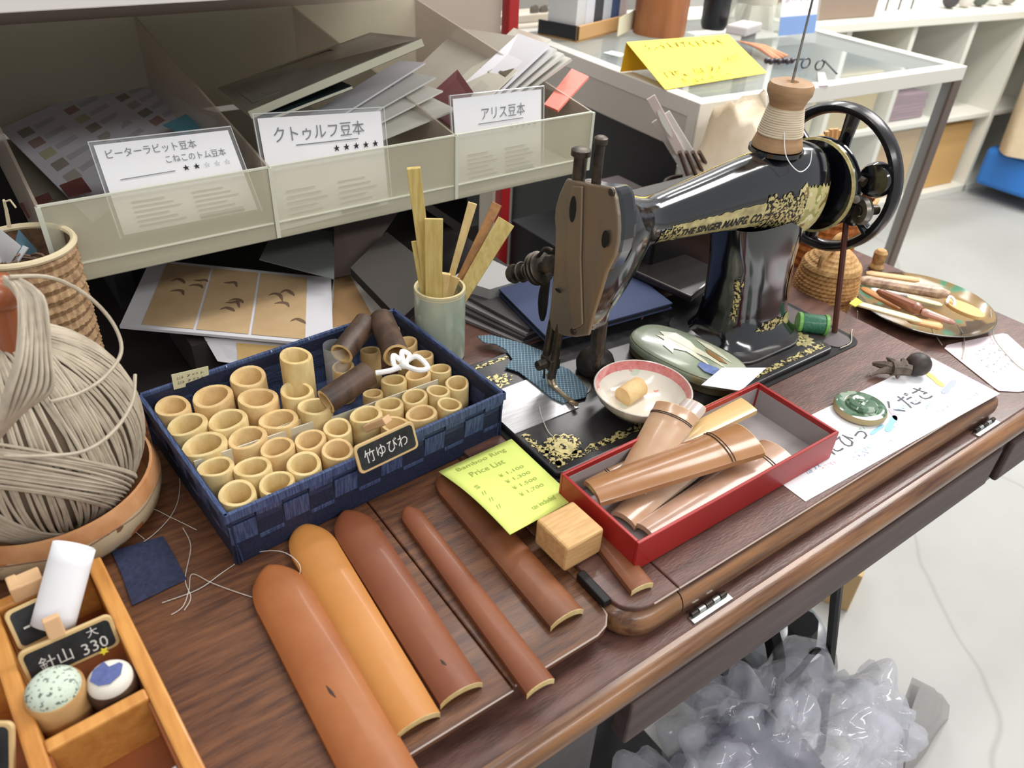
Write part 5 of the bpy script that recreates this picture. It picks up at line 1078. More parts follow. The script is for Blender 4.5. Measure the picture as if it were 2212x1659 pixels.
m = MB(); m.prism([at(x_, y_, L0 + .0012) for x_, y_ in q], (0, 0, -.0006)); part('card', m, mat('pink_card_paper', (240, 212, 216), .7, col2=(238, 226, 230), scale=20), pk)
q2 = [(2095, 762), (2160, 742), (2230, 800), (2170, 822)]
m = MB(); m.prism([at(x_, y_, L0 + .0014) for x_, y_ in q2], (0, 0, .0002)); part('white_panel', m, PAPER, pk)
mm = MB()
for k in range(4): scribble(at(2108 + 14 * k, 770 + 13 * k, L0 + .0017), (1, 0, 0), (0, 1, 0), .05, .006, 5, .0003, .0003, mm, k)
part('pen_writing', mm, GREYINK, pk, kind='stuff')
# ---- white sheet with coloured lettering
zs = .0006; P_a = at(1740, 1083, zs); P_b = at(2160, 850, zs); P_c = at(2022, 768, zs)
ex = (P_b - P_a).normalized(); ey = V((-ex.y, ex.x, 0)); W_ = (P_b - P_a).length; Hh = (P_c - P_b).dot(ey)
sg = T('lettered_sheet', 'long white sheet with hand lettering and pastel drawings, beside the red box', 'sign', P_a + ex * W_ / 2 + ey * Hh / 2 - V((0, 0, .0004)))
m = MB(); m.prism([P_a, P_b, P_b + ey * Hh, P_a + ey * Hh], (0, 0, -.0004)); part('paper', m, PAPER, sg)
GL = mat('charcoal_lettering', (92, 92, 98), .8)
o_ = at(1797, 988, zs)
def line_txt(s, px, py, w_, mt, name='lettering', bold=0., size=None):
    q = text_mb(s, at(px, py, zs), ex, ey, width=w_, off=.0003, bold=bold); part(name, q, mt, sg)
line_txt('にひっ', 1803, 984, .054, GL, bold=.004); line_txt('くださ', 1942, 897, .062, GL, bold=.004)
pas = [mat('pastel_%d' % i, c_, .8) for i, c_ in enumerate(((150, 196, 220), (160, 210, 190), (226, 180, 190), (170, 176, 214), (200, 200, 204)))]
pr2 = random.Random(9)
for k in range(16):
    u = .06 + .9 * pr2.random(); v = .08 + .5 * pr2.random(); p0 = P_a + ex * (W_ * u) + ey * (Hh * v); mm = MB(); scribble(p0, ex, ey, .02, .005, 4, .00035, .0003, mm, k); part('small_lettering', mm, pas[k % 5], sg, kind='stuff')
def blob(px, py, l_, w_, ang, mt, name):
    c_ = at(px, py, zs + .0003); u = ex * math.cos(ang) + ey * math.sin(ang); v = V((-u.y, u.x, 0)); m = MB(); m.prism([c_ + u * (l_ * math.cos(k * PI / 10)) + v * (w_ * math.sin(k * PI / 10) * (.5 + .5 * abs(math.cos(k * PI / 10)))) for k in range(20)], (0, 0, .0002)); part(name, m, mt, sg)
blob(1925, 915, .016, .005, .35, mat('pastel_0', (150, 196, 220), .8), 'blue_bird'); blob(1895, 928, .012, .003, .1, pas[0], 'blue_bird'); blob(2050, 835, .018, .005, .2, pas[3], 'lilac_shape')
blob(2020, 820, .013, .006, 1.2, mat('orange_crayon', (240, 206, 120), .8), 'yellow_figure'); blob(1930, 895, .01, .004, .9, pas[2], 'pink_shape')
# green ceramic toggle, seed pod
gc = at(1857, 884, .004); gc = V((gc.x, gc.y, .0009)); rg = .0245
tg = T('ceramic_toggle', 'round green glazed ceramic paperweight with a tan edge on the lettered sheet', 'paperweight', gc)
m = MB(); m.lathe([(rg * .8, 0), (rg, .002), (rg * 1.02, .005), (rg * .97, .0078)], gc, seg=40); m.f = m.f[:-1]; part('clay_edge', m, mat('tan_clay', (168, 150, 110), .6), tg, smooth=True)
GG = blotch('green_glaze', (92, 120, 96), [((60, 92, 62), 60, .52, 1), ((150, 166, 146), 50, .6, 5)], .08, coat=.9)
m = MB(); m.lathe([(rg * .97, .0078), (rg * .8, .0092), (rg * .62, .0085), (rg * .6, .0105), (rg * .5, .0125), (rg * .25, .0125), (rg * .15, .011), (0, .0125)], gc, seg=40); part('green_glaze', m, GG, tg, smooth=True)
pdm = mat('dark_seed_pod', (46, 38, 36), .5, col2=(74, 62, 54), scale=60, bump=.4)
pp = at(1985, 785, .0145); sp_ = T('seed_pod', 'dark brown round seed pod with a twisted stalk, behind the lettered sheet', 'seed pod', V((pp.x, pp.y, .001)))
m = MB(); m.ball(pp + V((0, 0, -.001)), .0128, 20, 12, (1, 1, .95)); part('pod', m, pdm, sp_, smooth=True)
m = MB()
for (a_, b_, r0, r1) in (((1968, 800, .012), (1925, 795, .012), .006, .008), ((1930, 795, .012), (1885, 785, .01), .0065, .002), ((1930, 798, .01), (1895, 805, .005), .006, .0015), ((1935, 790, .014), (1915, 772, .018), .005, .001), ((1940, 800, .01), (1938, 818, .003), .006, .001), ((1925, 795, .012), (1880, 812, .004), .004, .001), ((1955, 795, .014), (1950, 775, .018), .005, .002)):
    m.tube([at(*a_), at((a_[0] + b_[0]) / 2, (a_[1] + b_[1]) / 2 - 2, (a_[2] + b_[2]) / 2), at(*b_)], [r0, (r0 + r1) * .55, r1], 7)
part('stalk', m, mat('stalk', (66, 54, 46), .7, col2=(110, 96, 84), scale=90, bump=.5), sp_, smooth=True)
# ================================================================ ball of string in a flowered bowl
YC = V((-.014, .543, .078)); YR = .0735
YARN = mat('linen_string', (170, 157, 138), .85, col2=(192, 180, 160), scale=60, bump=.4)
ball = T('string_ball', 'large ball of natural linen string resting in the flowered bowl at the left edge', 'string ball', YC - V((0, 0, YR)))
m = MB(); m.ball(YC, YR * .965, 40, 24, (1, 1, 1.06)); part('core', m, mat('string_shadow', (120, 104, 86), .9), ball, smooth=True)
def circ(nrm, off, R, n=72, a0=0, a1=2 * PI, jit=0, sd=0):
    nrm = V(nrm).normalized(); a = V((0, 0, 1)) if abs(nrm.z) < .9 else V((1, 0, 0)); u = (a - nrm * a.dot(nrm)).normalized(); v = nrm.cross(u); r = math.sqrt(max(1e-6, 1 - off * off)); rr = random.Random(sd)
    ph = rr.random() * 6; out = []
    for i in range(n + 1):
        t = a0 + (a1 - a0) * i / n; o2 = off + jit * math.sin(2 * t + ph); r = math.sqrt(max(1e-6, 1 - o2 * o2))
        p = u * (r * math.cos(t)) + v * (r * math.sin(t)) + nrm * o2; out.append(YC + V((p.x, p.y, p.z * 1.06)) * R)
    return out
r_ = random.Random(3)
def bundle(k, cnt, fn, lb='strand_layer'):
    m = MB()
    for i in range(cnt): m.tube(fn(i), .00115, 5, False)
    part(lb, m, YARN, ball, smooth=True, kind='stuff', clean=False)
# meridian layer, then crossing bands wound over it
bundle(0, 92, lambda i: circ((math.cos(PI * i / 92), math.sin(PI * i / 92), .04 * math.sin(i * 2.1)), .02 * math.sin(i * 1.7), YR * (1.0 + .006 * (i % 3)), 56, jit=.012, sd=i))
bundle(1, 26, lambda i: circ((.80, -.25, .52), -.52 + .36 * i / 26, YR * (1.024 + .006 * (i % 2)), 56, jit=.02, sd=i + 100))
bundle(2, 22, lambda i: circ((.45, .55, .62), -.6 + .34 * i / 22, YR * (1.04 + .006 * (i % 2)), 56, jit=.015, sd=i + 200))
bundle(3, 18, lambda i: circ((.93, .30, .05), .06 + .24 * i / 18, YR * (1.022 + .006 * (i % 2)), 56, jit=.03, sd=i + 300))
# hank gathered at the top left, falling over the front
def hank(i):
    t = i / 21; y0 = .49
    return curve3([atp(8 + 30 * t, 597 + 6 * (i % 3), 'y', .515), atp(40 + 55 * t, 640 + 12 * (i % 2), 'y', .50 - .01 * t), atp(38 + 72 * t, 760, 'y', .478 - .002 * (i % 3)), atp(10 + 105 * t, 850 - 10 * t, 'y', .468 - .0022 * (i % 3)), atp(-10 + 60 * t, 930 - 40 * t, 'y', .468), atp(-60 + 20 * t, 990, 'y', .48)], 26)
bundle(4, 30, lambda i: hank(i * 21 / 30), 'hank')
for q in (((20, 598, .51), (110, 600, .52), (190, 640, .53), (245, 700, .53), (262, 760, .52), (225, 815, .50), (170, 850, .478), (108, 868, .47)), ((10, 985, .468), (90, 985, .458), (180, 975, .455), (245, 932, .468), (285, 870, .49), (292, 810, .515))):
    m = MB(); m.tube(curve3([atp(a_, b_, 'y', c_) for a_, b_, c_ in q], 40), .0013, 6); part('loose_strand', m, YARN, ball, smooth=True)
kb = atp(-4, 632, 'y', .53); m = MB(); m.ball(kb, .014, 20, 12, (1, 1, .9)); m.tube([kb, kb + V((-.005, -.004, -.07))], .008, 12); single('wooden_knob', m, mat('reddish_knob', (150, 84, 50), .4, coat=.4), 'reddish brown wooden knob at the left edge, above the ball of string', 'bobbin', smooth=True)  # a plain wooden knob on a short stem
bwc = V((-.014, .543, -.0055)); RBW = .081; bws = .9
fbw = T('flowered_bowl', 'cream ceramic bowl painted with small flowers and an orange rim, under the ball of string', 'bowl', bwc)
CRM = blotch('flowered_glaze', (206, 186, 150), [((120, 130, 90), 70, .66, 1), ((190, 110, 60), 60, .66, 5), ((126, 92, 66), 90, .68, 9)], .3, coat=.5)
m = MB(); m.lathe([(.060, 0), (.066, .002), (.0735, .011), (.0765, .022), (.0765, .030)], bwc, seg=56); m.f = m.f[:-1]; part('bowl_body', m, CRM, fbw, smooth=True)
m = MB(); m.lathe([(.0765, .030), (.075, .038), (.0735, .042), (.0715, .0425), (.071, .038), (.066, .02), (.05, .008), (0, .006)], bwc, seg=56); m.f = m.f[:-1]; part('orange_rim', m, mat('orange_glaze', (208, 158, 112), .3, col2=(180, 122, 78), scale=30, coat=.5), fbw, smooth=True)
m = MB(); m.tube([bwc + V((.0764 * math.cos(a), .0764 * math.sin(a), .0285 + .0012 * math.sin(a * 9))) for a in [2 * PI * k / 90 for k in range(90)]], .0006, 5, closed=True); part('painted_line', m, mat('brown_line', (120, 84, 60), .5), fbw)
# ================================================================ round wicker basket behind the string
wc0 = at(40, 525, .15); wr_ = 106 * dist(wc0) / FPX; wk = T('wicker_basket', 'round wicker basket with a pale rim at the left edge, filled with papers and twine', 'basket', V((wc0.x, wc0.y, -.0055)))
WKB = mat('tan_wicker', (182, 150, 112), .7, col2=(136, 104, 74), scale=130, bump=.5)
pr = [(wr_ * (.86 + .12 * i / 30) + (.0016 if i % 2 else 0), -.0055 + .152 * i / 30) for i in range(31)]
part('basket_wall', coil(pr, V((wc0.x, wc0.y, 0)), 40, .0, .0013), WKB, wk)
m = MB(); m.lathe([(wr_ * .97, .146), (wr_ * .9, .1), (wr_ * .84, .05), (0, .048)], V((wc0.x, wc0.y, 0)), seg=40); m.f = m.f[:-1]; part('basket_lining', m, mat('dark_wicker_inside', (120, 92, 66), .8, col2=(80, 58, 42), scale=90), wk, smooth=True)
m = MB(); m.tube([V((wc0.x + wr_ * math.cos(a), wc0.y + wr_ * math.sin(a), .148)) for a in [2 * PI * k / 40 for k in range(40)]], .0028, 8, closed=True); part('pale_rim', m, mat('pale_rim', (220, 204, 168), .5), wk, smooth=True)
sheet([at(-40, 600, .12), at(10, 582, .125), at(44, 530, .16), at(-30, 470, .17)], PAPER, 'white printed card standing in the wicker basket at the left edge', group='papers in the wicker basket')
sheet([at(15, 590, .12), at(55, 565, .125), at(80, 540, .13), at(40, 495, .155)], mat('slate_blue_card', (92, 124, 142), .6), 'slate blue card behind the white one in the wicker basket', group='papers in the wicker basket')
sheet([at(-5, 600, .115), at(12, 604, .115), at(60, 535, .14), at(45, 528, .14)], PAPER, 'narrow white paper strip in front of the slate blue card in the wicker basket', group='papers in the wicker basket')
m = MB(); rr2 = random.Random(5)
for k in range(26):
    p0 = V((wc0.x + wr_ * .72 * math.cos(k * .8), wc0.y + wr_ * .72 * math.sin(k * .8), .1 + .02 * rr2.random())); p1 = V((wc0.x + wr_ * .6 * math.cos(k * .8 + 2), wc0.y + wr_ * .6 * math.sin(k * .8 + 2), .1 + .03 * rr2.random()))
    m.tube(curve3([p0, (p0 + p1) / 2 + V((0, 0, .012)), p1], 8), .0011, 4, False)
single('twine_tangle', m, mat('brown_twine', (104, 80, 66), .8, col2=(140, 112, 92), scale=90), 'tangle of brown twine inside the wicker basket', 'twine', kind='stuff', clean=False)
m = MB(); m.tube([at(20, 490, .155), at(14, 455, .17), at(8, 432, .18)], [.0016, .0013, .001], 6); m.tube([at(8, 436, .18), at(22, 432, .182), at(34, 448, .18)], .0007, 5); single('bamboo_pick', m, mat('pale_rim', (220, 204, 168), .5), 'thin bamboo pick standing up at the back rim of the wicker basket', 'stick')
# ================================================================ compartment tray of orange wood
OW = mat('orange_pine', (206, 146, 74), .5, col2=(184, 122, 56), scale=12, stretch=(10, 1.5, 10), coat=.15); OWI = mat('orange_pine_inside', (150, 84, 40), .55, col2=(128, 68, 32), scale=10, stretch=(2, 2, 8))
tz, tb_ = .035, -.0055
ang = math.atan2(.011, -.18); yv = V((.0475, -.9989, 0)); yv = V((.011, -.18, 0)).normalized(); xv = V((yv.y, -yv.x, 0))   # xv points to the left
O_ = V((.0005, .4405, 0))
def tp_(a, b, z): return O_ + xv * a + yv * b + V((0, 0, z))
ct = T('compartment_tray', 'orange wooden compartment tray in the bottom left corner of the table', 'tray', tp_(.1, .15, tb_))
Mr = Matrix(((xv.x, yv.x, 0), (xv.y, yv.y, 0), (0, 0, 1)))
WT, WD = .30, .33
def bar(a0, a1, b0, b1, z0=tb_, z1=tz, mt=OW, nm='rail', bev=.0015):
    m = MB(); ps = [tp_(a0, b0, z0), tp_(a1, b0, z0), tp_(a1, b1, z0), tp_(a0, b1, z0)]; m.hexa(ps, [p + V((0, 0, z1 - z0)) for p in ps]); part(nm, m, mt, ct, bev=bev)
bar(0, .0095, 0, WD); bar(WT - .01, WT, 0, WD); bar(.0095, WT - .01, 0, .0095); bar(.0095, WT - .01, WD - .01, WD)
bar(.0095, .062, .116, .1245, nm='cross_rail'); bar(.062, .0715, .0095, WD - .01, nm='long_rail'); bar(.0715, WT - .01, .052, .0605, nm='cross_rail'); bar(.0715, WT - .01, .15, .16, nm='cross_rail'); bar(.16, .17, .0095, WD - .01, nm='long_rail')
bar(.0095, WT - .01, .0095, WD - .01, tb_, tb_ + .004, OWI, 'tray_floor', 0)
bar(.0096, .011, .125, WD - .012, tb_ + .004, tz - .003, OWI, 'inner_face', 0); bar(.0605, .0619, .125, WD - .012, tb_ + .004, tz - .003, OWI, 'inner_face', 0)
m = MB(); m.slab([at(372, 1659, .012), at(392, 1645, .012), at(400, 1670, .01), at(380, 1680, .01)], .001); single('white_scrap', m, PAPER, 'tiny white paper scrap in the empty front compartment of the orange tray', 'paper')
# pincushions in bamboo sections
def pin(px, py, zt, rp, fab, body, label, speck=None, patch=False):
    c = at(px, py, zt - .006); r = rp * dist(c) / FPX; b0 = tb_ + .0045
    t = T('pincushion', label, 'pincushion', V((c.x, c.y, b0)))
    m = MB(); m.lathe([(r * .86, b0), (r * .98, (b0 + zt) / 2), (r * 1.02, zt - .008), (r * .98, zt - .0065), (r * .9, zt - .007)], V((c.x, c.y, 0)), seg=36); part('bamboo_cup', m, body, t, smooth=True)
    m = MB(); m.lathe([(r * .93, zt - .0075), (r * .9, zt - .004), (r * .7, zt - .0005), (r * .4, zt + .0012), (0, zt + .0018)], V((c.x, c.y, 0)), seg=36); part('cushion', m, fab, t, smooth=True)
    if patch:
        pts = [(-.62, .05), (-.55, -.45), (-.1, -.66), (.35, -.55), (.62, -.1), (.5, .42), (.32, .5), (.0, .22), (-.35, .5)]
        def cu(x, y): rr_ = math.hypot(x, y); return V((c.x, c.y, zt + .0018 - .0024 * rr_ ** 2 + .0003)) + (ROT @ V((1, 0, 0))).to_2d().to_3d().normalized() * (x * r) + V((-(ROT @ V((1, 0, 0))).y, (ROT @ V((1, 0, 0))).x, 0)).normalized() * (y * r)
        m = MB(); vs = [cu(0, 0)] + [cu(*p) for p in pts]; m.add(vs, [(0, 1 + i, 1 + (i + 1) % len(pts)) for i in range(len(pts))]); part('blue_patch', m, mat('indigo_felt', (92, 102, 150), .9, col2=(78, 88, 136), scale=200), t, thick=.0003, clean=False)
    return t
SPK = blotch('speckled_mint_cotton', (196, 208, 190), [((96, 108, 100), 420, .6, 3), ((120, 130, 124), 300, .63, 8)], .9)
pin(115, 1487, .046, 59, SPK, mat('pale_cup', (206, 170, 116), .5, col2=(170, 122, 72), scale=20), 'pincushion with a speckled mint top in a pale bamboo cup, in the orange tray')
pin(238, 1468, .038, 50, mat('white_felt', (222, 216, 204), .9), BARK, 'pincushion with a blue patch on white in a dark bamboo cup, in the orange tray', patch=True)
# chalk boards in the tray
q = [at(66, 1478, .022), at(262, 1388, .022), at(238, 1326, .044), at(32, 1412, .044)]
t_, c_, e_, u_, n_, W2, H2 = chalkboard(q, 'black chalkboard price sign lying across the back compartment of the orange tray', [('針山', .16, .22, .34, .42), ('330', .60, .16, .28, .34), ('大', .70, .60, .12, .28)], th=.003)
m = MB(); m.box(c_ + u_ * (H2 * .62) - n_ * .001 + e_ * -.0035, (.009, .005, .02), Matrix((e_, n_, u_)).transposed()); part('clip', m, CLIP, t_, bev=.0008, label='pale wooden clip')
m = MB(); c5 = c_ + e_ * (W2 * .3) - u_ * (H2 * .42) + n_ * .003; m.prism([c5 + e_ * (.0028 * (1 if i % 2 else .5) * math.cos(i * PI / 5)) + u_ * (.0028 * (1 if i % 2 else .5) * math.sin(i * PI / 5)) for i in range(10)], n_ * .0006); part('yellow_star', m, mat('bright_yellow', (244, 226, 70), .6), t_)
q = [at(50, 1402, .018), at(110, 1372, .016), at(96, 1276, .044), at(3, 1340, .036)]
chalkboard(q, 'second chalkboard leaning half hidden behind the rolled paper in the orange tray', [('一', .3, .45, .16, .05)], th=.003)
q = [at(-60, 1668, .02), at(16, 1668, .02), at(40, 1574, .045), at(-40, 1552, .045)]
chalkboard(q, 'chalkboard cut by the left edge of the picture in the bottom left compartment', None, th=.003)
# rolled paper
a = at(112, 1356, .028); b = at(160, 1178, .066); d = (b - a).normalized(); L_ = (b - a).length; rr_ = 49 * dist((a + b) / 2) / FPX
m = MB(); s = d.cross(V((0, 0, 1))).normalized(); n = s.cross(d)
if n.dot(CAM - a) < 0: n = -n
def pr_pt(u, v):
    t = math.radians(-20 + 400 * u); k = rr_ * (1 - .06 * u); return a + d * (L_ * v) + s * (k * math.cos(t)) + n * (k * .62 * math.sin(t))
m.grid(pr_pt, 40, 6); single('rolled_paper', m, PAPER, 'rolled white paper standing slanted in the back compartment of the orange tray', 'paper', smooth=True, thick=.0004, ang=80)
m = MB(); m.box(at(60, 1262, tz + .006), (.017, .012, .012), Mr); m.box(at(33, 1272, tz + .006), (.006, .013, .013), Mr); single('wooden_clip', m, mat('clip_wood', (216, 176, 132), .55), 'chunky pale wooden clip sitting on the back rail of the orange tray', 'clip', bev=.001)
# navy cloth swatch and loose threads on the leaf
q = [(240, 1190), (352, 1157), (372, 1190), (403, 1250), (285, 1307), (262, 1240)]
m = MB(); m.prism([at(x_, y_, -.0042) for x_, y_ in q], (0, 0, -.0014)); single('cloth_swatch', m, mat('navy_swatch', (38, 42, 66), .9, col2=(50, 56, 84), scale=300, bump=.4), 'small square of dark navy cloth on the table beside the orange tray', 'cloth', bev=.0004)
TH = mat('white_thread', (206, 200, 190), .8)
zl = -.0050
for q, lb in ((((640, 1260, zl), (648, 1222, .004), (610, 1192, .004), (550, 1195, zl), (490, 1230, zl), (430, 1272, zl), (350, 1302, zl)), 'long pale thread curling over the golden bamboo strip'),
              (((545, 1290, zl), (500, 1275, zl), (455, 1258, zl), (415, 1240, zl), (408, 1275, zl), (395, 1310, zl), (370, 1328, zl)), 'pale thread lying in an S curve right of the navy cloth'),
              (((425, 1145, zl), (370, 1118, zl), (320, 1098, zl), (275, 1125, zl), (312, 1165, zl)), 'thin thread looping between the bowl and the basket'),
              (((385, 1000, zl), (388, 1060, zl), (372, 1110, zl), (325, 1160, zl), (270, 1190, zl)), 'thin thread falling along the left side of the navy basket'),
              (((395, 1140, zl), (412, 1180, zl), (400, 1250, zl), (412, 1290, zl), (398, 1318, zl)), 'thin thread crossing the right corner of the navy cloth')):
    m = MB(); m.tube(curve3([at(*p) for p in q], 36), .00028, 4); single('loose_thread', m, TH, lb, 'thread', 'loose threads on the table')
m = MB(); m.tube(curve3([at(1165, 878, .0095), at(1170, 900, .0085), at(1183, 930, .0085), at(1194, 942, .0085)], 14), .0004, 4); single('needle_thread', m, TH, 'thin thread hanging from the presser foot over the front of the machine bed', 'thread')
# ================================================================ glass display case behind the right end of the table
GC = V((1.016, .864, 0)); fx = V((.99724, -.0743, 0)); fy = V((.0743, .99724, 0)); GL_, GD = .735, .60; ZT = .1
gcz = T('glass_display_case', 'white framed glass display case behind the sewing machine', 'display case', GC + fx * .36 + fy * .3 - V((0, 0, TABLE_H)))
MG = Matrix(((fx.x, fy.x, 0), (fx.y, fy.y, 0), (0, 0, 1)))
FRW = mat('white_case_frame', (222, 218, 208), .4, coat=.2); FRB = mat('bronze_case_leg', (112, 98, 90), .4, .3); GLS = cloudy('case_glass', (190, 204, 206), .8, .03, 1.)
def gbox(x0, x1, y0, y1, z0, z1, mt, nm, bev=.0015, parent=None):
    m = MB(); m.box(GC + fx * ((x0 + x1) / 2) + fy * ((y0 + y1) / 2) + V((0, 0, (z0 + z1) / 2)), (x1 - x0, y1 - y0, z1 - z0), MG); return part(nm, m, mt, parent or gcz, bev=bev)
rw = .028
gbox(0, GL_, 0, rw, ZT - .028, ZT, FRW, 'top_rail'); gbox(0, GL_, GD - rw, GD, ZT - .028, ZT, FRW, 'top_rail'); gbox(0, rw, rw, GD - rw, ZT - .028, ZT, FRW, 'top_rail'); gbox(GL_ - rw, GL_, rw, GD - rw, ZT - .028, ZT, FRW, 'top_rail')
gbox(rw, GL_ - rw, rw, GD - rw, ZT - .006, ZT - .001, GLS, 'glass_top', 0)
FAS = mat('pale_fascia', (198, 192, 182), .5)
gbox(.001, .006, .004, GD, ZT - .085, ZT - .027, FAS, 'side_fascia'); gbox(.0, .28, .001, .006, ZT - .22, ZT - .027, FAS, 'front_fascia')
for x in (0, GL_ - .026):
    for y in (0, GD - .026):
        gbox(x, x + .026, y, y + .026, -TABLE_H, ZT - .026, FRW if x == 0 else FRB, 'leg')
gbox(.28, GL_ - .03, .004, .008, -.44, ZT - .03, cloudy('front_glass', (190, 204, 206), .9, .03, 1.), 'front_glass', 0)
gbox(.004, GL_, .0, .024, -.48, -.45, FRW, 'lower_rail'); gbox(GL_ - .026, GL_, .02, GD, -.48, -.45, FRW, 'lower_rail'); gbox(0, .026, .02, GD, -.48, -.45, FRW, 'lower_rail')
gbox(.02, GL_ - .02, .02, GD - .02, -.47, -.455, mat('case_floor', (196, 194, 188), .6), 'case_floor', 0)
gbox(.012, .02, .05, GD, -.45, ZT - .09, mat('black_side_panel', (28, 30, 34), .4), 'dark_side_panel', 0)
# contents seen through the glass
gbx = lambda x0, x1, y0, y1, z0, z1, mt, name, label, cat, bev=.002, group=None: (lambda m: single(name, m, mt, label, cat, group, bev=bev))(MB().box(GC + fx * ((x0 + x1) / 2) + fy * ((y0 + y1) / 2) + V((0, 0, (z0 + z1) / 2)), (x1 - x0, y1 - y0, z1 - z0), MG))
gbx(.44, .60, .12, .3, -.454, -.2, mat('kraft_carton', (196, 164, 118), .8), 'kraft_carton', 'kraft brown carton inside the glass display case, right half', 'box')
gbx(.56, .68, .3, .42, -.454, -.28, mat('grey_white_carton', (206, 206, 206), .7), 'white_carton', 'greyish white carton inside the glass case beside the right leg', 'box')
gbx(.3, .42, .1, .3, -.454, -.3, mat('grey_white_carton', (206, 206, 206), .7), 'white_carton', 'greyish white carton inside the glass case, left of the kraft one', 'box')
# things before the dark left side of the case, on a low stool
stz = -.2
stl = T('low_cabinet', 'dark low cabinet standing left of the glass display case', 'cabinet', (.95, .95, -TABLE_H))
m = MB(); m.box((.93, 1.02, -.47), (.13, .28, .58)); part('cabinet_body', m, mat('dark_cabinet', (34, 34, 38), .5), stl, bev=.003)
m = MB(); m.box((.93, .876, -.36), (.11, .008, .2)); dd = part('drawer', m, mat('dark_cabinet_front', (44, 42, 46), .45), stl, bev=.002)
m = MB(); m.lathe([(0, 0), (.008, 0), (.009, .01), (0, .012)], (.93, .872, -.33), (0, -1, 0), 14); part('knob', m, STEEL, dd, smooth=True)
sgb = T('glass_jar_box', 'clear box with a navy lower half on the dark cabinet, behind the machine head', 'box', (.955, .97, -.18))
m = MB(); m.box((.955, .97, -.145), (.07, .07, .07)); part('navy_lower', m, mat('navy_box', (24, 34, 62), .3, coat=.5), sgb, bev=.003)
m = MB(); m.box((.955, .97, -.085), (.07, .07, .05)); part('clear_upper', m, cloudy('smoky_clear', (150, 140, 140), .5, .1, 1.), sgb, bev=.002)
gb = random.Random(8)
for k, (x, y, z, c_) in enumerate(((.90, .93, -.165, (60, 54, 56)), (.925, .9, -.17, (96, 70, 70)), (.985, .9, -.168, (80, 76, 78)), (.9, 1.0, -.16, (44, 44, 52)))):
    m = MB(); m.box((x, y, z), (.04, .05, .03), Matrix.Rotation(k * .7, 3, 'Z')); single('small_packet', m, mat('packet_%d' % k, c_, .5), ['dark grey packet at the left on the dark cabinet', 'dull red packet at the front of the dark cabinet', 'grey packet at the right front of the dark cabinet', 'near black packet at the back of the dark cabinet'][k], 'packet', 'packets on the dark cabinet', bev=.002)
# pale card wallets leaning in front of the case corner
def wallet(p, w_, l_, label, mt):
    a = atp(*p[0], 'y', .80); b = atp(*p[1], 'y', .825); d = b - a; s = d.cross((CAM - a)).normalized() * (w_ * dist(a) / FPX / 2); n = d.cross(s).normalized()
    q = [a - s, a + s, b + s * .9, b - s]; m = MB(); m.prism(q, n * .003); t = T('card_wallet', label, 'wallet', (a + b) / 2, 'wallets leaning at the glass case'); part('wallet', m, mt, t, bev=.001)
    m = MB(); c_ = a.lerp(b, .55); nn = n if n.dot(CAM - a) > 0 else -n
    m.prism([c_ + s * (.55 * math.cos(k * PI / 8)) + d * (.24 * math.sin(k * PI / 8)) + nn * .0034 for k in range(16)], nn * .0004); part('oval_window', m, mat('pale_window', (226, 224, 214), .5), t)
WAL = mat('white_wallet', (214, 210, 204), .4)
wallet(((1500, 372), (1428, 252)), 44, 0, 'white card wallet leaning on the corner of the glass display case', WAL)
wallet(((1470, 330), (1406, 210)), 20, 0, 'narrow pale wallet behind the white one at the glass case corner', mat('pinkish_wallet', (212, 196, 190), .4))
m = MB()
for k in range(4): m.tube([atp(1468 + 14 * k, 328, 'y', .79), atp(1486 + 18 * k, 380, 'y', .79)], .0035, 6)
single('brown_sticks', m, mat('brown_sticks', (84, 62, 50), .7), 'bunch of dark brown sticks below the white wallet behind the machine arm', 'sticks')
c_ = atp(1500, 400, 'y', .80); c_.z -= .02; tbk = T('tool_holder', 'dark cylindrical holder behind the machine arm, with wallets standing in it', 'holder', c_ + V((0, 0, -.25)))
m = MB(); m.lathe([(.045, -.25), (.05, .02), (.046, .02), (.04, -.2)], c_, seg=28); m.f = m.f[:-1]; part('holder_body', m, mat('dark_brown_holder', (52, 42, 34), .6), tbk, smooth=True)
# cream cloth bag hanging over the case front
cb0 = atp(1592, 300, 'y', .80); bgm = mat('cream_canvas', (214, 200, 176), .85, col2=(196, 176, 146), scale=14, bump=.3)
m = MB()
def bagp(u, v):
    a = 2 * PI * u; t = v; x = .105 * math.cos(a) * (1 - .35 * t) + .015 * math.sin(5 * a) * (1 - t); y = .04 * math.sin(a) * (1 - .3 * t); z = -.06 + .10 * t + .022 * math.sin(2 * a + .6) * t + .010 * math.sin(7 * a) * t
    return V((cb0.x, .805, cb0.z)) + V((x * .9, y, z))
m.grid(bagp, 40, 12, True); m.f.append(tuple(range(11 * 40, 12 * 40))); single('canvas_bag', m, bgm, 'crumpled cream canvas bag hanging in front of the glass display case', 'bag', smooth=True, ang=180)
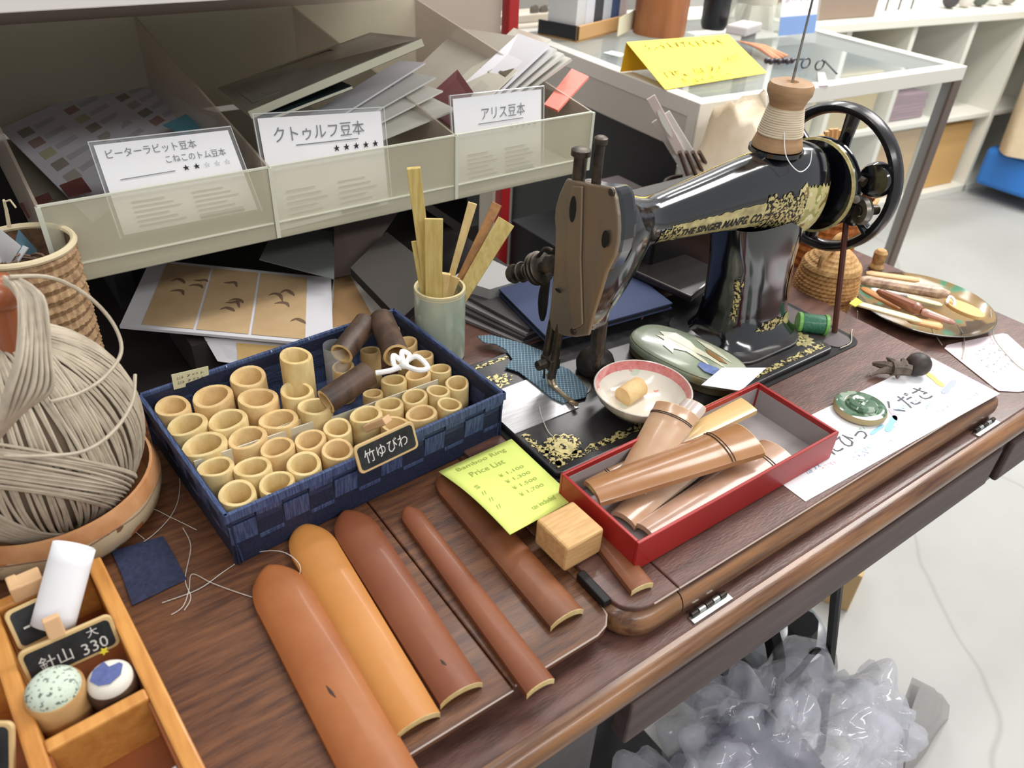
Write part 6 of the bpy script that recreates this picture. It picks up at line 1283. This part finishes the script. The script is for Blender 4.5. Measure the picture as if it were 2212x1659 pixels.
# ---- on top of the case
ys = T('tent_sign', 'folded bright yellow tent sign with faint handwriting on the glass case', 'sign', at(1450, 150, ZT))
YEL = mat('yellow_card', (246, 226, 84), .7); YELB = mat('yellow_card_back', (232, 176, 20), .7)
h_ = ZT + .052
A = at(1353, 91, h_); B = at(1573, 74, h_); Cc = at(1657, 157, ZT + .002); D_ = at(1437, 193, ZT + .002); E_ = at(1340, 155, ZT + .002); F_ = B + (E_ - A)
n = (D_ - A).cross(B - A).normalized(); n = n if n.z > 0 else -n
m = MB(); m.prism([A, B, Cc, D_], -n * .0008); part('front_leaf', m, YEL, ys)
m = MB(); m.prism([A, B, F_, E_], (0, .0005, -.0006)); part('back_leaf', m, YELB, ys)
mm = MB(); e1_ = (B - A); u1_ = (A - D_)
for k, (u, v, w_, nn) in enumerate(((.1, .78, .78, 11), (.08, .2, .22, 4), (.36, .22, .3, 4), (.74, .42, .2, 3), (.2, .05, .5, 6))):
    scribble(D_ + e1_ * u + u1_ * v, e1_, u1_, e1_.length * w_, u1_.length * .14, nn, .0011, .0008, mm, k + 3)
part('pen_writing', mm, mat('olive_pen', (122, 108, 44), .8), ys, kind='stuff')
def on_case(px, py): return at(px, py, ZT)
c_ = on_case(1422, 72); rC = 57 * dist(c_ + V((0, 0, .05))) / FPX
m = MB(); m.lathe([(rC, 0), (rC * 1.02, .1), (rC * 1.02, .22), (rC * .93, .22), (rC * .9, .19), (0, .19)], V((c_.x, c_.y, ZT + .0004)), seg=40); single('bamboo_cylinder', m, mat('orange_bamboo', (176, 112, 66), .45, col2=(140, 84, 48), scale=6, stretch=(3, 3, .4), coat=.3), 'thick orange brown bamboo cylinder standing behind the yellow sign', 'cylinder', smooth=True)
# book rack: low wooden tray with upright booklets
p0 = on_case(1247, 92); p1 = on_case(1365, 60); rk = T('book_rack', 'low wooden rack with upright booklets on the glass case, left of the bamboo cylinder', 'rack', (p0 + p1) / 2)
d = (p1 - p0).normalized(); s = V((-d.y, d.x, 0)); Lk = (p1 - p0).length
RKW = mat('pine_rack', (206, 162, 108), .55)
m = MB(); m.hexa([p0, p1, p1 + s * .006, p0 + s * .006], [q_ + V((0, 0, .03)) for q_ in (p0, p1, p1 + s * .006, p0 + s * .006)]); part('front_board', m, RKW, rk, bev=.001)
m = MB(); m.hexa([p0, p0 + s * .1, p0 + s * .1 + d * .006, p0 + d * .006], [q_ + V((0, 0, .03)) for q_ in (p0, p0 + s * .1, p0 + s * .1 + d * .006, p0 + d * .006)]); part('end_board', m, mat('black_end_board', (24, 22, 28), .5), rk, bev=.001)
m = MB(); m.hexa([p0, p1, p1 + s * .1, p0 + s * .1], [q_ + V((0, 0, .004)) for q_ in (p0, p1, p1 + s * .1, p0 + s * .1)]); part('rack_floor', m, RKW, rk)
cols = [(206, 208, 206), (214, 216, 222), (70, 72, 76), (196, 204, 214), (64, 84, 130), (216, 214, 220)]
lbs = ['white booklet at the left end of the wooden rack', 'pale booklet, second in the wooden rack', 'dark grey booklet, third in the wooden rack', 'pale blue booklet, fourth in the wooden rack', 'blue booklet, fifth in the wooden rack', 'white booklet at the right end of the wooden rack']
for k, c_ in enumerate(cols):
    w_ = Lk * .15; q0 = p0 + d * (.008 + (Lk - .016) * k / 6) + s * .012 + V((0, 0, .0045)); m = MB(); b4 = [q0, q0 + d * w_, q0 + d * w_ + s * .07, q0 + s * .07]; m.hexa(b4, [v + V((0, 0, .2)) for v in b4]); single('booklet', m, mat('rackbook_%d' % k, c_, .6), lbs[k], 'booklet', 'booklets in the wooden rack', bev=.001)
for k, (px, c_) in enumerate(((1240, (150, 60, 60)), (1252, (222, 190, 60)), (1264, (226, 220, 214)))):
    q0 = on_case(px, 60) + V((0, 0, .0004)); m = MB(); m.box(q0 + V((0, 0, .11)), (.012, .05, .22)); single('thin_booklet', m, mat('thinbook_%d' % k, c_, .6), ('dull red', 'yellow', 'white')[k] + ' thin booklet standing behind the left end of the wooden rack', 'booklet', bev=.0008)
m = MB(); q = [on_case(1326, 82) + V((0, 0, .004)), on_case(1368, 62) + V((0, 0, .004)), on_case(1368, 62) + V((0, 0, .045)), on_case(1326, 82) + V((0, 0, .04))]; q = [v - s * .008 for v in q]; m.prism(q, s * .0012); single('cream_ticket', m, mat('cream_ticket', (232, 226, 196), .7), 'cream ticket leaning against the front of the wooden rack', 'price tag')
c_ = on_case(1540, 62); m = MB(); m.lathe([(.026, 0), (.03, .01), (.034, .22), (0, .22)], V((c_.x, c_.y, ZT + .0004)), seg=28); single('black_vase', m, mat('black_vase', (26, 26, 32), .35, coat=.3), 'tapering black vase on the far side of the glass case', 'vase', smooth=True)
c_ = on_case(1625, 55); jg = T('wrapped_jug', 'white jug wrapped in clear film on the glass case, right of the black vase', 'jug', c_)
m = MB(); m.lathe([(.038, 0), (.046, .02), (.046, .18), (.04, .2), (0, .2)], V((c_.x, c_.y, ZT + .0004)), seg=28); part('jug_body', m, mat('white_jug', (224, 220, 204), .4), jg, smooth=True)
m = MB(); m.grid(lambda u, v: V((c_.x + (.075 - .02 * v + .008 * math.sin(9 * 2 * PI * u)) * math.cos(2 * PI * u), c_.y + (.075 - .02 * v + .008 * math.sin(9 * 2 * PI * u)) * math.sin(2 * PI * u), ZT + .001 + .05 * v)), 60, 6, True); part('film', m, cloudy('clear_wrap', (226, 228, 214), .5, .15, 1.), jg, smooth=True)
m = MB(); m.box(on_case(1605, 72) + V((0, 0, .011)), (.09, .05, .02), Matrix.Rotation(.3, 3, 'Z')); single('white_case', m, mat('white_case', (214, 208, 206), .4), 'flat white case in front of the wrapped jug', 'case', bev=.004)
# leaflet stand with blue foot
sgn = T('leaflet_stand', 'white printed sign with a blue band in a clear stand on the glass case', 'sign', on_case(1715, 105))
p0 = on_case(1678, 100) ; p1 = on_case(1756, 92); d = (p1 - p0).normalized(); up = V((.0, .03, .2)).normalized()
def sp(u, v): return p0 + (p1 - p0) * u + up * (.2 * v)
def panel(u0, u1, v0, v1, mt, nm, o=0.):
    nn = d.cross(up).normalized() * -1; nn = nn if nn.dot(CAM - p0) > 0 else -nn
    m = MB(); m.prism([sp(u0, v0) + nn * o, sp(u1, v0) + nn * o, sp(u1, v1) + nn * o, sp(u0, v1) + nn * o], nn * .0006); part(nm, m, mt, sgn)
panel(0, 1, .1, 1.2, PAPER, 'sign_sheet'); panel(0, 1, .1, .28, mat('bright_blue_print', (66, 132, 206), .5), 'blue_band', .0008)
panel(-.04, 1.04, 0, 1.22, cloudy('clear_acrylic', (226, 230, 232), .86, .05, 1.), 'clear_stand', .003)
nn = d.cross(up).normalized() * -1; nn = nn if nn.dot(CAM - p0) > 0 else -nn
for k, cc_ in enumerate(((190, 120, 120), (120, 150, 190), (200, 170, 120), (130, 160, 130), (150, 150, 160))):
    mm = MB(); scribble(sp(.08, .42 + .13 * k) + nn * .001, d, up, (p1 - p0).length * .8, .012, 7, .0011, .0008, mm, k); part('coloured_writing', mm, mat('print_%d_%d_%d' % cc_, cc_, .7), sgn, kind='stuff')
panel(.94, 1.02, .5, 1.2, mat('red_print', (196, 70, 84), .6), 'red_edge', .001)
# dried leaf bundle, spectacles and small tag by the stand
for k in range(4):
    a_ = on_case(1595 + 6 * k, 98 + 5 * k) + V((0, 0, .008 + .003 * k)); b_ = on_case(1700 - 8 * k, 128 + 3 * k) + V((0, 0, .006)); m = MB(); m.tube([a_, a_.lerp(b_, .5) + V((0, 0, .004)), b_], [.003, .008, .004], 8, flat=.5); single('bamboo_spoon', m, mat('orange_spoon_%d' % (k % 2), ((206, 140, 96), (180, 118, 84))[k % 2], .4), 'orange brown bamboo spoon, %s of the bunch beside the yellow sign' % ORD[k], 'spoon', 'spoons on the glass case', smooth=True)
m = MB()
for k in range(7): m.ball(on_case(1655 + 9 * k, 138 + 2 * (k % 2)) + V((0, 0, .006)), .006, 8, 6)
single('bead_string', m, mat('dark_beads', (50, 38, 44), .3, coat=.5), 'string of dark beads lying below the bamboo spoons on the glass case', 'beads', smooth=True)
spc = T('spectacles', 'dark framed spectacles with a pink tag near the front rail of the glass case', 'spectacles', on_case(1755, 150))
DK = mat('dark_frame', (34, 36, 44), .3)
for (px, py) in ((1738, 146), (1768, 150)): 
    c_ = on_case(px, py) + V((0, 0, .008)); m = MB(); m.tube([c_ + V((.013 * math.cos(k * PI / 8), 0, .009 * math.sin(k * PI / 8))) for k in range(16)], .0015, 6, closed=True); part('lens_rim', m, DK, spc, smooth=True)
m = MB(); m.tube([on_case(1778, 146) + V((0, 0, .012)), on_case(1806, 164) + V((0, 0, .004))], .0018, 6); m.tube([on_case(1716, 143) + V((0, 0, .012)), on_case(1745, 134) + V((0, 0, .006))], .0018, 6); part('temple', m, DK, spc)
m = MB(); m.slab([on_case(1766, 160) + V((0, 0, .003)), on_case(1780, 160) + V((0, 0, .003)), on_case(1790, 186) + V((0, 0, .002)), on_case(1768, 188) + V((0, 0, .002))], .001); part('pink_tag', m, mat('pink_tag', (228, 204, 220), .6), spc)
m = MB(); m.box(on_case(1330, 118) + V((0, 0, .001)), (.03, .04, .002), Matrix.Rotation(.2, 3, 'Z')); single('glass_tag', m, mat('pale_tag', (198, 206, 200), .6), 'small pale tag with a red spot beside the yellow sign', 'tag')
# ---- pale cabinet left of the case, behind the red post
cbn = T('appliance', 'pale grey boxy appliance with two round knobs behind the red post', 'appliance', (1.52, 1.95, -TABLE_H))
APP = mat('beige_appliance', (186, 176, 160), .6)
c_ = at(1165, 62, .05); m = MB(); m.box((c_.x + .02, c_.y + .08, -.36 + .02), (.34, .22, .8)); part('body', m, APP, cbn, bev=.004)
m = MB(); m.box((c_.x + .02, c_.y - .035, .085), (.34, .02, .02)); part('ledge', m, mat('beige_ledge', (210, 200, 182), .6), cbn, bev=.003)
for px in (1152, 1172):
    k_ = atp(px, 21, 'y', c_.y - .032); m = MB(); m.lathe([(0, 0), (.011, 0), (.012, .008), (0, .01)], k_, (0, -1, 0), 16); part('knob', m, mat('grey_knob', (110, 104, 94), .5), cbn, smooth=True)
gpn = T('grey_partition', 'plain grey board standing behind the book rack', 'board', (1.72, 2.25, -TABLE_H)); m = MB(); m.box((1.72, 2.25, -.2), (1.0, .02, 1.12)); part('board', m, mat('grey_board', (150, 146, 140), .7), gpn)
# ================================================================ cube shelving at the far side
ucx = V((3.289, 1.547, -TABLE_H)); ddx = (V((3.628, 1.506, 0)) - V((3.289, 1.547, 0))).normalized(); ddy = V((-ddx.y, ddx.x, 0)); MU = Matrix(((ddx.x, ddy.x, 0), (ddx.y, ddy.y, 0), (0, 0, 1)))
wu = T('cube_shelving', 'white cube shelving unit along the far side of the shop', 'shelving', ucx + ddx * 0)
WSH = mat('white_laminate', (226, 224, 212), .5); top_ = -.045
def ubox(x0, x1, y0, y1, z0, z1, mt, nm, par=None):
    m = MB(); m.box(V((ucx.x, ucx.y, 0)) + ddx * ((x0 + x1) / 2) + ddy * ((y0 + y1) / 2) + V((0, 0, (z0 + z1) / 2)), (x1 - x0, y1 - y0, z1 - z0), MU); return part(nm, m, mt, par or wu, bev=.002)
pit = .342
for k in range(-4, 4): ubox(k * pit - .012, k * pit + .012, 0, .36, -TABLE_H, top_, WSH, 'upright')
ubox(-4 * pit - .012, 3 * pit + .012, -.012, .37, top_, top_ + .028, WSH, 'top_board')
ubox(-4 * pit, 3 * pit, .36, .37, -TABLE_H, top_, mat('pale_back', (196, 200, 202), .7), 'back_panel'); ubox(-4 * pit, 3 * pit, 0, .36, -TABLE_H, -TABLE_H + .03, WSH, 'bottom_board')
for k in range(-4, 3): ubox(k * pit + .012, (k + 1) * pit - .012, .005, .35, -.43, -.41, WSH, 'shelf_board')
def ub(x0, x1, y0, y1, z0, z1, mt, name, label, cat, group='boxes in the white shelving'):
    m = MB(); m.box(V((ucx.x, ucx.y, 0)) + ddx * ((x0 + x1) / 2) + ddy * ((y0 + y1) / 2) + V((0, 0, (z0 + z1) / 2)), (x1 - x0, y1 - y0, z1 - z0), MU); return single(name, m, mt, label, cat, group, bev=.004)
KR = mat('kraft_carton', (196, 164, 118), .8); KR2 = mat('orange_kraft', (206, 164, 104), .8)
ub(.03, .3, .04, .34, -TABLE_H + .031, -.46, KR2, 'kraft_carton', 'kraft carton in the lower bay of the white shelving, right of the case leg', 'box')
ub(-.31, -.04, .04, .34, -TABLE_H + .031, -.45, KR, 'kraft_carton', 'kraft carton in the lower bay of the white shelving, behind the case leg', 'box')
ub(-.64, -.4, .03, .3, -.4095, -.2, mat('tan_basketry', (186, 170, 130), .8), 'tan_carton', 'tan carton seen through the glass top in the white shelving', 'box')
ub(-1.0, -.72, .03, .3, -.4095, -.22, mat('tan_basketry2', (196, 186, 156), .8), 'tan_carton', 'pale tan carton on the middle board of the white shelving, farther left', 'box')
m = MB(); gr = random.Random(2)
for k in range(9): m.ball(V((ucx.x, ucx.y, -.385)) + ddx * (.06 + .22 * gr.random()) + ddy * (.08 + .2 * gr.random()) + V((0, 0, .03 * gr.random())), .035, 10, 6)
single('dark_bundle', m, mat('mixed_dark_cloth', (86, 78, 84), .8, col2=(96, 110, 86), scale=9), 'heap of dark purple and green cloth on the middle board of the white shelving', 'cloth', smooth=True)
m = MB()
for k in range(8): m.box(V((ucx.x, ucx.y, -.4)) + ddx * (-.17) + ddy * .15 + V((0, 0, .012 * k)), (.22 - .01 * (k % 3), .2, .011), MU)
single('cloth_pile', m, mat('pinkish_cloth_pile', (170, 140, 150), .8, col2=(130, 110, 116), scale=40, stretch=(.1, .1, 6)), 'folded pinkish cloths stacked in the white shelving beyond the case', 'cloth', kind='stuff')
ub(-.86, -.52, .05, .3, top_ + .0285, top_ + .25, mat('taupe_carton', (150, 132, 116), .8), 'taupe_carton', 'taupe carton standing on top of the white shelving', 'box', None)
m = MB(); m.lathe([(.06, 0), (.08, .012), (.07, .014)], V((ucx.x, ucx.y, top_ + .0285)) + ddx * -.94 + ddy * .06, seg=24); single('dark_dish', m, mat('dark_dish', (56, 54, 56), .4), 'small dark dish beside the taupe carton on the white shelving', 'dish', smooth=True)
wr0 = V((ucx.x, ucx.y, top_ + .0285)) + ddx * -.38 + ddy * .12; m = MB()
for k in range(3): m.tube([wr0 + ddx * (.07 * k) + V((0, 0, .002)), wr0 + ddx * (.07 * k) + V((0, 0, .06))], .003, 6)
m.tube([wr0 + V((0, 0, .06)), wr0 + ddx * .14 + V((0, 0, .06))], .003, 6); single('wire_rack', m, DARKMET, 'small dark wire rack on top of the white shelving', 'rack')
for k in range(5):
    m = MB(); m.ball(V((ucx.x, ucx.y, top_ + .06)) + ddx * (-.05 + .09 * k) + ddy * .1, .03, 12, 8); single('trinket', m, mat('trinket_%d' % k, ((70, 66, 68), (210, 204, 196), (88, 96, 84), (222, 220, 216), (140, 130, 120))[k], .6), ('dark', 'cream', 'greenish', 'white', 'taupe')[k] + ' small round trinket on top of the white shelving', 'ornament', 'trinkets on the white shelving', smooth=True)
# ---- blue trolley with a sack
tc2 = at(2150, 425, -TABLE_H); tly = T('blue_trolley', 'blue wheeled trolley base at the right edge, far behind the table', 'trolley', V((tc2.x + .12, tc2.y, -TABLE_H)))
BLU = mat('bright_blue_plastic', (48, 116, 196), .4)
b0 = V((tc2.x + .06, tc2.y - .06, -TABLE_H)); m = MB(); m.box(b0 + V((0, 0, .14)), (.34, .26, .16)); part('blue_body', m, BLU, tly, bev=.02)
m = MB(); m.box(b0 + V((.12, -.04, .1)), (.26, .26, .1)); part('base_plate', m, mat('dark_base', (60, 62, 70), .5), tly, bev=.01)
for (x, y) in ((-.1, -.14), (.14, -.14)):
    c_ = b0 + V((x, y, .052)); m = MB(); m.lathe([(.022, -.014), (.05, -.014), (.052, 0), (.05, .014), (.022, .014)], c_, (.8, .6, 0), 28, closed=True); w1 = part('wheel', m, mat('pale_wheel', (206, 204, 200), .5), tly, smooth=True)
    m = MB(); m.lathe([(0, -.016), (.022, -.016), (.022, .016), (0, .016)], c_, (.8, .6, 0), 20); part('hub', m, mat('grey_knob', (110, 104, 94), .5), w1, smooth=True)
m = MB(); m.box(b0 + V((.14, -.16, .12)), (.16, .01, .1)); part('orange_panel', m, mat('orange_panel', (206, 130, 50), .5), tly)
m = MB(); m.grid(lambda u, v: b0 + V((-.03, 0, 0)) + V(((.2 + .012 * math.sin(5 * 2 * PI * u)) * math.cos(2 * PI * u) * (1 - .15 * abs(v - .4)), (.12 + .01 * math.sin(6 * 2 * PI * u)) * math.sin(2 * PI * u) * (1 - .15 * abs(v - .4)), .221 + .72 * v)), 48, 14, True); m.f.append(tuple(range(13 * 48, 14 * 48))); single('beige_sack', m, mat('beige_sack', (220, 200, 168), .8, col2=(200, 178, 146), scale=8), 'tall beige sack standing on the blue trolley at the right edge', 'sack', smooth=True, ang=180)
# ================================================================ plastic bag and things below the front of the table
bagc = at(1640, 1690, -.40)
PLA = cloudy('crinkled_clear_plastic', (226, 226, 236), .66, .07, 1.4)
bin_ = T('bundle_bin', 'dark navy bin holding crumpled clear plastic bags below the table front', 'bin', V((bagc.x - .03, bagc.y, -TABLE_H)))
m = MB(); m.box((bagc.x - .05, bagc.y - .01, (-TABLE_H + bagc.z - .02) / 2), (.3, .2, bagc.z + TABLE_H - .02)); part('bin_body', m, mat('navy_bundle', (56, 58, 84), .7, col2=(120, 122, 140), scale=14), bin_, bev=.02)
def crump(name, c, rx, ry, rz, label, sd, amp=.28, mt=PLA):
    from mathutils import noise
    m = MB(); nu, nv = 84, 36
    def P_(u, v):
        a = 2 * PI * u; t = -.35 + v * (PI * .5 + .35); d = V((math.cos(a) * math.cos(t), math.sin(a) * math.cos(t), math.sin(t)))
        q = d * 1.5 + V((sd, sd * 1.3, sd * .7)); k = 1 + amp * (noise.noise(q) + abs(noise.noise(q * 1.9)) * .9 - .35) + .05 * abs(noise.noise(q * 3.2))
        return c + V((d.x * rx * k, d.y * ry * k, d.z * rz * k))
    m.grid(P_, nu, nv, True); return single(name, m, mt, label, 'plastic bag', 'clear plastic bags below the table', smooth=True, ang=75, clean=False)
crump('plastic_bag', bagc + V((0.02, 0.0, .0)), .13, .10, .13, 'large crumpled clear plastic bag below the front edge of the table', 3.1, .55)
crump('plastic_bag', bagc + V((-.11, .0, -.03)), .10, .09, .12, 'bluish crumpled plastic bag at the left of the clear ones under the table', 7.7, .5)
crump('plastic_bag', bagc + V((.15, -.01, -.04)), .08, .08, .10, 'small crumpled plastic bag nearest the treadle rod', 12.3, .55)
fy_ = .13
p = [atp(1950, 1700, 'y', fy_), atp(2030, 1700, 'y', fy_), atp(2052, 1525, 'y', fy_ + .02), atp(2035, 1500, 'y', fy_ + .025), atp(1990, 1478, 'y', fy_ + .03), atp(1968, 1540, 'y', fy_ + .01)]
m = MB(); m.prism(p, (0, .001, 0)); m.prism([v + V((.0, .012, 0)) for v in p], (0, .001, 0)); m.prism([p[0], p[5], p[5] + V((0, .013, 0)), p[0] + V((0, .013, 0))], (.001, 0, 0)); single('film_sleeve', m, cloudy('grey_film', (150, 142, 144), .4, .15, 1.), 'upright smoky clear film sleeve at the bottom right, in front of the floor', 'sleeve')
m = MB(); m.box(at(1835, 1290, -TABLE_H) + V((0, 0.05, .05)), (.12, .1, .1), Matrix.Rotation(.4, 3, 'Z')); single('kraft_box', m, KR, 'small kraft box on the floor under the right end of the table', 'box', bev=.002)
m = MB(); c_ = atp(1660, 1420, 'y', .36); m.lathe([(.07, 0), (.1, .05), (.1, .15), (.07, .2), (0, .21)], V((c_.x, c_.y, c_.z - .12)), seg=32); single('smoky_jar', m, cloudy('smoky_jar', (96, 102, 112), .3, .15, 1.), 'smoky grey jar under the table behind the plastic bags', 'jar', smooth=True)
# ================================================================ lift everything from table-top height to the floor datum
for o in SC.objects:
    if o.parent is None and o is not co: o.location.z += TABLE_H
